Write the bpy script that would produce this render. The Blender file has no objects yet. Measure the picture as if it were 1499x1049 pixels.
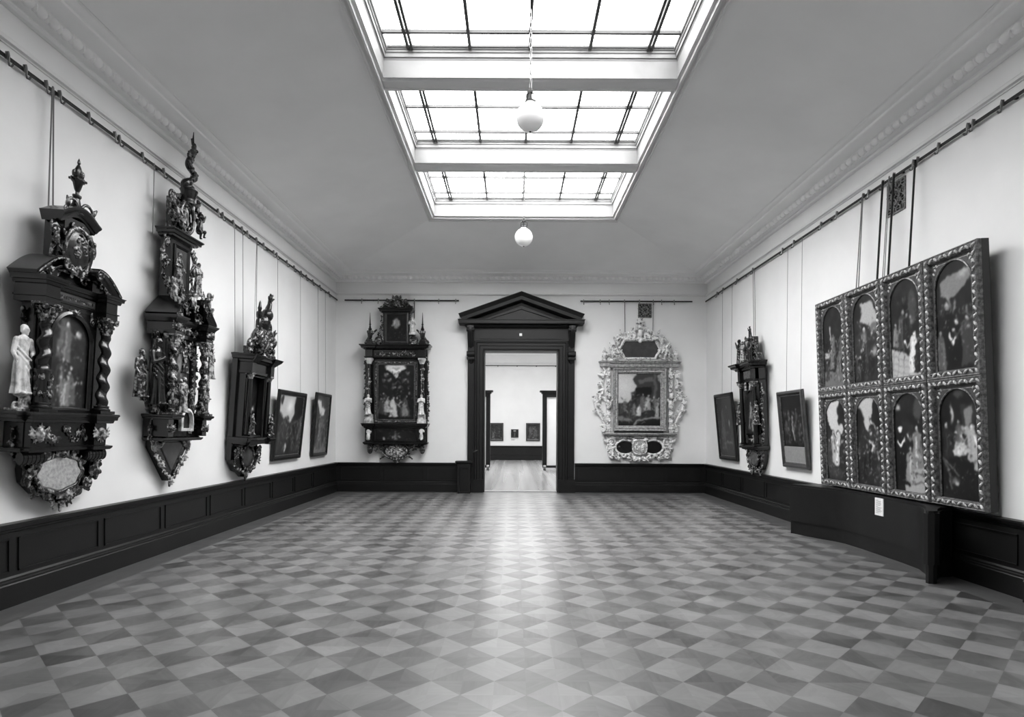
import bpy, bmesh, math, random
import numpy as np
from mathutils import Vector, Matrix

PI = math.pi
scene = bpy.context.scene
COL = scene.collection

# ------------------------------------------------------------------ materials
def lin(v):
    return v / 12.92 if v <= 0.04045 else ((v + 0.055) / 1.055) ** 2.4

def grey(v):
    g = lin(v)
    return (g, g, g, 1.0)

class N:
    """small helper round a node tree"""
    def __init__(self, name):
        self.m = bpy.data.materials.new(name)
        self.m.use_nodes = True
        self.t = self.m.node_tree
        self.n = self.t.nodes
        self.b = self.n['Principled BSDF']
    def add(self, kind, **kw):
        n = self.n.new(kind)
        for k, v in kw.items():
            if k.startswith('i_'):
                n.inputs[k[2:].replace('_', ' ')].default_value = v
            else:
                setattr(n, k, v)
        return n
    def link(self, a, b):
        self.t.links.new(a, b)
    def math(self, op, a, b=None, c=None):
        n = self.n.new('ShaderNodeMath'); n.operation = op
        for i, v in enumerate((a, b, c)):
            if v is None: continue
            if isinstance(v, (int, float)): n.inputs[i].default_value = v
            else: self.link(v, n.inputs[i])
        return n.outputs[0]
    def ramp(self, fac, stops):
        r = self.n.new('ShaderNodeValToRGB')
        while len(r.color_ramp.elements) < len(stops): r.color_ramp.elements.new(0.5)
        for e, (p, v) in zip(r.color_ramp.elements, stops):
            e.position = p; e.color = grey(v)
        self.link(fac, r.inputs[0])
        return r.outputs[0]
    def coords(self, scale=(1, 1, 1), kind='Object'):
        tc = self.n.new('ShaderNodeTexCoord'); mp = self.n.new('ShaderNodeMapping')
        mp.inputs['Scale'].default_value = scale
        self.link(tc.outputs[kind], mp.inputs[0])
        return mp.outputs[0]
    def noise(self, vec, scale, detail=4, rough=0.55):
        n = self.n.new('ShaderNodeTexNoise')
        n.inputs['Scale'].default_value = scale; n.inputs['Detail'].default_value = detail
        n.inputs['Roughness'].default_value = rough
        self.link(vec, n.inputs['Vector'])
        return n.outputs['Fac']
    def bump(self, h, strength=0.3, dist=0.01):
        b = self.n.new('ShaderNodeBump')
        b.inputs['Strength'].default_value = strength; b.inputs['Distance'].default_value = dist
        self.link(h, b.inputs['Height']); self.link(b.outputs[0], self.b.inputs['Normal'])
    def set(self, rough=0.5, metal=0.0, spec=0.5):
        self.b.inputs['Roughness'].default_value = rough
        self.b.inputs['Metallic'].default_value = metal
        self.b.inputs['Specular IOR Level'].default_value = spec
    def color(self, s):
        if isinstance(s, (int, float)): self.b.inputs['Base Color'].default_value = grey(s)
        else: self.link(s, self.b.inputs['Base Color'])

def plain(name, v, rough=0.5, metal=0.0, var=0.03, nscale=8, bump=0.0, spec=0.5, bscale=40):
    m = N(name); m.set(rough, metal, spec)
    c = m.coords()
    m.color(m.ramp(m.noise(c, nscale), [(0.3, max(0, v - var)), (0.7, v + var)]))
    if bump: m.bump(m.noise(c, bscale, 5), bump, 0.004)
    return m.m

def gilt_on_dark(name, dark, light, lo, hi, rough=0.32, scale=14, metal=0.0):
    """worn gilding over dark wood"""
    m = N(name); m.set(rough, metal, 0.6)
    c = m.coords()
    m.color(m.ramp(m.noise(c, scale, 5, 0.6), [(lo, dark), (hi, light)]))
    m.bump(m.noise(c, 60, 4), 0.35, 0.004)
    return m.m

M = {}
M['plaster'] = plain('wall_plaster', 0.885, 0.75, var=0.012, nscale=1.3, bump=0.08, spec=0.2)
M['ceiling'] = plain('ceiling_plaster', 0.945, 0.8, var=0.015, nscale=0.9, bump=0.06, spec=0.2)
M['stucco'] = plain('white_stucco', 0.86, 0.55, var=0.012, nscale=3, spec=0.3)
M['wood'] = plain('black_stained_wood', 0.055, 0.42, var=0.01, nscale=5, bump=0.12, spec=0.35)
M['altar_wood'] = plain('ebonised_wood', 0.055, 0.24, var=0.02, nscale=7, bump=0.18, spec=0.55)
M['wood_brown'] = plain('brown_polished_wood', 0.22, 0.3, var=0.05, nscale=9, bump=0.15, spec=0.5)
M['gilt_dark'] = gilt_on_dark('worn_gilding_dark', 0.07, 0.62, 0.50, 0.66, 0.25, 22)
M['gilt_mid'] = gilt_on_dark('worn_gilding', 0.12, 0.72, 0.42, 0.62, 0.28, 22)
M['gilt_frame'] = gilt_on_dark('gilded_frame', 0.15, 0.46, 0.4, 0.68, 0.36, 24)
M['silver_white'] = gilt_on_dark('pale_painted_carving', 0.22, 0.88, 0.34, 0.52, 0.45, 14)
M['pale_stone'] = gilt_on_dark('pale_alabaster', 0.36, 0.84, 0.32, 0.56, 0.4, 9)
M['silver_grey'] = gilt_on_dark('silver_leaf', 0.34, 0.66, 0.3, 0.62, 0.42, 16)
M['gilt_leaf'] = gilt_on_dark('bright_gilt_leaf', 0.4, 0.8, 0.3, 0.6, 0.3, 20)
M['mount'] = gilt_on_dark('dark_gilded_mount', 0.16, 0.30, 0.35, 0.7, 0.4, 30)
M['plaque'] = plain('grey_plaque', 0.55, 0.5, var=0.03, nscale=20)
M['relief_pale'] = plain('grey_relief', 0.62, 0.5, var=0.1, nscale=30, bump=0.6, bscale=60)
M['iron'] = plain('black_iron', 0.12, 0.45, metal=0.6, var=0.02)
M['steel'] = plain('grey_steel', 0.45, 0.35, metal=0.8, var=0.05)
M['wire'] = plain('hanging_wire_metal', 0.42, 0.5, var=0.02)
M['bar'] = plain('glazing_bar_paint', 0.16, 0.5, var=0.03)
M['opal'] = plain('opal_glass', 0.93, 0.12, var=0.004, spec=0.6)
def opal():
    m = N('opal_glass_shell'); m.set(0.15, 0, 0.5); m.color(0.95)
    tr = m.add('ShaderNodeBsdfTranslucent'); tr.inputs['Color'].default_value = (0.9, 0.9, 0.9, 1)
    mx = m.add('ShaderNodeMixShader'); mx.inputs[0].default_value = 0.14
    out = m.n['Material Output']
    m.link(m.b.outputs[0], mx.inputs[1]); m.link(tr.outputs[0], mx.inputs[2]); m.link(mx.outputs[0], out.inputs['Surface'])
    return m.m
M['opal'] = opal()
M['card'] = plain('white_card', 0.9, 0.7, var=0.01)
M['ink'] = plain('printed_grey', 0.45, 0.8, var=0.02)
M['grille'] = gilt_on_dark('cast_iron_grille', 0.2, 0.55, 0.35, 0.65, 0.5, 40)
M['well_darkened'] = plain('darkened_well_stucco', 0.54, 0.6, var=0.02, nscale=3, spec=0.2)  # white stucco darkened in colour to hold back the glare from the panes
M['wood_pale'] = plain('pale_threshold_wood', 0.42, 0.4, var=0.05, nscale=6)
M['duct_shade'] = plain('painted_duct_shade', 0.05, 0.9, var=0.01)
M['dark_panel'] = gilt_on_dark('dark_slate_panel', 0.13, 0.24, 0.3, 0.7, 0.35, 8)
M['white_panel'] = plain('white_panel_paint', 0.9, 0.6, var=0.01, nscale=2)

def glass_light(name, strength):
    m = N(name); m.set(0.4)
    m.color(0.9)
    c = m.coords()
    m.b.inputs['Emission Color'].default_value = (1, 1, 1, 1)
    m.b.inputs['Emission Strength'].default_value = strength
    return m.m
SKY_STRENGTH = 5.2
for i_, k_ in enumerate((0.5, 0.8, 1.05, 1.45)): M['skyglass%d' % (i_ + 1)] = glass_light('daylit_frosted_glass_%d' % (i_ + 1), SKY_STRENGTH * k_)
M['skyglass_next'] = glass_light('daylit_frosted_glass_next_room', 2.9)

def painted():
    """oil paint: the picture itself is stored as a colour per point of the canvas"""
    m = N('oil_painting'); m.set(0.45, 0, 0.25)
    a = m.add('ShaderNodeAttribute', attribute_name='paint')
    c = m.coords()
    mx = m.add('ShaderNodeMixRGB', blend_type='MULTIPLY'); mx.inputs[0].default_value = 0.5
    m.link(a.outputs['Color'], mx.inputs[1])
    m.link(m.ramp(m.noise(c, 45, 6, 0.65), [(0.3, 0.8), (0.7, 1.0)]), mx.inputs[2])
    m.color(mx.outputs[0])
    m.bump(m.noise(c, 120, 3), 0.12, 0.002)
    return m.m
M['paint'] = painted()

def parquet():
    m = N('diamond_parquet')
    g = m.add('ShaderNodeNewGeometry')
    sp = m.add('ShaderNodeSeparateXYZ'); m.link(g.outputs['Position'], sp.inputs[0])
    x, y = sp.outputs[0], sp.outputs[1]
    DX, DY = 0.400, 0.4150
    ax = m.math('DIVIDE', m.math('ADD', x, 0.113), DX)
    ay = m.math('DIVIDE', m.math('SUBTRACT', y, 4.592), DY)
    # rotated lattice: light diamonds are centred on (0,0)
    u = m.math('ADD', m.math('ADD', ax, ay), 0.5)
    v = m.math('ADD', m.math('SUBTRACT', ax, ay), 0.5)
    iu, iv = m.math('FLOOR', u), m.math('FLOOR', v)
    fu, fv = m.math('SUBTRACT', u, iu), m.math('SUBTRACT', v, iv)
    par = m.math('FLOORED_MODULO', m.math('ADD', iu, iv), 2.0)      # 0 light, 1 dark
    # light tiles only on even columns of the lattice, as laid in the photograph
    def cell(a, b, seed):
        cb = m.add('ShaderNodeCombineXYZ'); m.link(a, cb.inputs[0]); m.link(b, cb.inputs[1]); cb.inputs[2].default_value = seed
        w = m.add('ShaderNodeTexWhiteNoise', noise_dimensions='3D'); m.link(cb.outputs[0], w.inputs['Vector'])
        return w.outputs['Value']
    tile_r = cell(iu, iv, 1.3)
    # each tile is pieced from triangles along its diagonals
    d1 = m.math('GREATER_THAN', fu, fv)
    d2 = m.math('GREATER_THAN', m.math('ADD', fu, fv), 1.0)
    piece = m.math('ADD', m.math('MULTIPLY', d1, 2.0), d2)
    cb = m.add('ShaderNodeCombineXYZ'); m.link(iu, cb.inputs[0]); m.link(iv, cb.inputs[1]); m.link(piece, cb.inputs[2])
    w = m.add('ShaderNodeTexWhiteNoise', noise_dimensions='3D'); m.link(cb.outputs[0], w.inputs['Vector'])
    piece_r = w.outputs['Value']
    # grain
    ang = m.math('MULTIPLY', m.math('FLOOR', m.math('MULTIPLY', w.outputs['Value'], 4.0)), 0.785)
    vr = m.add('ShaderNodeVectorRotate', rotation_type='Z_AXIS'); m.link(g.outputs['Position'], vr.inputs['Vector']); m.link(ang, vr.inputs['Angle'])
    mp = m.add('ShaderNodeMapping'); mp.inputs['Scale'].default_value = (26, 3.0, 1); m.link(vr.outputs[0], mp.inputs[0])
    off = m.add('ShaderNodeVectorMath', operation='ADD'); m.link(mp.outputs[0], off.inputs[0])
    cb2 = m.add('ShaderNodeCombineXYZ'); m.link(m.math('MULTIPLY', tile_r, 50), cb2.inputs[0]); m.link(m.math('MULTIPLY', piece_r, 50), cb2.inputs[1]); m.link(cb2.outputs[0], off.inputs[1])
    grain = m.noise(off.outputs[0], 1.0, 6, 0.6)
    wear = m.noise(g.outputs['Position'], 0.55, 3)
    base = m.math('SUBTRACT', 0.42, m.math('MULTIPLY', par, 0.22))
    base = m.math('ADD', base, m.math('MULTIPLY', m.math('SUBTRACT', tile_r, 0.5), 0.10))
    base = m.math('ADD', base, m.math('MULTIPLY', m.math('SUBTRACT', piece_r, 0.5), 0.12))
    base = m.math('ADD', base, m.math('MULTIPLY', m.math('SUBTRACT', grain, 0.5), 0.24))
    base = m.math('ADD', base, m.math('MULTIPLY', m.math('SUBTRACT', wear, 0.5), 0.10))
    # seams
    eu = m.math('MINIMUM', fu, m.math('SUBTRACT', 1.0, fu)); ev = m.math('MINIMUM', fv, m.math('SUBTRACT', 1.0, fv))
    seam = m.math('LESS_THAN', m.math('MINIMUM', eu, ev), 0.008)
    base = m.math('SUBTRACT', base, m.math('MULTIPLY', seam, 0.06))
    # plain border boards along the walls of the big room
    bl = m.math('LESS_THAN', x, -4.53 + 0.42); br = m.math('GREATER_THAN', x, 4.93 - 0.42)
    bf = m.math('MULTIPLY', m.math('GREATER_THAN', y, 15.95 - 0.34), m.math('LESS_THAN', y, 16.35))
    border = m.math('MAXIMUM', m.math('MAXIMUM', bl, br), bf)
    mpb = m.add('ShaderNodeMapping'); mpb.inputs['Scale'].default_value = (18, 1.4, 1); m.link(g.outputs['Position'], mpb.inputs[0])
    bcol = m.math('ADD', 0.10, m.math('MULTIPLY', m.noise(mpb.outputs[0], 1.0, 5), 0.20))
    mixv = m.math('ADD', m.math('MULTIPLY', base, m.math('SUBTRACT', 1.0, border)), m.math('MULTIPLY', bcol, border))
    lum = m.math('MULTIPLY', m.math('MAXIMUM', mixv, 0.03), FLOOR_GAIN)
    cc = m.add('ShaderNodeCombineXYZ')
    for i in range(3): m.link(lum, cc.inputs[i])
    m.link(cc.outputs[0], m.b.inputs['Base Color'])
    rr = m.math('ADD', 0.24, m.math('MULTIPLY', m.noise(g.outputs['Position'], 3.0, 5), 0.18))
    m.link(rr, m.b.inputs['Roughness'])
    m.b.inputs['Specular IOR Level'].default_value = 1.0
    m.bump(m.math('ADD', m.math('MULTIPLY', grain, 0.4), m.noise(g.outputs['Position'], 1.6, 3)), 0.03, 0.01)
    return m.m
FLOOR_GAIN = 0.37
M['floor'] = parquet()
def boards():
    m = N('pale_polished_boards')
    c = m.coords((1.0, 1.0, 1.0))
    st = m.noise(m.coords((3.0, 0.0, 0.0)), 1.0, 1)
    m.color(m.ramp(st, [(0.3, 0.50), (0.7, 0.64)])); m.set(0.22, 0, 0.5)
    return m.m
M['floor2'] = boards()

# ------------------------------------------------------------------ mesh builder
class MB:
    def __init__(self):
        self.v, self.f = [], []
    def add(self, verts, faces):
        o = len(self.v)
        self.v.extend(tuple(p) for p in verts)
        self.f.extend(tuple(i + o for i in q) for q in faces)
        return self
    def merge(self, other, T=None):
        vs = other.v if T is None else [tuple(T @ Vector(p)) for p in other.v]
        return self.add(vs, other.f)
    def box(self, x0, x1, y0, y1, z0, z1):
        x0, x1 = sorted((x0, x1)); y0, y1 = sorted((y0, y1)); z0, z1 = sorted((z0, z1))
        v = [(x0, y0, z0), (x1, y0, z0), (x1, y1, z0), (x0, y1, z0), (x0, y0, z1), (x1, y0, z1), (x1, y1, z1), (x0, y1, z1)]
        return self.add(v, [(3, 2, 1, 0), (4, 5, 6, 7), (0, 1, 5, 4), (1, 2, 6, 5), (2, 3, 7, 6), (3, 0, 4, 7)])
    def loft(self, rings, closed=True, caps=True):
        n = len(rings[0]); v = [p for r in rings for p in r]; f = []
        for i in range(len(rings) - 1):
            for j in range(n if closed else n - 1):
                k = (j + 1) % n
                f.append((i * n + j, i * n + k, (i + 1) * n + k, (i + 1) * n + j))
        if caps:
            f.append(tuple(range(n - 1, -1, -1))); f.append(tuple((len(rings) - 1) * n + j for j in range(n)))
        return self.add(v, f)
    def stack(self, x0, x1, d0, prof, back=0.0, front=-1):
        """moulding that runs along the front and returns at both ends: prof = [(z, out)]; the back stays at depth `back`.
        Local frame of wall pieces: x along the wall, z up, y = -depth (out of the wall)."""
        rings = [[(x0 - o, -back, z), (x1 + o, -back, z), (x1 + o, -(d0 + o), z), (x0 - o, -(d0 + o), z)] for z, o in prof]
        return self.loft(rings)
    def lathe(self, cx, cy, prof, seg=16, a0=0, a1=2 * PI, sx=1, sy=1):
        rings = []
        full = abs(a1 - a0 - 2 * PI) < 1e-6
        n = seg if full else seg + 1
        for z, r in prof:
            rings.append([(cx + sx * r * math.cos(a0 + (a1 - a0) * i / seg), cy + sy * r * math.sin(a0 + (a1 - a0) * i / seg), z) for i in range(n)])
        return self.loft(rings, closed=True)
    def twist(self, cx, cy, z0, z1, r, amp, turns, seg=14, steps=48, taper=0.85, hand=1):
        rings = []
        for k in range(steps + 1):
            t = k / steps; z = z0 + (z1 - z0) * t; a = hand * turns * 2 * PI * t
            rr = r * (1 - (1 - taper) * t)
            e = min(1, t * 12, (1 - t) * 12)
            ox, oy = amp * e * math.cos(a), amp * e * math.sin(a)
            rings.append([(cx + ox + rr * math.cos(2 * PI * i / seg), cy + oy + rr * math.sin(2 * PI * i / seg), z) for i in range(seg)])
        return self.loft(rings)
    def tube(self, pts, rad, seg=7, closed=False, caps=True):
        P = [Vector(p) for p in pts]; n = len(P)
        if isinstance(rad, (int, float)): rad = [rad] * n
        rings = []; prev = None
        for i, p in enumerate(P):
            if closed: t = P[(i + 1) % n] - P[i - 1]
            else: t = (P[min(i + 1, n - 1)] - P[max(i - 1, 0)])
            t = t.normalized() if t.length > 1e-9 else Vector((0, 0, 1))
            if prev is None:
                a = Vector((0, 1, 0)) if abs(t.y) < 0.9 else Vector((1, 0, 0))
                x = t.cross(a).normalized()
            else:
                x = (prev - t * prev.dot(t))
                x = x.normalized() if x.length > 1e-9 else t.orthogonal().normalized()
            prev = x; y = t.cross(x)
            rings.append([tuple(p + (x * math.cos(2 * PI * k / seg) + y * math.sin(2 * PI * k / seg)) * rad[i]) for k in range(seg)])
        if closed:
            rings.append(rings[0]); return self.loft(rings, caps=False)
        return self.loft(rings, caps=caps)
    def ball(self, x, y, z, rx, ry=None, rz=None, seg=10, rot=None):
        ry = rx if ry is None else ry; rz = rx if rz is None else rz
        h = max(4, seg // 2 + 1); v = [(0, 0, -1)]; f = []
        for i in range(1, h):
            a = -PI / 2 + PI * i / h
            for j in range(seg):
                b = 2 * PI * j / seg
                v.append((math.cos(a) * math.cos(b), math.cos(a) * math.sin(b), math.sin(a)))
        v.append((0, 0, 1)); top = len(v) - 1
        for j in range(seg):
            k = (j + 1) % seg
            f.append((0, 1 + k, 1 + j))
            for i in range(h - 2): f.append((1 + i * seg + j, 1 + i * seg + k, 1 + (i + 1) * seg + k, 1 + (i + 1) * seg + j))
            f.append((top, 1 + (h - 2) * seg + j, 1 + (h - 2) * seg + k))
        out = []
        for p in v:
            q = Vector((p[0] * rx, p[1] * ry, p[2] * rz))
            if rot is not None: q = rot @ q
            out.append((q.x + x, q.y + y, q.z + z))
        return self.add(out, f)
    def extrude(self, poly, d0, d1, bev=0.0):
        """outline (x, z) given depth from d0 to d1 out of the wall, with a chamfered front edge"""
        a = sum(poly[i][0] * poly[(i + 1) % len(poly)][1] - poly[(i + 1) % len(poly)][0] * poly[i][1] for i in range(len(poly)))
        if a < 0: poly = poly[::-1]
        n = len(poly)
        def inset(b):
            r = []
            for i in range(n):
                p, q, s = Vector(poly[i - 1]), Vector(poly[i]), Vector(poly[(i + 1) % n])
                e1, e2 = (q - p), (s - q)
                if e1.length < 1e-9 or e2.length < 1e-9: r.append(tuple(q)); continue
                n1 = Vector((-e1.y, e1.x)).normalized(); n2 = Vector((-e2.y, e2.x)).normalized()
                m = (n1 + n2)
                m = m / max(m.length_squared * 0.5, 0.35) if m.length > 1e-6 else n1
                r.append(tuple(q + m * b))
            return r
        rings = [[(x, -d0, z) for x, z in poly], [(x, -(d1 - bev), z) for x, z in poly]]
        if bev: rings.append([(x, -d1, z) for x, z in inset(bev)])
        return self.loft(rings)
    def sweep(self, path, prof, closed=True, d=0.0):
        """picture-frame moulding: prof = [(inward offset, out)] carried round the path (x, z), path counter-clockwise"""
        n = len(path)
        rings = []
        for i in range(n):
            q = Vector(path[i])
            if closed: p, s = Vector(path[i - 1]), Vector(path[(i + 1) % n])
            else: p, s = Vector(path[max(i - 1, 0)]), Vector(path[min(i + 1, n - 1)])
            e1, e2 = q - p, s - q
            if e1.length < 1e-9: e1 = e2
            if e2.length < 1e-9: e2 = e1
            n1 = Vector((-e1.y, e1.x)).normalized(); n2 = Vector((-e2.y, e2.x)).normalized()
            m = n1 + n2; m = m / max(m.length_squared * 0.5, 0.3)
            rings.append([(q.x + m.x * o, -(d + w), q.y + m.y * o) for o, w in prof])
        if closed: rings.append(rings[0])
        return self.loft(rings, closed=True, caps=not closed)
    def mesh(self, name):
        me = bpy.data.meshes.new(name)
        me.from_pydata(self.v, [], self.f); me.validate(); me.update()
        return me
    def build(self, name, m, parent=None, angle=40, z0=0.0, fix=True):
        if z0: self.v = [(a, b, c - z0) for a, b, c in self.v]
        me = self.mesh(name)
        if fix:
            bm = bmesh.new(); bm.from_mesh(me); bmesh.ops.recalc_face_normals(bm, faces=bm.faces); bm.to_mesh(me); bm.free()
        return link_mesh(me, name, m, parent, angle)

def link_mesh(me, name, m, parent=None, angle=40):
    for p in me.polygons: p.use_smooth = True
    me.set_sharp_from_angle(angle=math.radians(angle))
    me.materials.clear(); me.materials.append(m)
    o = bpy.data.objects.new(name, me); COL.objects.link(o)
    if parent is not None: o.parent = parent
    return o

def carve(mb, voxel):
    """melts overlapping carved forms into one continuous surface"""
    me = mb.mesh('tmp')
    bm = bmesh.new(); bm.from_mesh(me); bmesh.ops.recalc_face_normals(bm, faces=bm.faces); bm.to_mesh(me); bm.free()
    o = bpy.data.objects.new('tmp', me); COL.objects.link(o)
    r = o.modifiers.new('r', 'REMESH'); r.mode = 'VOXEL'; r.voxel_size = voxel
    s = o.modifiers.new('s', 'SMOOTH'); s.factor = 0.4; s.iterations = 1
    dg = bpy.context.evaluated_depsgraph_get()
    out = bpy.data.meshes.new_from_object(o.evaluated_get(dg))
    bpy.data.objects.remove(o); bpy.data.meshes.remove(me)
    return out

def carved(mb, voxel, name, m, parent, z0=0.0):
    if z0: mb.v = [(a, b, c - z0) for a, b, c in mb.v]
    me = carve(mb, voxel); me.name = name
    return link_mesh(me, name, m, parent, 60)

def tag(o, label=None, cat=None, group=None, kind=None):
    if label: o['label'] = label
    if cat: o['category'] = cat
    if group: o['group'] = group
    if kind: o['kind'] = kind
    return o

def struct(o):
    o['kind'] = 'structure'; return o

def empty(name, loc, rz=0.0):
    o = bpy.data.objects.new(name, None); COL.objects.link(o)
    o.location = loc; o.rotation_euler = (0, 0, rz); o.empty_display_size = 0.1
    return o
def lean(root, deg, depth=1.0):
    """hung pieces tip forward a little at the top"""
    root.rotation_euler = (math.radians(deg), 0, root.rotation_euler[2]); root.scale = (1, depth, 1)

EXPOSURE = 1.68
XL, XR, YF, YB = -4.53, 4.93, 15.95, -0.40
def wall_root(name, side, along, z, out=0.0):
    """an Empty on a wall: its x runs to the right as one faces the wall, its -y points into the room"""
    if side == 'L': return empty(name, (XL + out, along, z), PI / 2)
    if side == 'R': return empty(name, (XR - out, along, z), -PI / 2)
    return empty(name, (along, YF - out, z), 0.0)

def arc(cx, cz, rx, rz, a0, a1, n=16):
    return [(cx + rx * math.cos(a0 + (a1 - a0) * i / n), cz + rz * math.sin(a0 + (a1 - a0) * i / n)) for i in range(n + 1)]

def rect(x0, x1, z0, z1):
    return [(x0, z0), (x1, z0), (x1, z1), (x0, z1)]

def lerp_path(path, step):
    out = []
    for (a, b), (c, d) in zip(path[:-1], path[1:]):
        n = max(1, int(math.hypot(c - a, d - b) / step))
        out += [(a + (c - a) * i / n, b + (d - b) * i / n) for i in range(n)]
    return out + [path[-1]]

# hooks seen along the rails
HL = [5.50, 5.70, 5.955, 6.132, 6.55, 6.98, 7.06, 7.50, 7.955, 9.42, 9.57, 9.93, 10.25, 10.46, 10.83, 11.14, 11.61, 11.76, 12.29, 12.69, 13.11, 13.44, 13.87, 14.385, 15.09]
HR = [6.23, 6.62, 6.70, 7.16, 7.53, 7.61, 8.00, 8.24, 8.57, 8.70, 9.41, 9.89, 10.85, 11.31, 12.71, 13.6, 14.50, 14.93]
HF = [-3.855, -3.436, -2.52, -1.90, -1.47, 1.78, 2.20, 2.43, 2.82, 3.20, 3.55, 3.76, 4.08]
# ------------------------------------------------------------------ camera
cam_d = bpy.data.cameras.new('camera'); cam = bpy.data.objects.new('camera', cam_d); COL.objects.link(cam)
cam_d.sensor_fit = 'HORIZONTAL'; cam_d.sensor_width = 36.0
cam_d.lens = 915.0 / 1499.0 * 36.0
cam_d.shift_x = -1.5 / 1499.0
cam_d.shift_y = 103.5 / 1499.0
cam_d.clip_start = 0.05
cam.matrix_world = Matrix.Translation((0, 0, 1.6)) @ Matrix.Rotation(PI / 2, 4, 'X') @ Matrix.Rotation(math.radians(0.25), 4, 'Z')
scene.camera = cam
scene.view_settings.view_transform = 'Standard'; scene.view_settings.look = 'None'
scene.view_settings.gamma = 1.0; scene.view_settings.exposure = EXPOSURE
scene.cycles.use_denoising = True
scene.cycles.max_bounces = 8; scene.cycles.diffuse_bounces = 6; scene.cycles.glossy_bounces = 4
scene.cycles.caustics_reflective = False
w = bpy.data.worlds.new('world'); scene.world = w; w.use_nodes = True
w.node_tree.nodes['Background'].inputs[0].default_value = (0.02, 0.02, 0.02, 1)

# ------------------------------------------------------------------ shell
DX0, DX1, DZ = -0.756, 1.155, 3.615          # doorway in the far wall
WT = 0.36                                     # wall thickness at the doorway
HT = 6.9
Y2 = 32.5                                     # far wall of the next room
b = MB(); b.box(XL - 0.3, XR + 0.3, YB - 0.3, YF + WT - 0.01, -0.2, 0.0); struct(b.build('floor', M['floor']))
b = MB(); b.box(XL - 0.3, XR + 0.3, YF + WT - 0.01, Y2 + 0.3, -0.2, 0.0); struct(b.build('floor_next_room', M['floor2']))
b = MB(); b.box(XL - 0.3, XL, YB - 0.3, YF + WT, 0, HT); struct(b.build('wall_left', M['plaster']))
b = MB(); b.box(XR, XR + 0.3, YB - 0.3, YF + WT, 0, HT); struct(b.build('wall_right', M['plaster']))
b = MB(); b.box(XL, XR, YB - 0.3, YB, 0, HT); struct(b.build('wall_back', M['plaster']))
b = MB()
b.box(XL, DX0, YF, YF + WT, 0, HT); b.box(DX1, XR, YF, YF + WT, 0, HT); b.box(DX0, DX1, YF, YF + WT, DZ, HT)
struct(b.build('wall_far', M['plaster']))

# hipped ceiling rising from the cornice to the skylight
CW, CZ, SZ = 0.497, 5.552, 6.0
SX0, SX1, SY0, SY1 = -1.79, 2.185, 2.72, 13.15
outer = [(XL + CW, YB + CW, CZ), (XR - CW, YB + CW, CZ), (XR - CW, YF - CW, CZ), (XL + CW, YF - CW, CZ)]
inner = [(SX0, SY0, SZ), (SX1, SY0, SZ), (SX1, SY1, SZ), (SX0, SY1, SZ)]
b = MB()
up = lambda ps: [(x, y, z + 0.12) for x, y, z in ps]
b.loft([outer, inner, up(inner), up(outer), outer], caps=False)
struct(b.build('ceiling', M['ceiling'], angle=2))

# ---- room cornice
def room_band(prof, x0=XL, x1=XR, y0=YB, y1=YF):
    """prof = closed outline [(out, z)] carried round the four walls"""
    mb = MB()
    rings = []
    for sx, sy in ((0, 0), (1, 0), (1, 1), (0, 1)):
        rings.append([((x1 - o) if sx else (x0 + o), (y1 - o) if sy else (y0 + o), z) for o, z in prof])
    rings.append(rings[0])
    mb.loft(rings, closed=True, caps=False)
    return mb
cor = [(0, 5.33), (0.05, 5.33), (0.07, 5.345), (0.07, 5.365), (0.11, 5.375), (0.13, 5.385), (0.17, 5.40), (0.19, 5.44), (0.21, 5.455),
       (0.28, 5.462), (0.36, 5.47), (0.385, 5.485), (0.39, 5.51), (0.43, 5.52), (0.455, 5.54), (0.465, 5.552), (0.488, 5.556), (0.488, 5.66), (0, 5.66)]
t1 = struct(room_band(cor).build('trim_1', M['ceiling'], angle=28))
# egg-and-dart course of the cornice
b = MB()
def eggs(p0, p1, nrm):
    p0, p1, nrm = Vector(p0), Vector(p1), Vector(nrm)
    L = (p1 - p0).length; n = int(L / 0.155); t = (p1 - p0).normalized()
    R = Matrix((t, nrm, Vector((0, 0, 1)))).transposed()
    tilt = Matrix.Rotation(0, 3, 'X')
    for i in range(n):
        c = p0 + t * (L * (i + 0.5) / n) + nrm * 0.172
        b.ball(c.x, c.y, 5.412, 0.06, 0.05, 0.055, 8, R)
        e = c + t * (0.5 * L / n)
        b.ball(e.x, e.y, 5.408, 0.013, 0.035, 0.05, 6, R)
eggs((XL, YB, 0), (XL, YF, 0), (1, 0, 0)); eggs((XR, YB, 0), (XR, YF, 0), (-1, 0, 0)); eggs((XL, YF, 0), (XR, YF, 0), (0, -1, 0))
o = b.build('egg_and_dart', M['ceiling'], t1, fix=False)
# string moulding under the frieze
sm = [(0, 5.0), (0.012, 5.0), (0.018, 5.012), (0.045, 5.02), (0.05, 5.052), (0.035, 5.066), (0.0, 5.07)]
struct(room_band(sm).build('trim_2', M['stucco'], angle=28))

# ---- skylight: frame, beams, bays of frosted glass between glazing bars
GZ = 6.36
IX0, IX1 = SX0 + 0.14, SX1 - 0.14
bays = [(2.96, 5.28), (5.55, 7.84), (8.10, 10.35), (10.66, 12.92)]
b = MB()
fr = [(0.0, 6.02), (0.0, 5.955), (0.022, 5.955), (0.03, 5.985), (0.06, 5.99), (0.075, 5.965), (0.10, 5.965), (0.108, 6.0), (0.14, 6.0), (0.14, 6.12), (0.0, 6.12)]
rings = []
Y0i, Y1i = SY0 + 0.14, SY1 - 0.14
for sx, sy in ((0, 0), (1, 0), (1, 1), (0, 1)):
    rings.append([((SX1 - o) if sx else (SX0 + o), (SY1 - o * 1.6) if sy else (SY0 + o * 1.6), z) for o, z in fr])
rings.append(rings[0]); b.loft(rings, closed=True, caps=False)
struct(b.build('trim_3', M['stucco'], angle=25))
b = MB()
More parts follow.
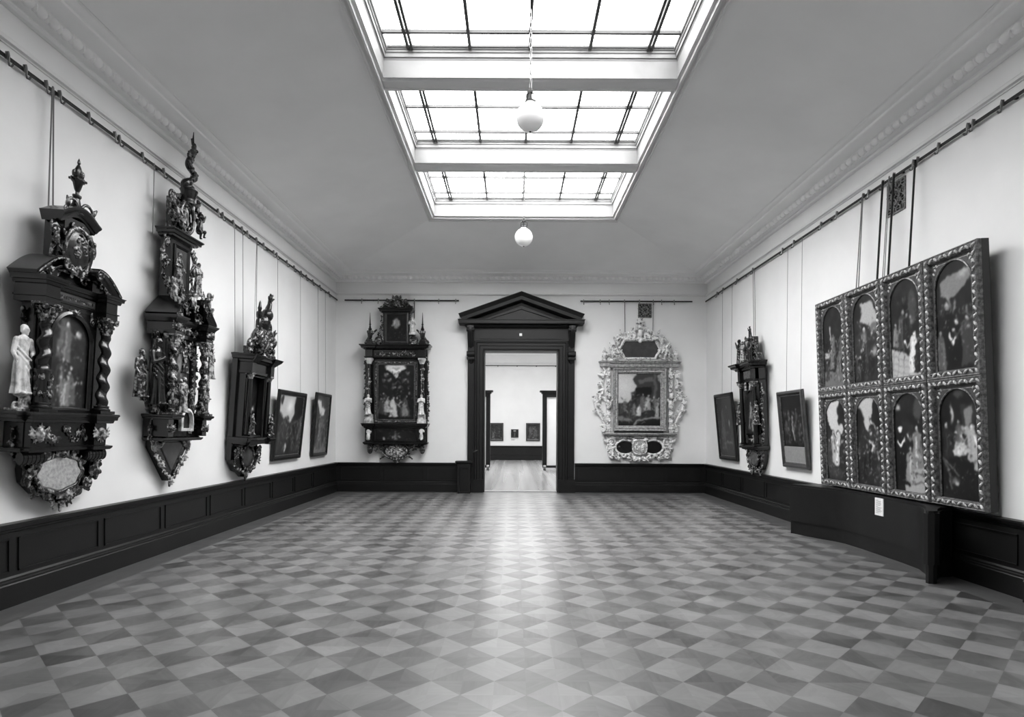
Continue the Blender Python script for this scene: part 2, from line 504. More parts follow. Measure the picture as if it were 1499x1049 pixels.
for (a0, a1), (c0, c1) in zip(bays[:-1], bays[1:]):
    y0, y1 = a1, c0
    pr = [(y0, 6.22), (y0, 6.03), (y0 + 0.015, 6.015), (y0 + 0.03, 6.0), (y0 + 0.05, 5.985), (y1 - 0.06, 5.985), (y1 - 0.05, 5.97), (y1 - 0.012, 5.97), (y1, 5.985), (y1, 6.22)]
    b.loft([[(IX0 - 0.02, y, z) for y, z in pr], [(IX1 + 0.02, y, z) for y, z in pr]])
struct(b.build('trim_4', M['stucco'], angle=25))
for i, (y0, y1) in enumerate(bays):
    root = empty('window_%d' % (i + 1), ((IX0 + IX1) / 2, (y0 + y1) / 2, SZ)); struct(root)
    ox, oy, oz = root.location
    def put(mb, name, m, angle=30):
        mb.v = [(x - ox, y - oy, z - oz) for x, y, z in mb.v]
        return mb.build(name, m, root, angle)
    # well walls with a moulding under the glass
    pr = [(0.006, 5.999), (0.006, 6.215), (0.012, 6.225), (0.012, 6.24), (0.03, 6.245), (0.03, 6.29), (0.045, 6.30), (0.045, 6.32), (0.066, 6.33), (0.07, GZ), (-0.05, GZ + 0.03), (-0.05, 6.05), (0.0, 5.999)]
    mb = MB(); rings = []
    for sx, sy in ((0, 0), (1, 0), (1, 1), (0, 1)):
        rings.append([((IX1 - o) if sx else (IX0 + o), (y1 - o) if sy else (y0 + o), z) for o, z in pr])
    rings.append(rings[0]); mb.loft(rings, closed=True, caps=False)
    put(mb, 'light_well', M['well_darkened'], 25)
    gx0, gx1, gy0, gy1 = IX0 + 0.06, IX1 - 0.06, y0 + 0.06, y1 - 0.06
    mb = MB(); mb.box(gx0, gx1, gy0, gy1, GZ + 0.004, GZ + 0.02); put(mb, 'pane', M['skyglass%d' % (i + 1)])
    mb = MB()
    cx = 0.19
    for k in range(-2, 3):
        x = cx + 0.745 * k
        if abs(k) == 2:
            mb.box(x - 0.040, x - 0.008, gy0, gy1, GZ - 0.05, GZ + 0.003); mb.box(x + 0.008, x + 0.040, gy0, gy1, GZ - 0.05, GZ + 0.003)
        else:
            mb.box(x - 0.019, x + 0.019, gy0, gy1, GZ - 0.05, GZ + 0.003)
    for yy in (gy1 - 0.31, gy1 - 1.085, gy1 - 1.86):
        mb.box(gx0, gx1, yy - 0.018, yy + 0.018, GZ - 0.035, GZ + 0.002)
    for yy in (gy0 + 0.012, gy1 - 0.012):
        mb.box(gx0, gx1, yy - 0.012, yy + 0.012, GZ - 0.02, GZ + 0.002)
    put(mb, 'glazing_bars', M['bar'])
# roof over the skylight
b = MB(); b.box(XL, XR, YB, YF, HT, HT + 0.1); struct(b.build('roof', M['ceiling']))

# ---- wainscot
wains = [(0, 0), (0.075, 0), (0.075, 0.195), (0.066, 0.205), (0.066, 0.22), (0.05, 0.23), (0.05, 0.245), (0.034, 0.262), (0.034, 0.655), (0.045, 0.662), (0.05, 0.68),
         (0.07, 0.69), (0.078, 0.71), (0.085, 0.722), (0.085, 0.738), (0, 0.742)]
def run(p0, p1, nrm, prof):
    p0, p1, nrm = Vector((*p0, 0)), Vector((*p1, 0)), Vector((*nrm, 0))
    mb = MB()
    mb.loft([[tuple(p + nrm * o + Vector((0, 0, z))) for o, z in prof] for p in (p0, p1)])
    return mb
def panels(mb, p0, p1, nrm, cuts, gap=0.05):
    """sunk panels: a fillet round each field"""
    p0, p1, nrm = Vector((*p0, 0)), Vector((*p1, 0)), Vector((*nrm, 0))
    t = (p1 - p0).normalized()
    for a, c in zip(cuts[:-1], cuts[1:]):
        s, e = p0 + t * (a + gap), p0 + t * (c - gap)
        for z0, z1 in ((0.30, 0.312), (0.588, 0.60)):
            mb.loft([[tuple(p + nrm * o + Vector((0, 0, z))) for o, z in ((0.02, z0), (0.046, z0), (0.046, z1), (0.02, z1))] for p in (s, e)])
        for p in (s, e - t * 0.012):
            mb.loft([[tuple(q + nrm * o + Vector((0, 0, z))) for o, z in ((0.02, 0.30), (0.046, 0.30), (0.046, 0.60), (0.02, 0.60))] for q in (p, p + t * 0.012)])
            mb.loft([[tuple(q + nrm * o + Vector((0, 0, z))) for o, z in ((0.02, 0.30), (0.0345, 0.30), (0.0345, 0.60), (0.02, 0.60))] for q in (p, p + t * 0.012)])
    return mb
mb = run((XL, YB), (XL, YF), (1, 0), wains)
panels(mb, (XL, YB), (XL, YF), (1, 0), [6.83 - 0.8 - YB - 1.2 * 4 + 0.8 + 1.2 * i for i in range(13)])
struct(mb.build('baseboard_left', M['wood'], angle=25))
mb = run((XL, YF), (DX0 - 0.42, YF), (0, -1), wains); panels(mb, (XL, YF), (DX0 - 0.42, YF), (0, -1), [0.1, 1.2, 2.3, 3.2])
run_b = run((DX1 + 0.42, YF), (XR, YF), (0, -1), wains); panels(run_b, (DX1 + 0.42, YF), (XR, YF), (0, -1), [0.05, 1.2, 2.3, 3.25])
mb.merge(run_b); struct(mb.build('baseboard_far', M['wood'], angle=25))
YPIL = 5.86
mb = run((XR, YF), (XR, YPIL), (-1, 0), wains); panels(mb, (XR, YF), (XR, YPIL), (-1, 0), [0.1, 1.35, 2.6, 3.85, 5.1, 6.35, 8.75, 9.95])
prj = [(o + 0.07 if o > 0 else 0, z) for o, z in wains]
mb.merge(run((XR, YPIL), (XR, YPIL - 0.9), (-1, 0), prj)); mb.merge(run((XR, YPIL - 0.9), (XR, YB), (-1, 0), wains))
struct(mb.build('baseboard_right', M['wood'], angle=25))
mb = run((XR, YB), (XL, YB), (0, 1), wains); struct(mb.build('baseboard_back', M['wood'], angle=25))

# ---- the doorway: jamb linings, architrave, consoles, frieze, pediment
door = empty('door_1', (0.2, YF, 0)); struct(door)
def dput(mb, name, m=None, angle=25):
    mb.v = [(x - 0.2, y - YF, z) for x, y, z in mb.v]
    return mb.build(name, m or M['wood'], door, angle)
CXD = (DX0 + DX1) / 2
def doorway(mb, w_in, w_out, y_in, prof_scale=1.0):
    pass
# architrave moulding round the opening (swept up, across and down)
path = [(DX1, 0), (DX1, DZ), (DX0, DZ), (DX0, 0)]
mb = MB()
prof = [(0.0, -0.0), (0.0, 0.10), (-0.02, 0.115), (-0.09, 0.115), (-0.10, 0.135), (-0.16, 0.135), (-0.175, 0.155), (-0.21, 0.16), (-0.225, 0.14), (-0.225, 0.0)]
mb.sweep(path, prof, closed=False)
mb.v = [(x, y + YF, z) for x, y, z in mb.v]; dput(mb, 'architrave')
mb = MB()
mb.box(DX0 - 0.002, DX0 + 0.03, YF - 0.09, YF + WT + 0.02, 0, DZ); mb.box(DX1 - 0.03, DX1 + 0.002, YF - 0.09, YF + WT + 0.02, 0, DZ); mb.box(DX0, DX1, YF - 0.09, YF + WT + 0.02, DZ - 0.03, DZ + 0.002)
dput(mb, 'jamb_lining')
for s, xe in ((-1, DX0), (1, DX1)):
    mb = MB(); xa, xb = xe + s * 0.225, xe + s * 0.40
    mb.box(xa, xb, YF - 0.10, YF, 0, 4.18); mb.box(xa + s * 0.03, xb - s * 0.03, YF - 0.115, YF - 0.1, 0.4, 3.3)
    mb.box(xe + s * 0.0, xb + s * 0.02, YF - 0.18, YF, 0, 0.30); mb.box(xe + s * 0.0, xb + s * 0.012, YF - 0.172, YF, 0.30, 0.33)
    dput(mb, 'pilaster')
    # scrolled console under the cornice
    mb = MB()
    side = []
    for k in range(25):
        t = k / 24
        z = 4.20 - 0.75 * t
        d = 0.10 + 0.19 * (1 - t) ** 1.2 + 0.05 * math.sin(t * PI * 2) + (0.05 if t > 0.85 else 0)
        side.append((d, z))
    poly = [(0.0, 4.20)] + side + [(0.0, 3.42)]
    for x0, x1, k in ((xa + s * 0.02, xb - s * 0.0, 1.0), (xa + s * 0.065, xb - s * 0.045, 1.12)):
        mb.loft([[(x, YF - d * k, z) for d, z in poly] for x in (x0, x1)])
    mb.tube([(xa, YF - 0.27, 4.10), (xb + s * 0.02, YF - 0.27, 4.10)], 0.055, 14)
    mb.tube([(xa, YF - 0.17, 3.50), (xb + s * 0.02, YF - 0.17, 3.50)], 0.07, 14)
    mb.box(xa, xb + s * 0.02, YF - 0.2, YF, 3.36, 3.42)
    mb.lathe((xa + xb) / 2, YF - 0.08, [(3.22, 0.02), (3.26, 0.05), (3.33, 0.075), (3.36, 0.08)], 10)
    dput(mb, 'console')
mb = MB(); mb.box(DX0 - 0.225, DX1 + 0.225, YF - 0.12, YF, DZ + 0.225, 4.20); mb.box(DX0 - 0.10, DX1 + 0.10, YF - 0.135, YF - 0.1, DZ + 0.27, 4.14)
mb.box(DX0 - 0.30, DX1 + 0.30, YF - 0.15, YF, DZ + 0.215, DZ + 0.25)
dput(mb, 'frieze')
cor2 = [(4.16, 0.0), (4.19, 0.04), (4.20, 0.05), (4.225, 0.05), (4.235, 0.19), (4.25, 0.20), (4.32, 0.20), (4.33, 0.215), (4.345, 0.215), (4.345, 0.0)]
mb = MB(); mb.stack(DX0 - 0.42, DX1 + 0.42, 0.16, cor2); mb.v = [(x, y + YF, z) for x, y, z in mb.v]; dput(mb, 'cornice')
# raking cornice
ax, az = CXD, 5.03
mb = MB()
hw = 1.575
slope = (az - 4.47) / hw
for s in (-1, 1):
    pr = [(-0.30, 0.10), (-0.30, 0.16), (-0.235, 0.165), (-0.225, 0.27), (-0.20, 0.34), (-0.185, 0.355), (-0.10, 0.36), (-0.09, 0.375), (-0.03, 0.41), (-0.015, 0.43), (0.0, 0.43), (0.0, 0.0), (-0.30, 0.0)]
    r0 = [(CXD, YF - d, az + dz) for dz, d in pr]
    xe = hw
    r1 = []
    for dz, d in pr:
        xx = xe + dz * 0.55
        r1.append((CXD + s * xx, YF - d, az - slope * xx + dz))
    mb.loft([r0, r1])
dput(mb, 'raking_cornice')
mb = MB(); mb.extrude([(CXD - hw + 0.22, 4.335), (CXD + hw - 0.22, 4.335), (CXD, 4.80)], 0.0, 0.14); mb.v = [(x, y + YF, z) for x, y, z in mb.v]; dput(mb, 'tympanum')
mb = MB(); mb.sweep([(CXD - 0.88, 4.36), (CXD + 0.88, 4.36), (CXD, 4.655)], [(0, 0), (0, 0.03), (0.02, 0.03), (0.03, 0.0)], d=0.14); mb.v = [(x, y + YF, z) for x, y, z in mb.v]; dput(mb, 'tympanum_moulding')

mb = MB(); mb.tube([(DX0 - 0.24, YF - 0.10, 1.02), (DX0 - 0.24, YF - 0.15, 1.02), (DX0 - 0.20, YF - 0.17, 1.04), (DX0 - 0.14, YF - 0.17, 1.07)], 0.012, 8); dput(mb, 'door_hook', M['steel'])
# small white plate on the frieze
mb = MB(); mb.extrude(rect(-0.035, 0.035, 0, 0.07), 0.0, 0.02, 0.005)
o = mb.build('number_plate', M['card'])
o.location = (CXD - 0.015, YF - 0.135, 3.955)
tag(o, 'tiny white square plate on the frieze above the doorway', 'plate')
# ------------------------------------------------------------------ the next room, seen through the doorway
Y1 = YF + WT
b = MB(); b.box(XL - 0.3, XL, Y1, Y2 + 0.3, 0, HT); struct(b.build('wall_left', M['plaster']))
b = MB(); b.box(XR, XR + 0.3, Y1, Y2 + 0.3, 0, HT); struct(b.build('wall_right', M['plaster']))
b = MB(); b.box(XL, XR, Y2, Y2 + 0.3, 0, HT); struct(b.build('wall_next_room', M['plaster']))
b = MB(); b.box(XL, XR, Y1, Y1 + 4.3, 5.9, 6.0); b.box(XL, XR, Y2 - 4.0, Y2, 5.9, 6.0)
b.box(XL, XL + 2.2, Y1 + 4.3, Y2 - 4.0, 5.9, 6.0); b.box(XR - 2.2, XR, Y1 + 4.3, Y2 - 4.0, 5.9, 6.0)
struct(b.build('ceiling', M['ceiling']))
w5 = struct(empty('window_5', ((XL + XR) / 2, (Y1 + Y2) / 2, 5.95)))
b = MB(); b.box(-2.5, 2.5, -3.95, 3.95, 0.02, 0.05); b.build('pane', M['skyglass_next'], w5)
b = MB()
for i in range(1, 6): b.box(-2.5 + i * 0.83 - 0.02, -2.5 + i * 0.83 + 0.02, -3.95, 3.95, -0.03, 0.0195)
for i in range(1, 9): b.box(-2.5, 2.5, -3.95 + i * 0.88 - 0.015, -3.95 + i * 0.88 + 0.015, -0.02, 0.019)
b.build('glazing_bars', M['bar'], w5)
mb = run((XR, Y2), (XL, Y2), (0, -1), wains); mb.v = [p for p in mb.v]
panels(mb, (XL, Y2), (XR, Y2), (0, -1), [0.3, 2.5, 4.75, 7.0, 9.2]); struct(mb.build('baseboard_next_room', M['wood'], angle=25))
mb = MB(); mb.loft([[(x, Y2 - o, z) for o, z in sm] for x in (XL, XR)]); struct(mb.build('trim_5', M['stucco'], angle=25))
mb = MB(); mb.loft([[(x, Y2 - o, z) for o, z in ((0, 5.45), (0.1, 5.47), (0.2, 5.6), (0.45, 5.7), (0.5, 5.9), (0, 5.9))] for x in (XL, XR)]); struct(mb.build('trim_6', M['ceiling'], angle=25))
# threshold
b = MB(); b.box(DX0 + 0.03, DX1 - 0.03, YF - 0.02, YF + WT + 0.02, 0.0, 0.012); struct(b.build('trim_7', M['wood_pale']))

r = empty('picture_rail', ((XL + XR) / 2, Y2, 4.90)); tag(r, 'thin dark picture rail across the end wall of the next room', 'picture rail')
mb = MB(); mb.box(XL - 0.2 + 0.3, XR - 0.3, -0.06, -0.045, -0.018, 0.018); mb.build('bar', M['iron'], r)
for i in range(9):
    mb = MB(); x = -4.0 + i; mb.box(x - 0.02, x + 0.02, -0.075, 0.0, -0.05, 0.015); mb.build('bracket', M['iron'], r)
# wheeled exhibition partitions beside the way through
def partition(s, xa, xb, label):
    y0 = 24.4; th = 0.30
    root = empty('display_partition', ((xa + xb) / 2, y0 + th / 2, 0)); tag(root, label, 'partition', 'display partitions in the next room')
    ox, oy = (xa + xb) / 2, y0 + th / 2
    def put(mb, name, m):
        mb.v = [(x - ox, y - oy, z) for x, y, z in mb.v]; return mb.build(name, m, root)
    xi, xo = (xa, xb) if abs(xa) < abs(xb) else (xb, xa)
    w = 0.165 * s
    mb = MB(); mb.box(xi + w, xo - w, y0 + 0.05, y0 + th - 0.05, 0.19, 2.86); put(mb, 'panel', M['white_panel'])
    for x in (xi, xo - w):
        mb = MB(); mb.box(x, x + w, y0, y0 + th, 0.20, 2.9); mb.box(x + w * 0.35, x + w * 0.65, y0 - 0.012, y0, 0.25, 2.9); put(mb, 'post', M['wood'])
        c = MB(); cx = x + w / 2
        c.tube([(cx - 0.05, y0 + 0.02, 0.11), (cx + 0.05, y0 + 0.02, 0.11)], 0.11, 20); o = put(c, 'castor', M['steel'])
        c = MB(); c.box(cx - 0.08, cx - 0.055, y0 + 0.0, y0 + 0.06, 0.10, 0.2); c.box(cx + 0.055, cx + 0.08, y0 + 0.0, y0 + 0.06, 0.10, 0.2); c.box(cx - 0.08, cx + 0.08, y0, y0 + 0.1, 0.2, 0.24); put(c, 'fork', M['iron'])
    mb = MB(); mb.box(xi, xo, y0, y0 + th, 2.86, 2.98); put(mb, 'head_rail', M['wood'])
    mb = MB(); mb.box(xi + w, xo - w, y0 + 0.01, y0 + th - 0.01, 0.10, 0.19); put(mb, 'bottom_rail', M['wood'])
    mb = MB()
    mb.loft([[(min(xa, xb) - o, y0 - o, z), (max(xa, xb) + o, y0 - o, z), (max(xa, xb) + o, y0 + th + o, z), (min(xa, xb) - o, y0 + th + o, z)] for z, o in ((2.98, 0), (3.0, 0.03), (3.05, 0.06), (3.06, 0.10), (3.11, 0.11), (3.12, 0.0))])
    put(mb, 'cap', M['wood'])
partition(1, 1.155, 3.6, 'white display partition in dark frame on wheels, right of the way through')
partition(-1, -0.895, -3.3, 'white display partition in dark frame on wheels, left of the way through')

# ------------------------------------------------------------------ rails, hooks, wires
RAILZ = 4.865
def rail(side, a0, a1, label):
    z = RAILZ; d = 0.045
    r = wall_root('picture_rail', side, (a0 + a1) / 2, z); tag(r, label, 'picture rail', 'picture hanging rails')
    h = (a1 - a0) / 2
    mb = MB(); mb.box(-h, h, -d - 0.008, -d + 0.006, -0.016, 0.016); mb.build('bar', M['iron'], r)
    n = max(2, int(2 * h / 1.6))
    for i in range(n):
        x = -h + (i + 0.5) * 2 * h / n
        mb = MB(); mb.box(x - 0.012, x + 0.012, -d + 0.005, 0.0, -0.012, 0.012); mb.build('bracket', M['iron'], r)
    return r
rail('L', YB + 0.3, YF - 0.05, 'black iron picture rail along the wall of dark carved epitaphs')
rail('R', YB + 0.3, YF - 0.05, 'black iron picture rail along the wall of the eight-panel altarpiece')
rail('F', -4.30, -1.39, 'short iron picture rail on the end wall above the dark altarpiece')
rail('F', 1.70, 4.55, 'short iron picture rail on the end wall above the white carved frame')

hm = MB()
hm.tube([(0, -0.06, 0.03), (0, -0.075, 0.035), (0, -0.082, 0.0), (0, -0.08, -0.06), (0, -0.085, -0.085), (0, -0.105, -0.095), (0, -0.12, -0.075)], 0.009, 6)
hm.box(-0.012, 0.012, -0.068, -0.055, -0.03, 0.035)
hook0 = hm.build('rail_hook', M['steel'])
HOOKS = 0
ROT = {'L': PI / 2, 'R': -PI / 2, 'F': 0.0}
def on_wall(o, side, along, z, out=0.0):
    if side == 'L': o.location = (XL + out, along, z)
    elif side == 'R': o.location = (XR - out, along, z)
    else: o.location = (along, YF - out, z)
    o.rotation_euler = (0, 0, ROT[side])
WHERE = {'L': ('picture hooks on the rail of dark epitaphs', 'small steel hook clipped on the picture rail of the dark epitaphs'),
         'R': ('picture hooks on the rail of the large altarpiece', 'small steel hook clipped on the picture rail over the large altarpiece'),
         'F': ('picture hooks on the end wall rails', 'small steel hook clipped on a short picture rail of the end wall')}
def hook(side, along):
    global HOOKS
    o = hook0 if HOOKS == 0 else hook0.copy()
    if HOOKS: COL.objects.link(o)
    HOOKS += 1
    on_wall(o, side, along, RAILZ)
    tag(o, WHERE[side][1], 'hook', WHERE[side][0])
for y in HL: hook('L', y)
for y in HR: hook('R', y)
for x in HF: hook('F', x)

def wire(side, a_top, z_top, a_bot, z_bot, out_bot, label, thick=0.006, loop=0.02, out_top=0.085, name='hanging_wire', m=None):
    """a wire looped over the rail, its two strands running down to the back of the picture"""
    mb = MB()
    sgn = {'L': 1, 'R': -1, 'F': 1}[side]
    dx = (a_bot - a_top) * sgn
    if loop:
        for s in (-1, 1):
            mb.tube([(s * 0.008, -out_top, 0.0), (s * loop + dx, -out_bot, z_bot - z_top)], thick / 2, 6)
        mb.ball(0, -out_top, 0.0, 0.014, 0.01, 0.02, 6)
    else:
        mb.tube([(0, -out_top, 0.0), (dx, -out_bot, z_bot - z_top)], thick / 2, 6)
    o = mb.build(name, m or M['wire'])
    on_wall(o, side, a_top, z_top)
    tag(o, label, 'wire')
    return o

# ------------------------------------------------------------------ globe lamps
def lamp(x, y, zc, r, ztop, label):
    root = empty('pendant_lamp', (x, y, zc - r)); tag(root, label, 'lamp', 'opal globe lamps hung under the skylight')
    c = r
    mb = MB()
    prof = [(c + r * math.sin(a), r * math.cos(a)) for a in [(-PI / 2 + 0.04) + (PI - 0.35) * i / 22 for i in range(23)]]
    zt, rt = prof[-1]
    prof += [(zt + 0.012, rt + 0.004), (zt + 0.03, rt + 0.004)]
    mb.lathe(0, 0, prof, 32); mb.build('globe', M['opal'], root, angle=50)
    mb = MB(); mb.lathe(0, 0, [(-0.012, 0.004), (-0.006, 0.012), (0.006, 0.013)], 10); mb.build('drip_knob', M['iron'], root)
    z = zt + 0.02
    mb = MB(); mb.lathe(0, 0, [(z, rt + 0.012), (z + 0.012, rt + 0.012), (z + 0.03, 0.025), (z + 0.09, 0.018), (z + 0.10, 0.03), (z + 0.12, 0.03), (z + 0.13, 0.012), (z + 0.16, 0.01)], 16)
    mb.build('gallery_cap', M['iron'], root)
    for k in range(3):
        a = k * 2 * PI / 3 + 0.4
        mb = MB(); mb.tube([(0.03 * math.cos(a), 0.03 * math.sin(a), z + 0.11), (0.06 * math.cos(a), 0.06 * math.sin(a), z + 0.10), (0.065 * math.cos(a), 0.065 * math.sin(a), z + 0.03)], 0.006, 6); mb.build('thumbscrew', M['iron'], root)
    mb = MB(); z += 0.15; top = ztop - (zc - r); n = int((top - z) / 0.055)
    st = (top - z) / n
    for i in range(n):
        zz = z + st * (i + 0.5); a = PI / 2 * (i % 2)
        pts = [(0.011 * math.cos(t) * math.cos(a), 0.011 * math.cos(t) * math.sin(a), zz + 0.62 * st * math.sin(t)) for t in [2 * PI * k / 10 for k in range(10)]]
        mb.tube(pts, 0.0032, 5, closed=True)
    mb.tube([(0.014, 0.0, z - 0.03), (0.016, 0.01, (z + top) / 2), (0.01, 0, top)], 0.0035, 5)
    mb.build('chain', M['steel'], root, fix=False)
lamp(0.178, 7.0, 5.09, 0.158, GZ - 0.036, 'larger-looking white opal globe lamp on a chain, high in front of the middle skylight bay')
lamp(0.172, 10.9, 4.945, 0.155, GZ - 0.036, 'white opal globe lamp hung low before the far end of the ceiling')

# ------------------------------------------------------------------ black wing screen under the altarpiece, and the plinth by the door
def screen():
    root = empty('radiator_screen', (XR, 8.2, 0)); tag(root, 'low black wooden screen with curved wing ends under the eight-panel altarpiece', 'screen')
    # plan of the front edge, far end to near end, in room coordinates
    front = [(XR - 0.09, 9.80), (4.33, 9.76), (4.345, 9.70), (4.43, 9.45), (4.54, 9.2), (4.64, 9.02), (4.69, 8.85), (4.71, 8.5), (4.71, 7.6), (4.69, 7.25), (4.60, 7.0), (4.47, 6.78), (4.36, 6.63), (4.34, 6.60)]
    back = [(4.345, 6.54), (4.40, 6.515), (4.46, 6.53), (4.56, 6.68), (4.70, 6.84), (XR - 0.09, 6.88)]
    def slab(pts, z0, z1, grow=0.0):
        mb = MB(); n = len(pts); P = [Vector(p) for p in pts]; q = []
        for i in range(n):
            e = (P[(i + 1) % n] - P[i - 1]); nn = Vector((e.y, -e.x)).normalized() if e.length else Vector((0, 0))
            q.append(P[i] - nn * grow if 0 < i < n - 1 else P[i])
        mb.loft([[(x - XR, y - 8.2, z) for x, y in q] for z in (z0, z1)])
        return mb
    pts = front + back
    b1 = slab(pts, 0.2, 0.735); b1.build('panel', M['wood'], root, angle=30)
    b2 = slab(pts, 0.0, 0.2, 0.022); b2.merge(slab(pts, 0.2, 0.215, 0.012)); b2.build('plinth', M['wood'], root, angle=30)
    b3 = slab(pts, 0.735, 0.765, 0.018); b3.build('top_edge', M['wood'], root, angle=30)
    # the caption card
    c = empty('caption_sign', (4.708, 8.015, 0.515), -PI / 2)
    tag(c, 'white caption card with small print on the black screen below the altarpiece', 'caption card')
    mb = MB(); mb.box(-0.09, 0.09, -0.012, 0.0, 0, 0.222); mb.build('card', M['card'], c)
    rnd = random.Random(3); mb = MB()
    for i in range(13):
        z = 0.195 - i * 0.0135
        mb.box(-0.065, -0.065 + 0.13 * rnd.uniform(0.7, 1) * (0.5 if i in (0, 6, 12) else 1), -0.0128, -0.0119, z, z + 0.004)
    mb.build('print', M['ink'], c, fix=False)
screen()
def pedestal():
    x0, x1 = -1.40, -1.04; y1, y0 = YF - 0.19, YF - 0.46
    root = empty('pedestal', ((x0 + x1) / 2, (y0 + y1) / 2, 0)); tag(root, 'narrow black wooden stand with overhanging top beside the doorway', 'stand')
    hx, hy = (x1 - x0) / 2, (y1 - y0) / 2
    def ring(mb, prof): mb.loft([[(-hx - o, -hy - o, z), (hx + o, -hy - o, z), (hx + o, hy, z), (-hx - o, hy, z)] for z, o in prof])
    mb = MB(); ring(mb, [(0.72, -0.02), (0.735, -0.02), (0.75, 0.0), (0.765, 0.02), (0.77, 0.03), (0.80, 0.03), (0.805, 0.025)]); mb.build('top', M['wood'], root, 25)
    for s in (-1, 1):
        mb = MB(); mb.box(s * (hx - 0.02), s * (hx - 0.07), -hy + 0.02, hy, 0.0, 0.72); mb.build('side_panel', M['wood'], root)
    mb = MB(); mb.box(-hx + 0.07, hx - 0.07, -hy + 0.06, hy, 0.03, 0.72); mb.build('recessed_front', M['wood'], root)
    mb = MB(); mb.box(-hx + 0.07, hx - 0.07, -hy + 0.03, -hy + 0.06, 0.64, 0.72); mb.build('apron', M['wood'], root)
    mb = MB(); mb.box(-hx + 0.02, hx - 0.02, -hy + 0.03, hy, 0.0, 0.04); mb.build('foot_rail', M['wood'], root)
pedestal()
# ------------------------------------------------------------------ carving kit (x along the wall, z up, d out of the wall)
RotY = lambda a: Matrix.Rotation(-a, 3, 'Y')
def scroll(mb, cx, cz, d, r, a0, hand=1, turns=1.4, th=0.02, rise=0.0, eye=True):
    n = max(10, int(16 * turns)); pts, rad = [], []
    for i in range(n + 1):
        t = i / n; rr = r * (1 - 0.82 * t); a = a0 + hand * 2 * PI * turns * t
        pts.append((cx + rr * math.cos(a), -(d + rise * t), cz + rr * math.sin(a))); rad.append(th * (1 - 0.45 * t))
    mb.tube(pts, rad, 7)
    mb.ball(*pts[0], th * 1.15, seg=7)
    if eye: mb.ball(cx, -(d + rise), cz, th * 1.1, seg=8)
def leaf(mb, x, z, d, ang, L, W, out=0.35):
    c, s = math.cos(ang), math.sin(ang)
    mb.ball(x + c * L * 0.42, -(d + out * L * 0.18), z + s * L * 0.42, L * 0.5, W * 0.38, W * 0.5, 8, RotY(ang))
    mb.ball(x + c * L * 0.86, -(d + out * L * 0.42), z + s * L * 0.86, L * 0.2, W * 0.32, W * 0.3, 7, RotY(ang))
def rosette(mb, x, z, d, r, n=6, a0=0.0):
    for k in range(n): leaf(mb, x, z, d, a0 + 2 * PI * k / n, r, r * 0.55)
    mb.ball(x, -(d + r * 0.3), z, r * 0.3, seg=8)
def sprig(mb, rng, path, d, size, dens=1.0):
    """running foliage along a path: scrolls, leaves, berries"""
    P = lerp_path(path, size * 0.85 / dens)
    for i, (x, z) in enumerate(P):
        q = P[min(i + 1, len(P) - 1)]; p = P[max(i - 1, 0)]
        a = math.atan2(q[1] - p[1], q[0] - p[0])
        s = size * rng.uniform(0.75, 1.2); side = 1 if i % 2 else -1
        k = rng.random()
        if k < 0.5: scroll(mb, x, z, d + rng.uniform(0, size * 0.3), s * 0.5, a + side * 2.0, side, 1.2, s * 0.14, s * 0.2)
        elif k < 0.85:
            for da in (-0.7, 0.0, 0.7): leaf(mb, x, z, d + rng.uniform(0, size * 0.3), a + side * 1.2 + da, s * 0.75, s * 0.34)
        else:
            for _ in range(4): mb.ball(x + rng.uniform(-.3, .3) * s, -(d + s * 0.25), z + rng.uniform(-.3, .3) * s, s * 0.17, seg=7)
    mb.tube([(x, -d, z) for x, z in P] if len(P) > 1 else [(P[0][0], -d, P[0][1])] * 2, size * 0.16, 6)
def patch(mb, rng, x0, x1, z0, z1, d, size, n):
    for _ in range(n):
        x, z = rng.uniform(x0, x1), rng.uniform(z0, z1); a = rng.uniform(0, 2 * PI); s = size * rng.uniform(0.7, 1.3)
        if rng.random() < 0.5: scroll(mb, x, z, d, s * 0.5, a, rng.choice((-1, 1)), 1.2, s * 0.13, s * 0.2)
        else: rosette(mb, x, z, d, s * 0.55, 5, a)
def mirror(mb, cx=0.0):
    o = MB(); o.v = [(2 * cx - x, y, z) for x, y, z in mb.v]; o.f = [tuple(reversed(q)) for q in mb.f]; return o
def both(fn, *a, cx=0.0):
    """a carved half and its mirror image in one ornament"""
    m = MB(); fn(m, *a); m.merge(mirror(m, cx)); return m

def face(mb, x, y, z, r, yaw=0.0, hair=True):
    """head with brow, eyes, nose, mouth, ears and hair; faces -y turned by yaw"""
    R = Matrix.Rotation(yaw, 3, 'Z')
    def b(px, py, pz, rx, ry, rz):
        q = R @ Vector((px * r, py * r, pz * r)); mb.ball(x + q.x, y + q.y, z + q.z, rx * r, ry * r, rz * r, 9, R)
    b(0, 0, 0.05, 0.82, 0.95, 1.12); b(0, -0.1, -0.35, 0.62, 0.75, 0.75)
    b(0, -0.95, -0.1, 0.15, 0.22, 0.28); b(0, -0.82, 0.22, 0.6, 0.16, 0.12)
    b(0, -0.82, -0.55, 0.28, 0.13, 0.1); b(0, -0.7, -0.92, 0.25, 0.2, 0.2)
    for s in (-1, 1):
        b(s * 0.33, -0.82, 0.05, 0.13, 0.1, 0.1); b(s * 0.85, 0, -0.05, 0.12, 0.22, 0.3)
    if hair:
        b(0, 0.28, 0.42, 0.9, 0.85, 0.8)
        for s in (-1, 1): b(s * 0.68, 0.35, -0.2, 0.34, 0.5, 0.6)
def limb(mb, pts, rads, seg=8):
    mb.tube(pts, rads, seg)
    for p, r in zip(pts, rads): mb.ball(*p, r, seg=8)
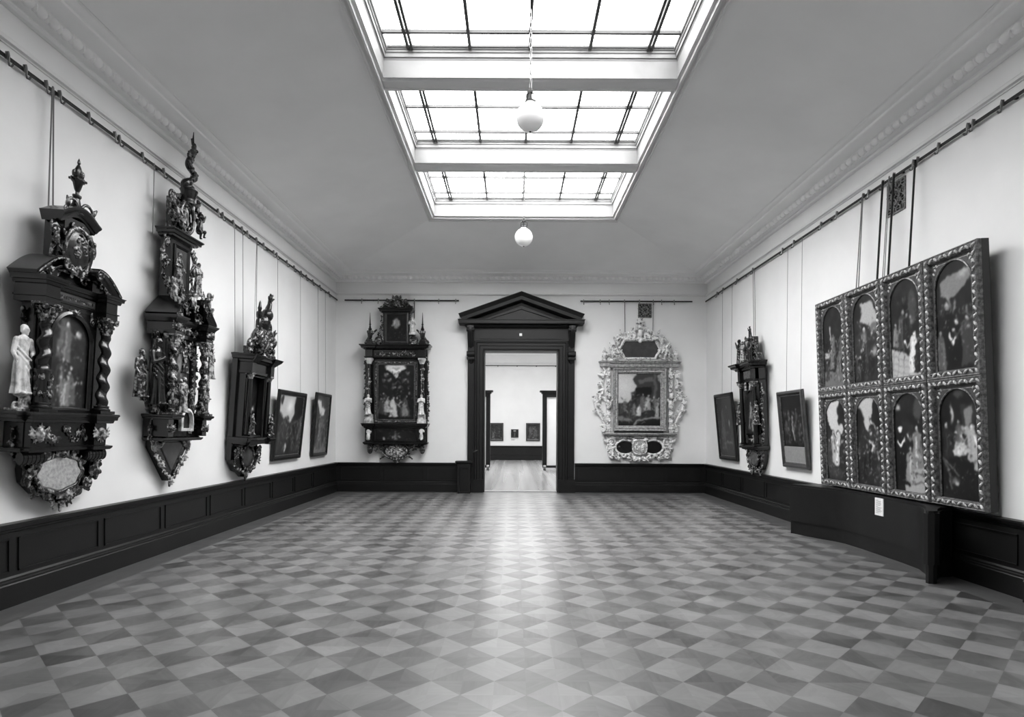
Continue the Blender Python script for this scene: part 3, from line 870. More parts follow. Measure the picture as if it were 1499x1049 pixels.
def hand(mb, p, q, r):
    """a palm with four fingers and a thumb, pointing from p towards q"""
    p, q = Vector(p), Vector(q); t = (q - p).normalized(); s = t.cross(Vector((0, 1, 0.2))).normalized()
    mb.ball(*p, r * 1.1, r * 0.7, r * 1.1, 7)
    for k in range(4):
        o = p + s * (k - 1.5) * r * 0.5
        mb.tube([tuple(o), tuple(o + t * r * (1.9 - 0.15 * abs(k - 1)) + Vector((0, -r * 0.3, 0)))], [r * 0.28, r * 0.2], 5)
    mb.tube([tuple(p + s * r), tuple(p + s * r * 1.6 + t * r * 0.9)], [r * 0.3, r * 0.22], 5)
def statue(x, z, d, h, pose='stand', seed=0, yaw=0.0, wings=False, flip=False):
    """robed carved figure, h tall, feet at z"""
    rng = random.Random(seed); mb = MB()
    U = h / 7.2
    sway = rng.uniform(-0.25, 0.25) * U
    rings = []
    hs = [(0.0, 1.35, 1.0), (0.4, 1.25, 0.95), (1.2, 1.1, 0.85), (2.2, 1.05, 0.8), (3.2, 1.0, 0.75), (3.9, 0.88, 0.66), (4.5, 0.8, 0.6), (5.2, 0.98, 0.62), (5.7, 1.05, 0.55), (6.02, 0.7, 0.42), (6.15, 0.36, 0.34)]
    n = 40; ph = rng.uniform(0, 6)
    for hz, rx, ry in hs:
        t = hz / 6.2; sx = sway * math.sin(t * PI)
        k = max(0, 1 - t * 1.25)
        rings.append([(x + sx + 0.86 * U * rx * math.cos(a) * (1 + 0.2 * k * math.sin(7 * a + ph) + 0.07 * math.sin(11 * a + 3 * t)), -d + U * ry * math.sin(a) * (1 + 0.2 * k * math.sin(7 * a + ph)), z + U * hz) for a in [2 * PI * i / n for i in range(n)]])
    mb.loft(rings)
    # cloak folds slung across the body
    for k in range(4):
        a = -0.9 + 0.35 * k
        mb.tube([(x - 0.95 * U, -d - 0.2 * U, z + U * (4.9 - 0.5 * k)), (x, -d - 0.78 * U, z + U * (3.9 - 0.62 * k)), (x + 0.95 * U, -d - 0.35 * U, z + U * (3.6 - 0.9 * k))], [0.12 * U, 0.16 * U, 0.12 * U], 7)
    mb.tube([(x, -d, z + 6.0 * U), (x + 0.04 * U, -d - 0.08 * U, z + 6.6 * U)], 0.3 * U, 8)
    face(mb, x + 0.04 * U, -d - 0.12 * U, z + 6.72 * U, 0.5 * U, yaw)
    s = -1 if flip else 1
    if pose == 'stand':
        A = [(x - s * 0.95 * U, -d, z + 5.6 * U), (x - s * 1.25 * U, -d - 0.15 * U, z + 4.4 * U), (x - s * 0.55 * U, -d - 0.85 * U, z + 4.2 * U)]
        B = [(x + s * 0.95 * U, -d, z + 5.6 * U), (x + s * 1.35 * U, -d - 0.1 * U, z + 4.3 * U), (x + s * 1.35 * U, -d - 0.75 * U, z + 3.5 * U)]
    elif pose == 'raise':
        A = [(x - s * 0.95 * U, -d, z + 5.6 * U), (x - s * 1.6 * U, -d - 0.2 * U, z + 5.2 * U), (x - s * 1.75 * U, -d - 0.5 * U, z + 6.5 * U)]
        B = [(x + s * 0.95 * U, -d, z + 5.6 * U), (x + s * 1.25 * U, -d - 0.3 * U, z + 4.4 * U), (x + s * 0.5 * U, -d - 0.85 * U, z + 4.6 * U)]
    else:   # pray
        A = [(x - 0.95 * U, -d, z + 5.6 * U), (x - 1.15 * U, -d - 0.35 * U, z + 4.5 * U), (x - 0.12 * U, -d - 0.95 * U, z + 5.0 * U)]
        B = [(x + 0.95 * U, -d, z + 5.6 * U), (x + 1.15 * U, -d - 0.35 * U, z + 4.5 * U), (x + 0.12 * U, -d - 0.95 * U, z + 5.0 * U)]
    for arm in (A, B):
        limb(mb, arm, [0.36 * U, 0.30 * U, 0.2 * U]); e = arm[-1]; f = arm[-2]
        hand(mb, e, (2 * e[0] - f[0], 2 * e[1] - f[1], 2 * e[2] - f[2]), 0.2 * U)
    for sx in (-1, 1): mb.ball(x + sx * 0.42 * U, -d - 0.95 * U, z + 0.14 * U, 0.26 * U, 0.5 * U, 0.16 * U, 8)
    if wings:
        for sx in (-1, 1):
            for k in range(5): leaf(mb, x + sx * 0.6 * U, z + 5.4 * U, d - 0.55 * U, PI / 2 - sx * (0.35 + 0.33 * k), U * (3.0 - 0.3 * k), 0.55 * U, 0)
    return mb
def putto(x, z, d, h, seed=0, flip=False, wings=True):
    """small naked winged child, seated with one arm raised"""
    rng = random.Random(seed); mb = MB(); U = h / 4.6; s = -1 if flip else 1
    limb(mb, [(x, -d, z + 1.0 * U), (x + s * 0.1 * U, -d - 0.1 * U, z + 1.8 * U), (x + s * 0.2 * U, -d - 0.05 * U, z + 2.7 * U)], [0.75 * U, 0.72 * U, 0.6 * U])
    face(mb, x + s * 0.3 * U, -d - 0.25 * U, z + 3.75 * U, 0.62 * U, s * rng.uniform(-0.6, 0.6))
    for sx, up in ((-1, 0), (1, 1)):
        sx *= s
        sh = (x + sx * 0.65 * U, -d, z + 2.9 * U)
        e = (x + sx * 1.2 * U, -d - 0.25 * U, z + (3.2 if up else 2.2) * U)
        hnd = (x + sx * 1.45 * U, -d - 0.5 * U, z + (4.1 if up else 1.7) * U)
        limb(mb, [sh, e, hnd], [0.33 * U, 0.28 * U, 0.18 * U]); hand(mb, hnd, (hnd[0], hnd[1], hnd[2] + (U if up else -U)), 0.18 * U)
        hip = (x + sx * 0.4 * U, -d - 0.1 * U, z + 0.9 * U); kn = (x + sx * 0.75 * U, -d - 0.95 * U, z + (1.0 if up else 0.5) * U); ft = (x + sx * 0.65 * U, -d - 0.75 * U, z + (0.0 if up else -0.6) * U)
        limb(mb, [hip, kn, ft], [0.45 * U, 0.36 * U, 0.2 * U]); mb.ball(ft[0], ft[1] - 0.22 * U, ft[2] - 0.05 * U, 0.18 * U, 0.36 * U, 0.14 * U, 7)
    if wings:
        for sx in (-1, 1):
            for k in range(4): leaf(mb, x + sx * 0.35 * U, z + 2.7 * U, d - 0.5 * U, PI / 2 - sx * (0.5 + 0.4 * k), U * (1.9 - 0.2 * k), 0.5 * U, 0)
    return mb
def cherub_head(mb, x, z, d, r):
    face(mb, x, -d, z, r)
    for s in (-1, 1):
        for k in range(4): leaf(mb, x + s * r * 0.7, z - r * 0.3, d - r * 0.3, PI / 2 - s * (0.7 + 0.35 * k), r * (2.1 - 0.2 * k), r * 0.6, 0.1)

def column(root, x, d, z0, z1, r, m_shaft, m_gilt, kind='plain', hand_=1, zb=0.0, vine=None):
    """column > base, capital"""
    h = z1 - z0; cb, cc = r * 1.1, r * 2.3
    mb = MB()
    if kind == 'twist':
        zs = z0 + cb + (0.30 * h if vine else 0)
        if vine: mb.lathe(x, -d, [(z0 + cb, r * 1.12), (zs - 0.03, r * 1.1), (zs - 0.03, r * 1.3), (zs, r * 1.3), (zs + 0.01, r)], 18)
        mb.twist(x, -d, zs, z1 - cc, r * 0.92, r * 0.24, 4.6 * (z1 - cc - zs) / 0.8, hand=hand_, steps=72)
    else:
        mb.lathe(x, -d, [(z0 + cb, r * 1.05), (z0 + cb + 0.3 * h, r), (z0 + cb + 0.3 * h, r * 1.2), (z0 + cb + 0.3 * h + 0.03, r * 1.2), (z0 + cb + 0.3 * h + 0.03, r), (z1 - cc, r * 0.8)], 18)
    o = mb.build('column', m_shaft, root, z0=zb)
    mb = MB()
    mb.box(x - r * 1.5, x + r * 1.5, -d - r * 1.5, -d + r * 1.5, z0, z0 + r * 0.4)
    mb.lathe(x, -d, [(z0 + r * 0.4, r * 1.4), (z0 + r * 0.6, r * 1.45), (z0 + r * 0.8, r * 1.15), (z0 + r * 1.0, r * 1.25), (z0 + cb, r * 1.1)], 18)
    mb.build('column_base', m_shaft, o, z0=zb)
    mb = MB(); zc = z1 - cc
    mb.lathe(x, -d, [(zc, r * 0.85), (zc + cc * 0.3, r * 0.9), (zc + cc * 0.8, r * 1.25)], 14)
    for row, rr, hh in ((0, r * 0.85, 0.18), (1, r * 1.0, 0.45)):
        for k in range(8):
            a = 2 * PI * (k + 0.5 * row) / 8; px, py = x + rr * math.cos(a), -d + rr * math.sin(a)
            mb.ball(px, py, zc + cc * (hh + 0.12), r * 0.26, r * 0.26, cc * 0.2, 7); mb.ball(px + 0.3 * r * math.cos(a), py + 0.3 * r * math.sin(a), zc + cc * (hh + 0.3), r * 0.22, seg=6)
    for sx in (-1, 1):
        for sy in (-1, 1): mb.ball(x + sx * r * 1.1, -d + sy * r * 1.1, zc + cc * 0.8, r * 0.42, seg=8)
    mb.box(x - r * 1.4, x + r * 1.4, -d - r * 1.4, -d + r * 1.4, zc + cc * 0.88, z1)
    mb.build('capital', m_gilt, o, z0=zb)
    if vine:
        vb = MB(); rng = random.Random(vine)
        for k in range(22):
            a = rng.uniform(PI, 2 * PI); zz = rng.uniform(z0 + cb + 0.03, zs - 0.05)
            vb.ball(x + r * 1.12 * math.cos(a), -d + r * 1.12 * math.sin(a), zz, r * 0.3, r * 0.3, r * 0.4, 7)
        vb.build('column_relief', m_gilt, o, z0=zb, fix=False)
    return o
def arch_path(x0, x1, z0, z1, n=20):
    """counter-clockwise outline with a round head"""
    r = (x1 - x0) / 2; c = (x0 + x1) / 2
    return [(x0, z0), (x1, z0)] + [(c + r * math.cos(PI * i / n), z1 - r + r * math.sin(PI * i / n)) for i in range(n + 1)]
def spandrel(mb, x0, x1, z0, z1, ax0, ax1, az1, d0, d1, n=20):
    """board filling the corners round an arched opening"""
    r = (ax1 - ax0) / 2; c = (ax0 + ax1) / 2; zs = az1 - r
    mb.extrude([(x0, z0), (ax0, z0), (ax0, zs)] + [(c - r * math.cos(PI / 2 * i / n), zs + r * math.sin(PI / 2 * i / n)) for i in range(1, n + 1)] + [(c, z1), (x0, z1)], d0, d1)
    mb.extrude([(x1, z0), (x1, z1), (c, z1)] + [(c + r * math.sin(PI / 2 * i / n), zs + r * math.cos(PI / 2 * i / n)) for i in range(n + 1)] + [(ax1, z0)], d0, d1)

# ------------------------------------------------------------------ painted canvases
class Canvas:
    def __init__(s, w, h, base, seed):
        s.w, s.h = w, h; s.r = np.random.RandomState(seed)
        s.a = np.full((h, w), float(base)); s.X, s.Y = np.meshgrid((np.arange(w) + 0.5) / w, (np.arange(h) + 0.5) / h)
        s.asp = h / w
    def mix(s, m, v): s.a += (v - s.a) * np.clip(m, 0, 1)
    def ell(s, x, y, rx, ry, v, ang=0, soft=0.25, op=1):
        c, n = math.cos(ang), math.sin(ang); dx, dy = s.X - x, (s.Y - y) * s.asp
        u, w = (dx * c + dy * n) / rx, (-dx * n + dy * c) / (ry * s.asp)
        s.mix(op * (1 - np.sqrt(u * u + w * w)) / soft + op * 0.5, v) if False else s.mix(op * np.clip((1 - np.sqrt(u * u + w * w)) / soft, 0, 1), v)
    def poly(s, pts, v, op=1):
        m = np.zeros_like(s.a, bool); n = len(pts)
        for i in range(n):
            (x0, y0), (x1, y1) = pts[i], pts[(i + 1) % n]
            if y0 == y1: continue
            c = ((s.Y >= min(y0, y1)) & (s.Y < max(y0, y1))) & (s.X < x0 + (s.Y - y0) * (x1 - x0) / (y1 - y0)); m ^= c
        s.mix(m * op, v)
    def line(s, pts, wd, v, op=1):
        for (x0, y0), (x1, y1) in zip(pts[:-1], pts[1:]):
            ex, ey = x1 - x0, (y1 - y0) * s.asp; L = ex * ex + ey * ey + 1e-9
            t = np.clip(((s.X - x0) * ex + (s.Y - y0) * s.asp * ey) / L, 0, 1)
            d = np.hypot(s.X - x0 - t * ex, (s.Y - y0) * s.asp - t * ey); s.mix(op * np.clip((wd - d) / (wd * 0.6), 0, 1), v)
    def noise(s, amp, cells):
        g = s.r.rand(max(3, int(cells * s.asp)) + 2, cells + 2); gy = s.Y * (g.shape[0] - 2); gx = s.X * (g.shape[1] - 2)
        iy, ix = gy.astype(int), gx.astype(int); fy, fx = gy - iy, gx - ix
        v = (g[iy, ix] * (1 - fx) + g[iy, ix + 1] * fx) * (1 - fy) + (g[iy + 1, ix] * (1 - fx) + g[iy + 1, ix + 1] * fx) * fy
        s.a += (v - 0.5) * amp
    def dabs(s, n, x0, x1, y0, y1, lo, hi, size):
        for _ in range(n):
            x, y = s.r.uniform(x0, x1), s.r.uniform(y0, y1); a = s.r.uniform(0, PI); k = size * s.r.uniform(0.5, 1.5)
            s.line([(x, y), (x + k * math.cos(a), y + k * math.sin(a) / s.asp), (x + k * math.cos(a) + k * 0.4, y + k * 0.3)], size * 0.16, s.r.uniform(lo, hi), 0.8)
    def person(s, x, y, h, robe, skin=0.62, lean=0.0, arm=0, fold=0.18, wide=1.0):
        """a robed figure standing at (x, y), h of the canvas tall"""
        k = h / 7 * s.asp; hz = lambda t: y + h * t
        tx = x + lean * h
        s.poly([(x - 1.5 * k * wide, hz(0)), (x + 1.5 * k * wide, hz(0)), (x + 1.2 * k * wide + lean * h * 0.5, hz(0.45)), (tx + 1.0 * k * wide, hz(0.78)), (tx + 0.35 * k, hz(0.86)), (tx - 0.35 * k, hz(0.86)), (tx - 1.0 * k * wide, hz(0.78)), (x - 1.1 * k * wide + lean * h * 0.5, hz(0.45))], robe)
        for i in range(3):
            f = s.r.uniform(-1, 1); v = robe + fold * s.r.uniform(-0.6, 1.0)
            s.line([(tx + f * 0.6 * k, hz(0.74)), (x + f * 1.0 * k * wide, hz(0.4)), (x + f * 1.35 * k * wide, hz(0.03))], 0.14 * k, max(0.02, v), 0.85)
        if arm:
            s.line([(tx + arm * 0.8 * k, hz(0.74)), (tx + arm * 1.9 * k, hz(0.62)), (tx + arm * 2.4 * k, hz(0.74))], 0.26 * k, robe * 0.8 + 0.05)
            s.ell(tx + arm * 2.5 * k, hz(0.76), 0.32 * k, 0.32 * k / s.asp, skin)
        s.ell(tx + lean * 0.15, hz(0.945), 0.55 * k, 0.66 * k / s.asp, 0.1, soft=0.3); s.ell(tx + lean * 0.15 + 0.08 * k, hz(0.925), 0.40 * k, 0.52 * k / s.asp, skin, soft=0.3)
        s.ell(tx + lean * 0.15 + 0.1 * k, hz(0.90), 0.2 * k, 0.18 * k / s.asp, skin * 0.6, soft=0.6)
    def crowd(s, n, x0, x1, y0, y1, h, lo, hi):
        for i in range(n):
            y = y1 + (y0 - y1) * i / max(1, n - 1)
            s.person(s.r.uniform(x0, x1), y, h * s.r.uniform(0.85, 1.15), s.r.uniform(lo, hi) ** 1.3, s.r.uniform(0.5, 0.78), s.r.uniform(-0.12, 0.12), s.r.choice([-1, 0, 1]), 0.3)
    def warp(s, amp, cells):
        def field():
            g = s.r.rand(max(3, int(cells * s.asp)) + 2, cells + 2) - 0.5; gy, gx = s.Y * (g.shape[0] - 2), s.X * (g.shape[1] - 2)
            iy, ix = gy.astype(int), gx.astype(int); fy, fx = gy - iy, gx - ix; fx = fx * fx * (3 - 2 * fx); fy = fy * fy * (3 - 2 * fy)
            return (g[iy, ix] * (1 - fx) + g[iy, ix + 1] * fx) * (1 - fy) + (g[iy + 1, ix] * (1 - fx) + g[iy + 1, ix + 1] * fx) * fy
        u = np.clip(s.X + amp * field(), 0, 0.9999) * s.w - 0.5; v = np.clip(s.Y + amp / s.asp * field(), 0, 0.9999) * s.h - 0.5
        u = np.clip(u, 0, s.w - 1.001); v = np.clip(v, 0, s.h - 1.001); x, y = u.astype(int), v.astype(int); fx, fy = u - x, v - y
        s.a = (s.a[y, x] * (1 - fx) + s.a[y, x + 1] * fx) * (1 - fy) + (s.a[y + 1, x] * (1 - fx) + s.a[y + 1, x + 1] * fx) * fy
def canvas_mesh(c, name, parent, x0, x1, z0, z1, d, zb=0.0, arch=False, gain=1.0):
    """canvas as a fine sheet (a slab 6 mm thick); each point carries its paint"""
    c.warp(0.055, 6); c.warp(0.035, 14); c.dabs(int(26 * c.asp), 0.08, 0.92, 0.05, 0.6, 0.06, 0.6, 0.05); c.warp(0.022, 18)
    w, h = c.w, c.h; a = c.a * gain; a = np.clip(a + 0.38 * np.maximum(0, a - 0.28) - 0.35 * np.maximum(0, 0.2 - a) * 0.6, 0.03, 0.95)
    r = (x1 - x0) / 2; cx = (x0 + x1) / 2; zs = z1 - r
    vs = [(x0 + (x1 - x0) * i / w, -d, z0 + (z1 - z0) * j / h - zb) for j in range(h + 1) for i in range(w + 1)]
    fs = []
    for j in range(h):
        for i in range(w):
            if arch:
                px, pz = x0 + (x1 - x0) * (i + 0.5) / w, z0 + (z1 - z0) * (j + 0.5) / h
                if pz > zs and math.hypot(px - cx, pz - zs) > r * 1.03: continue
            q = j * (w + 1) + i; fs.append((q, q + 1, q + w + 2, q + w + 1))
    n0 = len(vs)
    me = bpy.data.meshes.new(name); me.from_pydata(vs, [], fs)
    pad = np.pad(a, 1, mode='edge'); pv = (pad[:-1, :-1] + pad[1:, :-1] + pad[:-1, 1:] + pad[1:, 1:]) / 4
    pv = np.where(pv <= 0.04045, pv / 12.92, ((pv + 0.055) / 1.055) ** 2.4).ravel()
    at = me.color_attributes.new('paint', 'FLOAT_COLOR', 'POINT')
    buf = np.ones((n0, 4), np.float32); buf[:, 0] = buf[:, 1] = buf[:, 2] = pv; at.data.foreach_set('color', buf.ravel())
    bm = bmesh.new(); bm.from_mesh(me)
    loose = [v for v in bm.verts if not v.link_faces]; bmesh.ops.delete(bm, geom=loose, context='VERTS')
    edge = [e for e in bm.edges if e.is_boundary]
    g = bmesh.ops.extrude_edge_only(bm, edges=edge)
    for v in [q for q in g['geom'] if isinstance(q, bmesh.types.BMVert)]: v.co.y += 0.006
    bm.to_mesh(me); bm.free(); me.update()
    return link_mesh(me, name, M['paint'], parent, 30)
# ------------------------------------------------------------------ dark carved epitaph with twisted columns, first on the long wall
def arc_mould(mb, pts, prof):
    """cornice moulding carried along a curve in the (x, z) plane: prof = [(normal offset, depth)] closed"""
    rings = []
    for i, p in enumerate(pts):
        a, b_ = Vector(pts[max(i - 1, 0)]), Vector(pts[min(i + 1, len(pts) - 1)])
        t = (b_ - a).normalized(); n = Vector((-t.y, t.x))
        rings.append([(p[0] + n.x * o, -d, p[1] + n.y * o) for o, d in prof])
    return mb.loft(rings)
def painting_epitaph_one():
    c = Canvas(52, 90, 0.13, 11); c.noise(0.08, 5); c.noise(0.06, 14)
    c.ell(0.42, 0.72, 0.26, 0.2, 0.24, soft=0.8); c.poly([(0.2, 0.55), (0.3, 0.97), (0.5, 0.97), (0.55, 0.6)], 0.34, 0.7)
    c.person(0.42, 0.5, 0.42, 0.3, 0.66, 0.05, 1, 0.3); c.person(0.3, 0.12, 0.42, 0.2, 0.6, 0.1, 1, 0.4); c.person(0.62, 0.05, 0.36, 0.28, 0.55, -0.12, -1, 0.45); c.person(0.45, 0.02, 0.34, 0.35, 0.6, 0.1, 1, 0.4)
    c.ell(0.75, 0.8, 0.09, 0.05, 0.5, soft=0.8); c.dabs(60, 0.1, 0.95, 0.02, 0.9, 0.05, 0.62, 0.05)
    return c
def epitaph_one():
    zb = 0.79; W, G, P = M['altar_wood'], M['gilt_dark'], M['pale_stone']
    root = wall_root('epitaph', 'L', 6.02, zb); tag(root, 'big dark carved epitaph with twisted columns, a pale statue at its side, urn finial above', 'epitaph')
    rng = random.Random(1)
    B = lambda mb, n, m, p=None, a=35: mb.build(n, m, p or root, a, z0=zb)
    C = lambda mb, v, n, m, p=None: carved(mb, v, n, m, p or root, zb)
    # carcass
    mb = MB(); mb.box(-0.40, 0.40, -0.14, 0, 1.36, 2.95); mb.box(-0.39, 0.39, -0.24, -0.1, 1.70, 2.95); B(mb, 'body', W)
    mb = MB(); spandrel(mb, -0.34, 0.34, 1.76, 2.76, -0.265, 0.265, 2.69, 0.24, 0.30)
    o = B(mb, 'arched_surround', W)
    mb = MB(); mb.sweep(arch_path(-0.265, 0.265, 1.79, 2.69), [(-0.035, 0.0), (-0.035, 0.02), (-0.01, 0.035), (0.0, 0.012), (0.012, 0.0)], d=0.295); B(mb, 'arch_moulding', W, o)
    mb = MB()
    for s in (-1, 1): scroll(mb, s * 0.27, 2.66, 0.31, 0.05, 0.5, s, 1.3, 0.012); leaf(mb, s * 0.24, 2.70, 0.31, PI / 2, 0.06, 0.04)
    mb.tube([(x, -0.305, z) for x, z in arch_path(-0.285, 0.285, 2.5, 2.71)[2:]], 0.012, 6); cherub_head(mb, 0, 2.71, 0.32, 0.035); C(mb, 0.006, 'spandrel_carving', G, o)
    canvas_mesh(painting_epitaph_one(), 'painting', root, -0.27, 0.27, 1.785, 2.695, 0.255, zb, True, 1.25)
    # columns on their ledge
    column(root, -0.41, 0.38, 1.755, 2.73, 0.075, W, G, 'twist', 1, zb, vine=5)
    column(root, 0.41, 0.38, 1.755, 2.73, 0.075, W, G, 'twist', -1, zb)
    for s in (-1, 1):
        mb = MB(); mb.box(s * 0.385, 0.50 if s > 0 else -0.43, -0.22, -0.06, 1.755, 2.73)
        o = B(mb, 'side_pilaster', W)
        mb = MB(); sprig(mb, rng, [(s * 0.43, 1.80), (s * 0.45, 2.1), (s * 0.43, 2.4), (s * 0.46, 2.66)], 0.1, 0.075); C(mb, 0.009, 'side_scrollwork', G, o)
    # entablature
    ent = [(2.73, 0.0), (2.73, 0.01), (2.775, 0.01), (2.78, 0.025), (2.79, 0.025), (2.79, 0.005), (2.885, 0.005), (2.89, 0.03), (2.915, 0.04), (2.92, 0.06), (2.945, 0.065), (2.96, 0.08), (2.965, 0.0)]
    mb = MB(); mb.stack(-0.46, 0.46, 0.30, ent)
    for s in (-1, 1): mb.stack(s * 0.41 - 0.08, s * 0.41 + 0.08, 0.455, ent)
    B(mb, 'entablature', W)
    mb = MB(); mb.extrude(rect(-0.29, 0.29, 2.80, 2.876), 0.30, 0.312, 0.004); fr = B(mb, 'frieze_panel', M['wood_brown'])
    mb = MB(); x = -0.25
    while x < 0.25:
        w_ = rng.uniform(0.012, 0.03); mb.box(x, x + w_, -0.3145, -0.3118, 2.823, 2.853); x += w_ + rng.uniform(0.008, 0.02)
    B(mb, 'worn_inscription', M['gilt_dark'], fr)
    # broken swan-neck pediment
    for s in (-1, 1):
        mb = MB(); pts = [(s * (0.57 - 0.35 * t), 2.965 + 0.20 * math.sin(t * PI * 0.52)) for t in [i / 16 for i in range(17)]]
        if s > 0: pts = pts[::-1]
        pr = [(-0.055, 0.0), (-0.055, 0.33), (-0.04, 0.35), (-0.02, 0.36), (0.0, 0.40), (0.025, 0.43), (0.035, 0.43), (0.035, 0.0)]
        arc_mould(mb, pts, pr)
        ex, ez = (s * 0.225, 3.13)
        mb.tube([(ex, 0, ez), (ex, -0.43, ez)], 0.055, 16)
        mb.extrude([(s * 0.54, 2.96), (s * 0.24, 2.96), (s * 0.24, 3.11), (s * 0.42, 3.06)], 0.0, 0.30)
        o = B(mb, 'broken_pediment', W)
        mb = MB(); scroll(mb, ex, ez, 0.435, 0.05, 0, s, 1.6, 0.012); mb.tube([(ex, -0.43, ez), (s * 0.34, -0.32, 3.05)], 0.014, 6); mb.tube([(px, -0.432, pz + 0.012) for px, pz in pts] if s < 0 else [(px, -0.432, pz + 0.012) for px, pz in pts], 0.01, 6); mb.tube([(pts[0][0] if s > 0 else pts[-1][0], -0.43, 3.14), (ex, -0.43, ez)], 0.014, 6); sprig(mb, rng, [(s * 0.48, 3.0), (s * 0.34, 3.05)], 0.31, 0.08)
        for px, pz in pts[::2]: mb.ball(px, -0.435, pz + 0.012, 0.014, seg=7)
        C(mb, 0.008, 'pediment_scroll', G, o)
    # crest
    mb = MB(); mb.box(-0.19, 0.19, -0.16, 0, 2.95, 3.60); mb.box(-0.17, 0.17, -0.28, 0, 3.10, 3.60); cr = B(mb, 'crest_block', W)
    def half(m):
        sprig(m, rng, [(0.19, 3.08), (0.25, 3.22), (0.21, 3.40), (0.24, 3.5)], 0.18, 0.11)
        scroll(m, 0.24, 3.44, 0.22, 0.06, PI, -1, 1.4, 0.022)
        scroll(m, 0.2, 3.12, 0.28, 0.07, 0, 1, 1.4, 0.02); leaf(m, 0.25, 3.3, 0.26, PI / 2, 0.16, 0.08)
    h_ = both(half); h_.tube([(-0.25, -0.25, 3.1), (0.25, -0.25, 3.1)], 0.03, 7); C(h_, 0.009, 'crest_scrollwork', G, cr)
    mb = MB(); mb.ball(0, -0.30, 3.30, 0.17, 0.06, 0.21, 20); sh = B(mb, 'shield', W, cr, 80)
    mb = MB()
    mb.tube([(0.185 * math.cos(a), -0.32 - 0.015 * math.sin(3 * a), 3.30 + 0.225 * math.sin(a)) for a in [2 * PI * i / 28 for i in range(28)]], 0.024, 8, closed=True)
    for k in range(10): a = 2 * PI * k / 10; scroll(mb, 0.2 * math.cos(a), 3.3 + 0.235 * math.sin(a), 0.30, 0.035, a, 1, 1.1, 0.012)
    patch(mb, rng, -0.1, 0.1, 3.18, 3.42, 0.35, 0.09, 9); cherub_head(mb, 0, 3.12, 0.34, 0.05)
    C(mb, 0.0075, 'cartouche', G, cr)
    mb = MB(); pts = [(0.25 * (1 - 2 * t), 3.575 + 0.10 * math.sin(PI * t) ** 1.2) for t in [i / 20 for i in range(21)]]
    arc_mould(mb, pts[::1], [(0.055, 0.0), (0.055, 0.40), (0.04, 0.42), (0.02, 0.41), (0.0, 0.36), (-0.03, 0.34), (-0.03, 0.30), (-0.05, 0.29), (-0.05, 0.0)]) if False else arc_mould(mb, pts, [(-0.05, 0.0), (-0.05, 0.36), (-0.035, 0.375), (-0.02, 0.37), (0.0, 0.34), (0.03, 0.32), (0.03, 0.30), (0.05, 0.29), (0.05, 0.0)])
    hd = B(mb, 'arched_hood', W)
    mb = MB()
    for s in (-1, 1):
        mb.tube([(s * 0.10 + 0.08 * math.cos(a), -0.3, 3.70 + 0.08 * math.sin(a)) for a in [PI * i / 10 for i in range(11)]], 0.018, 7)
        scroll(mb, s * 0.17, 3.66, 0.3, 0.05, 0, s, 1.3, 0.016); leaf(mb, s * 0.16, 3.7, 0.32, PI / 2 - s * 0.6, 0.09, 0.05)
    C(mb, 0.009, 'hood_scroll', G, hd)
    mb = MB()
    mb.lathe(0, -0.24, [(3.66, 0.10), (3.69, 0.10), (3.71, 0.085), (3.76, 0.05), (3.81, 0.035), (3.83, 0.05), (3.845, 0.05), (3.855, 0.022), (3.875, 0.02), (3.90, 0.035), (3.96, 0.055), (3.985, 0.085), (4.0, 0.085), (4.01, 0.045), (4.03, 0.055), (4.07, 0.05), (4.12, 0.025), (4.14, 0.012), (4.155, 0.02), (4.175, 0.015), (4.20, 0.002)], 20)
    fi = B(mb, 'urn_finial', W)
    mb = MB()
    for k in range(8):
        a = 2 * PI * k / 8; mb.ball(0.052 * math.cos(a), -0.24 + 0.052 * math.sin(a), 4.05, 0.016, 0.016, 0.034, 7); mb.ball(0.088 * math.cos(a), -0.24 + 0.088 * math.sin(a), 3.992, 0.014, seg=6)
    B(mb, 'finial_petals', G, fi)
    # ledge and predella
    led = [(1.655, 0.0), (1.66, 0.02), (1.685, 0.03), (1.69, 0.055), (1.72, 0.06), (1.735, 0.075), (1.752, 0.07), (1.755, 0.0)]
    mb = MB(); mb.stack(-0.62, 0.62, 0.32, led)
    for s in (-1, 1): mb.stack(s * 0.42 - 0.11, s * 0.42 + 0.11, 0.43, led)
    B(mb, 'ledge', W)
    mb = MB(); mb.box(-0.52, 0.52, -0.28, 0, 1.40, 1.66)
    for s in (-1, 1): mb.box(s * 0.33, s * 0.51, -0.38, 0, 1.42, 1.66)
    pre = [(1.385, 0.0), (1.39, 0.03), (1.41, 0.05), (1.425, 0.05), (1.43, 0.02), (1.435, 0.0)]
    mb.stack(-0.54, 0.54, 0.29, pre)
    for s in (-1, 1): mb.stack(s * 0.42 - 0.10, s * 0.42 + 0.10, 0.39, pre)
    pd = B(mb, 'predella', W)
    mb = MB(); patch(mb, rng, -0.28, 0.28, 1.47, 1.62, 0.285, 0.075, 26); C(mb, 0.0065, 'relief_panel', G, pd)
    for s in (-1, 1):
        mb = MB(); cherub_head(mb, s * 0.42, 1.55, 0.41, 0.055); patch(mb, rng, s * 0.42 - 0.07, s * 0.42 + 0.07, 1.45, 1.62, 0.385, 0.06, 7); C(mb, 0.0065, 'cherub_head', M['gilt_mid'], pd)
        mb = MB(); mb.tube([(s * 0.28, -0.30, 1.335), (s * 0.56, -0.30, 1.335)], 0.055, 16)
        for k in range(6): mb.lathe(s * 0.42, 0, [(0, 0)] * 2, 3) if False else mb.tube([(s * (0.30 + 0.048 * k), -0.30, 1.335), (s * (0.31 + 0.048 * k), -0.30, 1.335)], 0.06, 16)
        B(mb, 'roll_console', W)
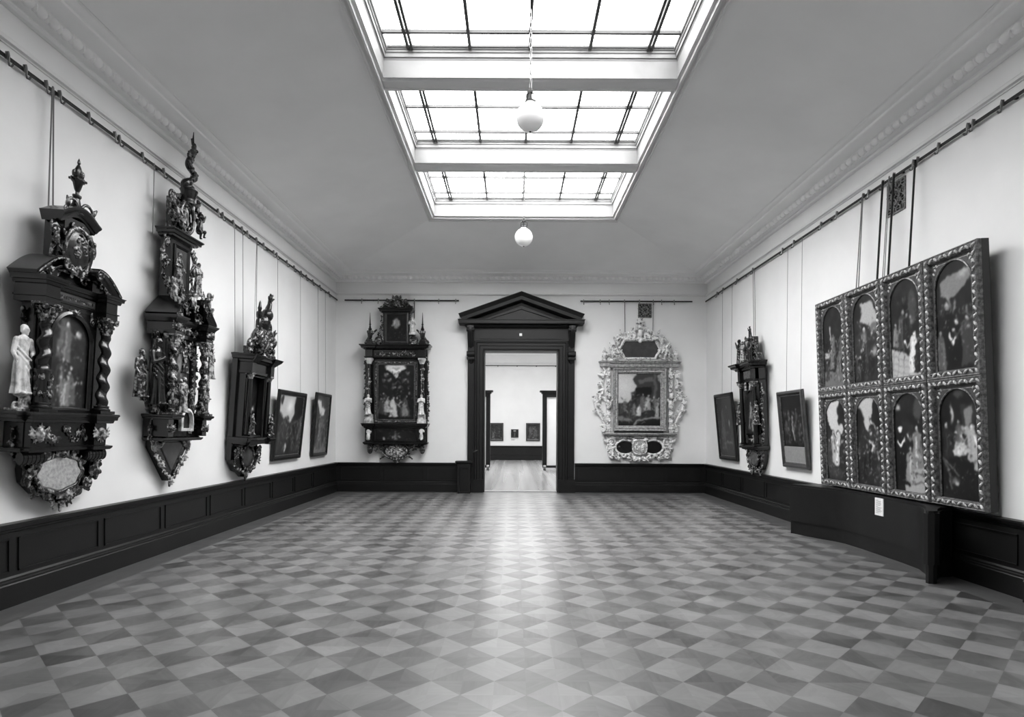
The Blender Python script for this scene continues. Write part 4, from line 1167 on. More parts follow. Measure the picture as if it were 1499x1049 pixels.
        mb = MB(); sprig(mb, rng, [(s * 0.53, 1.6), (s * 0.54, 1.45), (s * 0.53, 1.36)], 0.14, 0.08); C(mb, 0.009, 'predella_ear', G)
    # apron with the inscription cartouche
    outl = [(0, 0.86), (0.12, 0.90), (0.2, 0.96), (0.34, 0.98), (0.42, 1.04), (0.5, 1.1), (0.53, 1.22), (0.50, 1.39)]
    mb = MB(); mb.extrude([(-x, z) for x, z in reversed(outl[1:])] + outl, 0.0, 0.13, 0.03); ap = B(mb, 'apron', W); ap.location.x = 0.11; ap.scale.x = 0.9
    def half2(m):
        sprig(m, rng, [(0.10, 0.90), (0.26, 0.97), (0.42, 1.03), (0.52, 1.13), (0.53, 1.28)], 0.13, 0.13)
        scroll(m, 0.46, 1.16, 0.18, 0.09, -1, 1, 1.5, 0.028); scroll(m, 0.36, 1.04, 0.18, 0.07, 0, -1, 1.4, 0.024); scroll(m, 0.2, 0.98, 0.18, 0.07, 2, 1, 1.4, 0.024)
        for z in (1.3, 1.22): leaf(m, 0.42, z, 0.2, -0.6, 0.16, 0.09)
    C(both(half2), 0.009, 'apron_scrollwork', G, ap)
    outl = []
    for i in range(48):
        a = 2 * PI * i / 48; k = 1 + 0.09 * math.cos(4 * a) ** 2 - 0.05 * math.cos(2 * a); outl.append((0.29 * k * math.cos(a), 1.165 + 0.155 * k * math.sin(a)))
    mb = MB(); mb.extrude(outl, 0.12, 0.24, 0.02); ct = B(mb, 'inscription_cartouche', M['relief_pale'])
    mb = MB(); mb.tube([(x * 1.05, -0.235, 1.165 + (z - 1.165) * 1.07) for x, z in outl], 0.022, 8, closed=True)
    for s in (-1, 1): scroll(mb, s * 0.17, 1.36, 0.25, 0.05, 0, s, 1.4, 0.016); scroll(mb, s * 0.32, 1.28, 0.24, 0.05, 2, s, 1.3, 0.016)
    cherub_head(mb, 0, 1.355, 0.27, 0.04); C(mb, 0.0075, 'cartouche_rim', G, ct)
    mb = MB(); cherub_head(mb, 0, 0.955, 0.22, 0.06); rosette(mb, 0, 0.88, 0.16, 0.07, 6)
    leaf(mb, 0, 0.90, 0.14, -PI / 2, 0.12, 0.07, 0)
    for k in range(4): mb.ball(rng.uniform(-.03, .03), -0.15, 0.90 - 0.02 * k, 0.025, seg=7)
    C(mb, 0.007, 'pendant_drop', M['gilt_mid'], ap)
    # pale statue on a scrolled bracket at the side
    mb = statue(-0.575, 1.90, 0.28, 0.60, 'stand', 4, 0.5, flip=True); C(mb, 0.0055, 'statuette', P)
    mb = MB(); scroll(mb, -0.53, 1.83, 0.30, 0.07, PI / 2, 1, 1.5, 0.024); scroll(mb, -0.63, 1.80, 0.29, 0.045, 0, -1, 1.3, 0.02); leaf(mb, -0.52, 1.84, 0.31, PI / 2, 0.1, 0.08); mb.ball(-0.575, -0.28, 1.90, 0.08, 0.075, 0.03, 12); mb.box(-0.66, -0.47, -0.36, -0.16, 1.75, 1.78)
    C(mb, 0.008, 'statue_bracket', M['gilt_mid'])
    lean(root, 3.2, 0.62); root.location.x += 0.002
    return root
epitaph_one()
# ------------------------------------------------------------------ tall slender epitaph of many figures, second on the long wall
def painting_small(seed, base=0.12, n=4, w=34, h=60, sky=None):
    c = Canvas(w, h, base, seed); c.noise(0.1, 4); c.noise(0.06, 12)
    if sky: c.ell(sky[0], sky[1], sky[2], sky[3], sky[4], soft=0.7)
    c.crowd(n, 0.2, 0.8, 0.03, 0.25, 0.42, 0.1, 0.5); c.dabs(40, 0.08, 0.92, 0.03, 0.8, 0.04, 0.6, 0.06)
    return c
def epitaph_two():
    zb = 0.85; W, G = M['altar_wood'], M['gilt_dark']
    root = wall_root('epitaph', 'L', 8.08, zb); tag(root, 'tallest dark epitaph crowded with carved figures, spiral top reaching into the cornice, pointed foot', 'epitaph')
    rng = random.Random(2)
    B = lambda mb, n, m, p=None, a=35: mb.build(n, m, p or root, a, z0=zb)
    C = lambda mb, v, n, m, p=None: carved(mb, v, n, m, p or root, zb)
    mb = MB(); mb.box(-0.34, 0.34, -0.12, 0, 1.45, 2.98); mb.box(-0.32, 0.32, -0.20, -0.1, 1.76, 2.98); mb.box(0.33, 0.46, -0.18, 0, 1.76, 2.76); B(mb, 'body', W)
    canvas_mesh(painting_small(21, 0.13, 5, 40, 70, (0.45, 0.7, 0.22, 0.2, 0.34)), 'painting', root, -0.24, 0.24, 1.80, 2.72, 0.207, zb, True, 1.5)
    mb = MB(); spandrel(mb, -0.32, 0.32, 1.77, 2.76, -0.235, 0.235, 2.71, 0.19, 0.24); o = B(mb, 'arched_surround', W)
    mb = MB(); patch(mb, rng, -0.3, -0.16, 2.55, 2.74, 0.24, 0.07, 8); patch(mb, rng, 0.16, 0.3, 2.55, 2.74, 0.24, 0.07, 8); sprig(mb, rng, [(-0.28, 1.85), (-0.28, 2.6), (0, 2.74), (0.28, 2.6), (0.28, 1.85)], 0.235, 0.06); C(mb, 0.007, 'surround_carving', G, o)
    for s in (-1, 1): column(root, s * 0.385, 0.36, 1.775, 2.76, 0.068, G, M['gilt_mid'], 'twist', s, zb, vine=7 + s)
    # figures before the columns and at the sides
    for x, z, d, h, pose, sd, m, wg in ((-0.80, 1.96, 0.18, 0.56, 'stand', 31, G, False), (0.66, 2.0, 0.22, 0.52, 'raise', 32, M['gilt_mid'], False), (-0.60, 1.88, 0.27, 0.80, 'pray', 33, W, False), (-0.12, 2.30, 0.36, 0.34, 'raise', 38, G, True), (0.50, 2.28, 0.40, 0.42, 'raise', 39, M['gilt_mid'], True), (-0.20, 1.86, 0.36, 0.36, 'stand', 34, M['gilt_mid'], False), (0.12, 1.84, 0.34, 0.34, 'pray', 35, G, False), (-0.30, 1.80, 0.48, 0.44, 'stand', 36, M['gilt_mid'], False)):
        C(statue(x, z, d, h, pose, sd, 0.3 if x < 0 else -0.3, wg, x < 0), 0.0065, 'statuette', m)
    for s in (-1, 1):
        mb = MB(); scroll(mb, s * 0.62, 1.9, 0.18, 0.09, PI / 2, s, 1.5, 0.026); sprig(mb, rng, [(s * 0.48, 1.78), (s * 0.60, 1.94), (s * 0.68, 1.97)], 0.18, 0.1); sprig(mb, rng, [(s * 0.46, 2.0), (s * 0.52, 2.3), (s * 0.48, 2.65)], 0.13, 0.1)
        mb.tube([(s * 0.40, -0.1, 1.82), (s * 0.62, -0.2, 1.95), (s * 0.80, -0.18, 1.95)], 0.03, 7); C(mb, 0.0085, 'side_bracket', G)
    # entablature under a gabled hood
    ent = [(2.75, 0.0), (2.755, 0.015), (2.80, 0.02), (2.805, 0.0), (2.90, 0.0), (2.91, 0.03), (2.94, 0.05), (2.965, 0.075), (2.985, 0.08), (2.99, 0.0)]
    mb = MB(); mb.stack(-0.40, 0.40, 0.26, ent)
    for s in (-1, 1): mb.stack(s * 0.385 - 0.075, s * 0.385 + 0.075, 0.42, ent)
    en = B(mb, 'entablature', W)
    mb = MB(); patch(mb, rng, -0.3, 0.3, 2.81, 2.9, 0.285, 0.07, 16); cherub_head(mb, 0, 2.85, 0.31, 0.05)
    for s in (-1, 1): cherub_head(mb, s * 0.42, 2.85, 0.44, 0.05)
    mb.tube([(-0.42, -0.40, 2.86), (-0.3, -0.28, 2.86), (0.3, -0.28, 2.86), (0.42, -0.40, 2.86)], 0.016, 6); C(mb, 0.007, 'frieze_carving', G, en)
    for s in (-1, 1):
        mb = MB(); pts = [(s * 0.50, 2.99), (s * 0.48, 3.02), (s * 0.2, 3.26), (s * 0.16, 3.27)]
        if s > 0: pts = pts[::-1]
        arc_mould(mb, pts, [(-0.05, 0.0), (-0.05, 0.40), (-0.035, 0.42), (-0.02, 0.42), (0.0, 0.45), (0.02, 0.47), (0.03, 0.47), (0.03, 0.0)])
        mb.extrude([(s * 0.42, 2.99), (s * 0.14, 2.99), (s * 0.14, 3.24)], 0, 0.33); o = B(mb, 'gable_half', W)
        mb = MB(); patch(mb, rng, min(s * 0.16, s * 0.36), max(s * 0.16, s * 0.36), 3.0, 3.1, 0.335, 0.08, 7); mb.tube([(s * 0.16, -0.33, 3.03), (s * 0.38, -0.33, 3.03)], 0.014, 6); C(mb, 0.008, 'gable_carving', G, o)
        C(putto(s * 0.42, 3.16, 0.36, 0.30, 40 + s, s < 0), 0.0065, 'putto', M['gilt_mid'])
    mb = MB(); patch(mb, rng, -0.26, 0.26, 3.12, 3.34, 0.26, 0.12, 22); sprig(mb, rng, [(-0.28, 3.2), (0, 3.15), (0.28, 3.2)], 0.28, 0.12); C(mb, 0.009, 'cresting', G)
    for x, z, d, h, sd, m in ((-0.30, 3.10, 0.40, 0.26, 141, G), (0.26, 3.10, 0.42, 0.26, 142, W), (0.05, 3.14, 0.36, 0.24, 143, M['gilt_mid']), (-0.55, 2.55, 0.22, 0.24, 144, W), (0.57, 2.60, 0.24, 0.24, 145, G), (-0.58, 1.80, 0.24, 0.2, 146, M['gilt_mid'])):
        C(putto(x, z, d, h, sd, x < 0), 0.006, 'putto', m)
    # upper stage
    mb = MB(); mb.box(-0.24, 0.24, -0.16, 0, 2.98, 4.02); up_ = B(mb, 'upper_stage', W)
    mb = MB(); mb.extrude(rect(-0.13, 0.13, 3.36, 3.90), 0.155, 0.175, 0.006); B(mb, 'inscription_panel', M['wood_brown'], up_)
    mb = MB(); mb.sweep(rect(-0.15, 0.15, 3.34, 3.92), [(-0.02, 0.0), (-0.02, 0.02), (0.0, 0.035), (0.015, 0.02), (0.02, 0.0)], d=0.155); B(mb, 'panel_frame', W, up_)
    for s in (-1, 1):
        mb = MB(); sprig(mb, rng, [(s * 0.24, 3.34), (s * 0.36, 3.5), (s * 0.30, 3.68), (s * 0.38, 3.82), (s * 0.27, 3.98)], 0.13, 0.11); scroll(mb, s * 0.36, 3.7, 0.16, 0.09, 0, s, 1.5, 0.026); scroll(mb, s * 0.33, 3.9, 0.16, 0.06, 0, -s, 1.4, 0.02); C(mb, 0.0085, 'side_scrollwork', G, up_)
        C(statue(s * 0.24, 3.36, 0.30, 0.44, 'pray' if s > 0 else 'stand', 50 + s, -0.4 * s), 0.0065, 'statuette', M['gilt_mid'] if s > 0 else G)
    mb = MB(); mb.stack(-0.27, 0.27, 0.20, [(4.0, 0.0), (4.01, 0.03), (4.03, 0.04), (4.035, 0.07), (4.065, 0.075), (4.08, 0.10), (4.095, 0.10), (4.1, 0.0)]); B(mb, 'upper_cornice', W)
    # crest with putti and a cartouche, then the spiral finial
    mb = MB(); mb.box(-0.15, 0.15, -0.12, 0, 4.09, 4.55)
    mb.tube([(0.16 * math.cos(a), -0.24, 4.32 + 0.2 * math.sin(a)) for a in [2 * PI * i / 24 for i in range(24)]], 0.03, 8, closed=True); patch(mb, rng, -0.1, 0.1, 4.2, 4.42, 0.2, 0.1, 8); mb.ball(0, -0.14, 4.32, 0.15, 0.08, 0.19, 14)
    sprig(mb, rng, [(-0.12, 4.15), (-0.24, 4.3), (-0.22, 4.48), (-0.1, 4.58)], 0.13, 0.11); sprig(mb, rng, [(0.12, 4.15), (0.24, 4.3), (0.22, 4.48), (0.1, 4.58)], 0.13, 0.11)
    scroll(mb, -0.22, 4.52, 0.14, 0.08, 0, 1, 1.4, 0.025); scroll(mb, 0.22, 4.52, 0.14, 0.08, PI, -1, 1.4, 0.025); C(mb, 0.0085, 'crest_cartouche', G)
    C(putto(0.28, 4.17, 0.26, 0.32, 61), 0.0065, 'putto', W); C(putto(-0.27, 4.17, 0.26, 0.30, 62, True), 0.0065, 'putto', G); C(putto(0.30, 4.45, 0.2, 0.22, 63), 0.006, 'putto', W)
    mb = MB(); mb.lathe(0.02, -0.24, [(4.50, 0.10), (4.56, 0.085), (4.60, 0.10), (4.66, 0.12), (4.68, 0.13), (4.70, 0.09), (4.74, 0.07)], 14); mb.box(-0.05, 0.09, -0.24, 0.0, 4.54, 4.62)
    pts = []; rad = []
    for i in range(60):
        t = i / 59; a = 2 * PI * 1.9 * t; z = 4.70 + 0.68 * t; q = 0.085 * (1 - 0.55 * t)
        pts.append((0.02 + q * math.cos(a + 2.4) + 0.06 * t, -0.24 + 0.6 * q * math.sin(a + 2.4), z)); rad.append(0.055 * (1 - 0.7 * t) * (1 + 0.25 * math.sin(t * 30)))
    mb.tube(pts, rad, 9)
    for k in range(13):
        q = pts[4 * k + 2]; leaf(mb, q[0], q[2], 0.25, rng.uniform(-0.6, PI + 0.6), 0.13 * (1 - 0.05 * k), 0.065); mb.ball(q[0] + rng.uniform(-.03, .03), q[1] - 0.02, q[2], 0.05 * (1 - 0.05 * k), seg=7)
    mb.ball(0.055, -0.25, 5.17, 0.05, 0.05, 0.07, 10); mb.ball(0.08, -0.25, 5.26, 0.035, seg=8); mb.tube([(0.08, -0.24, 5.33), (0.085, -0.24, 5.47)], [0.018, 0.007], 6)
    C(mb, 0.007, 'spiral_finial', W)
    # ledges, niche and the pointed apron
    led = [(1.71, 0.0), (1.715, 0.02), (1.735, 0.03), (1.745, 0.05), (1.765, 0.055), (1.772, 0.045), (1.775, 0.0)]
    mb = MB(); mb.stack(-0.43, 0.43, 0.27, led)
    for s in (-1, 1): mb.stack(s * 0.39 - 0.08, s * 0.39 + 0.08, 0.42, led)
    mb.box(-0.38, 0.38, -0.24, 0, 1.47, 1.72)
    for s in (-1, 1): mb.box(s * 0.36, s * 0.47, -0.38, 0, 1.50, 1.71)
    mb.stack(-0.44, 0.44, 0.27, [(1.44, 0.0), (1.445, 0.03), (1.465, 0.05), (1.48, 0.05), (1.485, 0.02), (1.50, 0.0)]); pr = B(mb, 'predella', W)
    mb = MB(); mb.sweep(arch_path(-0.14, 0.10, 1.60, 1.83), [(-0.03, 0.0), (-0.03, 0.05), (0.0, 0.06), (0.005, 0.0)], d=0.33); B(mb, 'niche_arch', M['pale_stone'], pr)
    mb = MB(); mb.extrude(arch_path(-0.14, 0.10, 1.60, 1.83), 0.2, 0.32); B(mb, 'niche', W, pr)
    mb = MB(); patch(mb, rng, -0.36, -0.2, 1.52, 1.68, 0.245, 0.07, 9); patch(mb, rng, 0.2, 0.36, 1.52, 1.68, 0.245, 0.07, 9)
    mb.tube([(-0.36, -0.24, 1.6), (0.36, -0.24, 1.6)], 0.012, 6)
    for s in (-1, 1): cherub_head(mb, s * 0.42, 1.6, 0.40, 0.045); mb.tube([(s * 0.36, -0.24, 1.6), (s * 0.42, -0.38, 1.6)], 0.014, 6)
    C(mb, 0.0065, 'predella_carving', G, pr)
    canvas_mesh(painting_small(23, 0.2, 2, 24, 20), 'relief_painting', pr, -0.14, 0.16, 1.50, 1.59, 0.247, zb)
    for s in (-1, 1):
        mb = MB(); sprig(mb, rng, [(s * 0.46, 1.72), (s * 0.52, 1.6), (s * 0.48, 1.46)], 0.12, 0.1); C(mb, 0.0085, 'predella_ear', G, pr)
    mb = MB(); mb.extrude([(-0.40, 1.45), (-0.40, 1.36), (-0.02, 0.92), (0.02, 0.92), (0.40, 1.36), (0.40, 1.45)], 0, 0.12, 0.01); ap = B(mb, 'apron', W)
    mb = MB(); mb.extrude([(-0.30, 1.42), (0, 1.05), (0.30, 1.42)], 0.115, 0.135, 0.008); B(mb, 'apron_panel', M['wood_brown'], ap)
    mb = MB()
    for s in (-1, 1): sprig(mb, rng, [(s * 0.42, 1.44), (s * 0.40, 1.33), (s * 0.22, 1.12), (0, 0.92)], 0.125, 0.085, 1.2)
    for s in (-1, 1): scroll(mb, s * 0.40, 1.38, 0.13, 0.075, PI / 2, s, 1.4, 0.024); scroll(mb, s * 0.24, 1.17, 0.12, 0.06, 0, s, 1.3, 0.02); leaf(mb, s * 0.33, 1.36, 0.14, PI / 2 + s, 0.13, 0.07)
    mb.tube([(s_ * 0.01, -0.12, 0.93) for s_ in (-1, 1)], 0.03, 6); rosette(mb, 0, 0.92, 0.12, 0.06); leaf(mb, 0, 0.94, 0.11, -PI / 2, 0.1, 0.06, 0); C(mb, 0.0075, 'apron_scrollwork', M['gilt_mid'], ap)
    lean(root, 1.8, 0.82)
epitaph_two()

# ------------------------------------------------------------------ third on the long wall: dark niche with a figure, crest of scrolls
def epitaph_three():
    zb = 0.75; W, G = M['altar_wood'], M['gilt_dark']
    root = wall_root('epitaph', 'L', 10.30, zb); tag(root, 'dark box-like epitaph with deep niche and heavy scrolled crest, beside the two framed paintings', 'epitaph')
    rng = random.Random(7)
    B = lambda mb, n, m, p=None, a=35: mb.build(n, m, p or root, a, z0=zb)
    C = lambda mb, v, n, m, p=None: carved(mb, v, n, m, p or root, zb)
    mb = MB(); mb.box(-0.50, 0.50, -0.08, 0, 1.10, 2.80); B(mb, 'backboard', W)
    mb = MB(); mb.box(-0.44, -0.30, -0.20, -0.06, 1.44, 2.72); mb.box(0.30, 0.44, -0.20, -0.06, 1.44, 2.72); mb.box(-0.44, 0.44, -0.20, -0.06, 2.48, 2.72); B(mb, 'case', W)
    c = Canvas(34, 60, 0.1, 71); c.noise(0.08, 6); c.person(0.4, 0.08, 0.5, 0.55, 0.75, 0.05, 1, 0.3); c.person(0.68, 0.05, 0.35, 0.3, 0.5, -0.05, -1); c.person(0.2, 0.05, 0.3, 0.25, 0.5, 0, 0); c.dabs(30, 0.1, 0.9, 0.05, 0.85, 0.05, 0.6, 0.05)
    canvas_mesh(c, 'painting', root, -0.30, 0.30, 1.46, 2.48, 0.10, zb)
    mb = MB(); mb.sweep(rect(-0.29, 0.29, 1.47, 2.47), [(-0.04, 0.0), (-0.04, 0.02), (-0.015, 0.035), (0.0, 0.02), (0.02, 0.015), (0.03, -0.08), (-0.02, -0.08)], d=0.20); B(mb, 'niche_frame', W)
    for s in (-1, 1):
        column(root, s * 0.38, 0.25, 1.475, 2.50, 0.042, W, M['gilt_mid'], 'plain', 1, zb)
        C(statue(s * 0.39, 1.52, 0.33, 0.34, 'stand', 75 + s, 0.2 * s), 0.0065, 'statuette', G)
    mb = MB(); mb.stack(-0.44, 0.44, 0.25, [(2.48, 0.0), (2.49, 0.015), (2.53, 0.02), (2.535, 0.0), (2.66, 0.0), (2.67, 0.03), (2.70, 0.05), (2.715, 0.09), (2.75, 0.10), (2.77, 0.125), (2.79, 0.125), (2.80, 0.0)])
    for s in (-1, 1): mb.stack(s * 0.38 - 0.06, s * 0.38 + 0.06, 0.29, [(2.48, 0.0), (2.49, 0.01), (2.66, 0.01), (2.70, 0.05), (2.75, 0.10), (2.79, 0.12), (2.80, 0.0)])
    B(mb, 'entablature', W)
    # scrolled crest with balls
    mb = MB(); mb.box(-0.16, 0.20, -0.12, 0, 2.79, 2.95)
    scroll(mb, -0.10, 3.06, 0.28, 0.16, 0.5, 1, 1.6, 0.045); scroll(mb, 0.18, 3.08, 0.28, 0.15, 2.5, -1, 1.6, 0.045); scroll(mb, -0.34, 2.93, 0.2, 0.11, 1, 1, 1.4, 0.035); scroll(mb, 0.36, 2.93, 0.2, 0.11, 2, -1, 1.4, 0.035)
    mb.ball(0.0, -0.2, 3.05, 0.22, 0.14, 0.24, 14); patch(mb, rng, -0.28, 0.30, 2.86, 3.22, 0.24, 0.15, 14); sprig(mb, rng, [(-0.40, 2.84), (-0.2, 3.15), (-0.05, 3.35)], 0.2, 0.14); sprig(mb, rng, [(0.42, 2.84), (0.25, 3.15), (0.1, 3.35)], 0.2, 0.14)
    C(mb, 0.0095, 'crest_scrollwork', G)
    mb = MB(); scroll(mb, -0.06, 3.34, 0.22, 0.10, 0, 1, 1.5, 0.035); scroll(mb, 0.22, 3.28, 0.24, 0.11, PI, -1, 1.5, 0.035); mb.ball(0.12, -0.24, 3.5, 0.11, 0.10, 0.11, 14); mb.ball(0.08, -0.22, 3.36, 0.13, 0.1, 0.14, 12); mb.tube([(0.14, -0.24, 3.58), (0.20, -0.24, 3.70), (0.19, -0.24, 3.80)], [0.06, 0.04, 0.03], 8)
    for k, a in enumerate((0.5, 1.2, 1.9, 2.6)): leaf(mb, 0.2, 3.75, 0.24, a, 0.13, 0.06)
    C(mb, 0.0085, 'crest_top', M['altar_wood'])
    mb = MB(); mb.lathe(-0.14, -0.22, [(3.18, 0.05), (3.30, 0.05), (3.36, 0.05), (3.40, 0.03), (3.45, 0.05), (3.50, 0.05), (3.53, 0.025), (3.57, 0.035), (3.60, 0.025), (3.66, 0.018), (3.70, 0.0)], 12); B(mb, 'finial', W)
    for x, z, r in ((0.44, 2.80, 0.042), ):
        mb = MB(); mb.lathe(x, -0.26, [(2.79, 0.05), (2.85, 0.045), (2.87, 0.02), (2.92, 0.035), (2.96, 0.03), (2.99, 0.015), (3.05, 0.05), (3.10, 0.055), (3.15, 0.03), (3.18, 0.012), (3.22, 0.02), (3.27, 0.0)], 12)
        for a in (0.6, 1.6, 2.5): leaf(mb, x, 3.22, 0.26, a, 0.09, 0.04)
        C(mb, 0.007, 'urn_finial', G)
    mb = MB(); mb.stack(-0.46, 0.46, 0.26, [(1.35, 0.0), (1.36, 0.03), (1.39, 0.05), (1.42, 0.07), (1.45, 0.07), (1.465, 0.06), (1.475, 0.0)])
    for s in (-1, 1): mb.stack(s * 0.39 - 0.06, s * 0.39 + 0.06, 0.32, [(1.35, 0.0), (1.39, 0.04), (1.42, 0.06), (1.46, 0.06), (1.475, 0.0)])
    B(mb, 'ledge', W)
    outl = [(0, 0.80), (0.14, 0.88), (0.30, 0.92), (0.42, 1.04), (0.44, 1.2), (0.42, 1.36)]
    mb = MB(); mb.extrude([(-x, z) for x, z in reversed(outl[1:])] + outl, 0, 0.12, 0.03); ap = B(mb, 'apron', W)
    mb = MB(); mb.ball(0, -0.12, 1.14, 0.19, 0.06, 0.17, 20); B(mb, 'apron_boss', M['wood_brown'], ap, 80)
    def half(m):
        sprig(m, rng, [(0.0, 0.84), (0.14, 0.90), (0.32, 0.95), (0.43, 1.06), (0.44, 1.28)], 0.12, 0.11, 1.1)
        m.tube([(0.22 * math.cos(a), -0.14, 1.14 + 0.2 * math.sin(a)) for a in [-PI / 2 + PI * i / 14 for i in range(15)]], 0.018, 7)
        scroll(m, 0.34, 1.22, 0.16, 0.08, 0, 1, 1.4, 0.024); m.tube([(0.22, -0.14, 1.14), (0.34, -0.16, 1.22), (0.44, -0.12, 1.2)], 0.02, 6); m.tube([(0.0, -0.14, 0.94), (0, -0.12, 0.84)], 0.025, 6); m.tube([(0.0, -0.14, 1.34), (0.1, -0.14, 1.31)], 0.02, 6)
    mb = both(half); leaf(mb, 0, 0.86, 0.12, -PI / 2, 0.12, 0.07, 0); C(mb, 0.0085, 'apron_scrollwork', G, ap)
    lean(root, 3.8)
epitaph_three()

# ------------------------------------------------------------------ end wall: dark altarpiece left of the doorway
def altar_four():
    zb = 0.72; W, G, GM = M['altar_wood'], M['gilt_dark'], M['gilt_mid']
    root = wall_root('altarpiece', 'F', -2.945, zb, 0.065); tag(root, 'symmetrical dark altarpiece with two spires on the end wall, left of the doorway', 'altarpiece')
    rng = random.Random(4)
    B = lambda mb, n, m, p=None, a=35: mb.build(n, m, p or root, a, z0=zb)
    C = lambda mb, v, n, m, p=None: carved(mb, v, n, m, p or root, zb)
    mb = MB(); mb.box(-0.78, 0.78, -0.14, 0, 1.28, 3.62); B(mb, 'body', W)
    c = Canvas(64, 88, 0.09, 41); c.noise(0.07, 8)
    c.ell(0.5, 0.97, 0.32, 0.12, 0.66, soft=0.3); c.poly([(0.2, 0.93), (0.3, 0.985), (0.7, 0.985), (0.8, 0.93), (0.62, 0.85), (0.5, 0.74), (0.38, 0.85)], 0.7); c.ell(0.5, 0.9, 0.18, 0.06, 0.85, soft=0.6); c.poly([(0.36, 0.93), (0.5, 0.89), (0.64, 0.93), (0.5, 0.96)], 0.55)
    for x, y in ((0.2, 0.82), (0.3, 0.72), (0.72, 0.72), (0.82, 0.84), (0.42, 0.58), (0.6, 0.6), (0.15, 0.7)): c.ell(x, y, 0.08, 0.035, 0.45, c.r.uniform(-1, 1), 0.8); c.ell(x + 0.05, y + 0.02, 0.03, 0.02, 0.62, soft=0.6)
    c.dabs(60, 0.1, 0.9, 0.45, 0.85, 0.06, 0.5, 0.06); c.crowd(9, 0.05, 0.95, 0.04, 0.2, 0.28, 0.08, 0.4); c.person(0.42, 0.04, 0.38, 0.62, 0.8, 0.02, 1, 0.25); c.person(0.24, 0.14, 0.28, 0.55, 0.7, 0.1, 1); c.person(0.75, 0.06, 0.26, 0.42, 0.6, -0.1, -1); c.dabs(50, 0.05, 0.95, 0.02, 0.45, 0.05, 0.55, 0.05)
    canvas_mesh(c, 'painting', root, -0.46, 0.46, 1.83, 3.21, 0.165, zb)
    mb = MB(); mb.sweep(rect(-0.455, 0.455, 1.835, 3.205), [(-0.09, 0.0), (-0.09, 0.05), (-0.075, 0.06), (-0.055, 0.045), (-0.02, 0.05), (-0.01, 0.03), (0.0, 0.035), (0.008, 0.02), (0.008, 0.0)], d=0.14); fr = B(mb, 'frame', M['wood_brown'])
    mb = MB(); mb.sweep(rect(-0.455, 0.455, 1.835, 3.205), [(-0.008, 0.0), (-0.008, 0.045), (0.006, 0.045), (0.006, 0.0)], d=0.14); B(mb, 'gilt_fillet', M['gilt_frame'], fr)
    mb = MB(); P_ = rect(-0.51, 0.51, 1.78, 3.26); sprig(mb, rng, P_ + [P_[0]], 0.18, 0.055, 1.1); C(mb, 0.007, 'frame_carving', G, fr)
    for s in (-1, 1):
        column(root, s * 0.66, 0.24, 1.96, 3.36, 0.062, W, M['pale_stone'], 'plain', 1, zb)
        mb = MB(); mb.box(s * 0.66 - 0.10, s * 0.66 + 0.10, -0.33, 0, 1.735, 1.84); mb.box(s * 0.66 - 0.085, s * 0.66 + 0.085, -0.315, 0, 1.84, 1.96); B(mb, 'pedestal', M['pale_stone'])
        C(statue(s * 0.66, 1.95, 0.33, 0.50, 'pray', 44 + s, -0.2 * s), 0.0065, 'statuette', M['pale_stone'])
        mb = MB(); patch(mb, rng, s * 0.66 - 0.05, s * 0.66 + 0.05, 2.5, 3.1, 0.29, 0.06, 8); mb.tube([(s * 0.66, -0.3, 2.48), (s * 0.66, -0.3, 3.1)], 0.012, 6); C(mb, 0.0065, 'column_festoon', GM)
        mb = MB(); sprig(mb, rng, [(s * 0.78, 1.8), (s * 0.81, 2.3), (s * 0.78, 2.8), (s * 0.80, 3.3)], 0.08, 0.07); C(mb, 0.008, 'edge_carving', G)
    ent = [(3.36, 0.0), (3.37, 0.02), (3.40, 0.03), (3.405, 0.005), (3.57, 0.005), (3.58, 0.03), (3.60, 0.045), (3.61, 0.09), (3.655, 0.10), (3.67, 0.13), (3.695, 0.135), (3.70, 0.0)]
    mb = MB(); mb.stack(-0.75, 0.75, 0.22, ent)
    for s in (-1, 1): mb.stack(s * 0.66 - 0.085, s * 0.66 + 0.085, 0.30, ent)
    en = B(mb, 'entablature', W)
    mb = MB(); patch(mb, rng, -0.5, 0.5, 3.43, 3.55, 0.225, 0.075, 30); mb.tube([(-0.5, -0.225, 3.49), (0.5, -0.225, 3.49)], 0.012, 6); C(mb, 0.007, 'frieze_carving', G, en)
    # upper stage
    mb = MB(); mb.box(-0.34, 0.34, -0.16, 0, 3.69, 4.58); us = B(mb, 'upper_stage', W)
    c = Canvas(34, 46, 0.1, 46); c.noise(0.06, 6); c.ell(0.5, 0.68, 0.22, 0.22, 0.66, soft=0.5); c.person(0.5, 0.5, 0.35, 0.45, 0.75, 0, 1, 0.3); c.ell(0.3, 0.6, 0.08, 0.05, 0.5); c.dabs(24, 0.1, 0.9, 0.05, 0.5, 0.06, 0.5, 0.07)
    canvas_mesh(c, 'painting', us, -0.24, 0.24, 3.80, 4.46, 0.172, zb)
    mb = MB(); mb.sweep(rect(-0.24, 0.24, 3.80, 4.46), [(-0.06, 0.0), (-0.06, 0.03), (-0.03, 0.045), (0.0, 0.02), (0.006, 0.0)], d=0.16); B(mb, 'frame', M['wood_brown'], us)
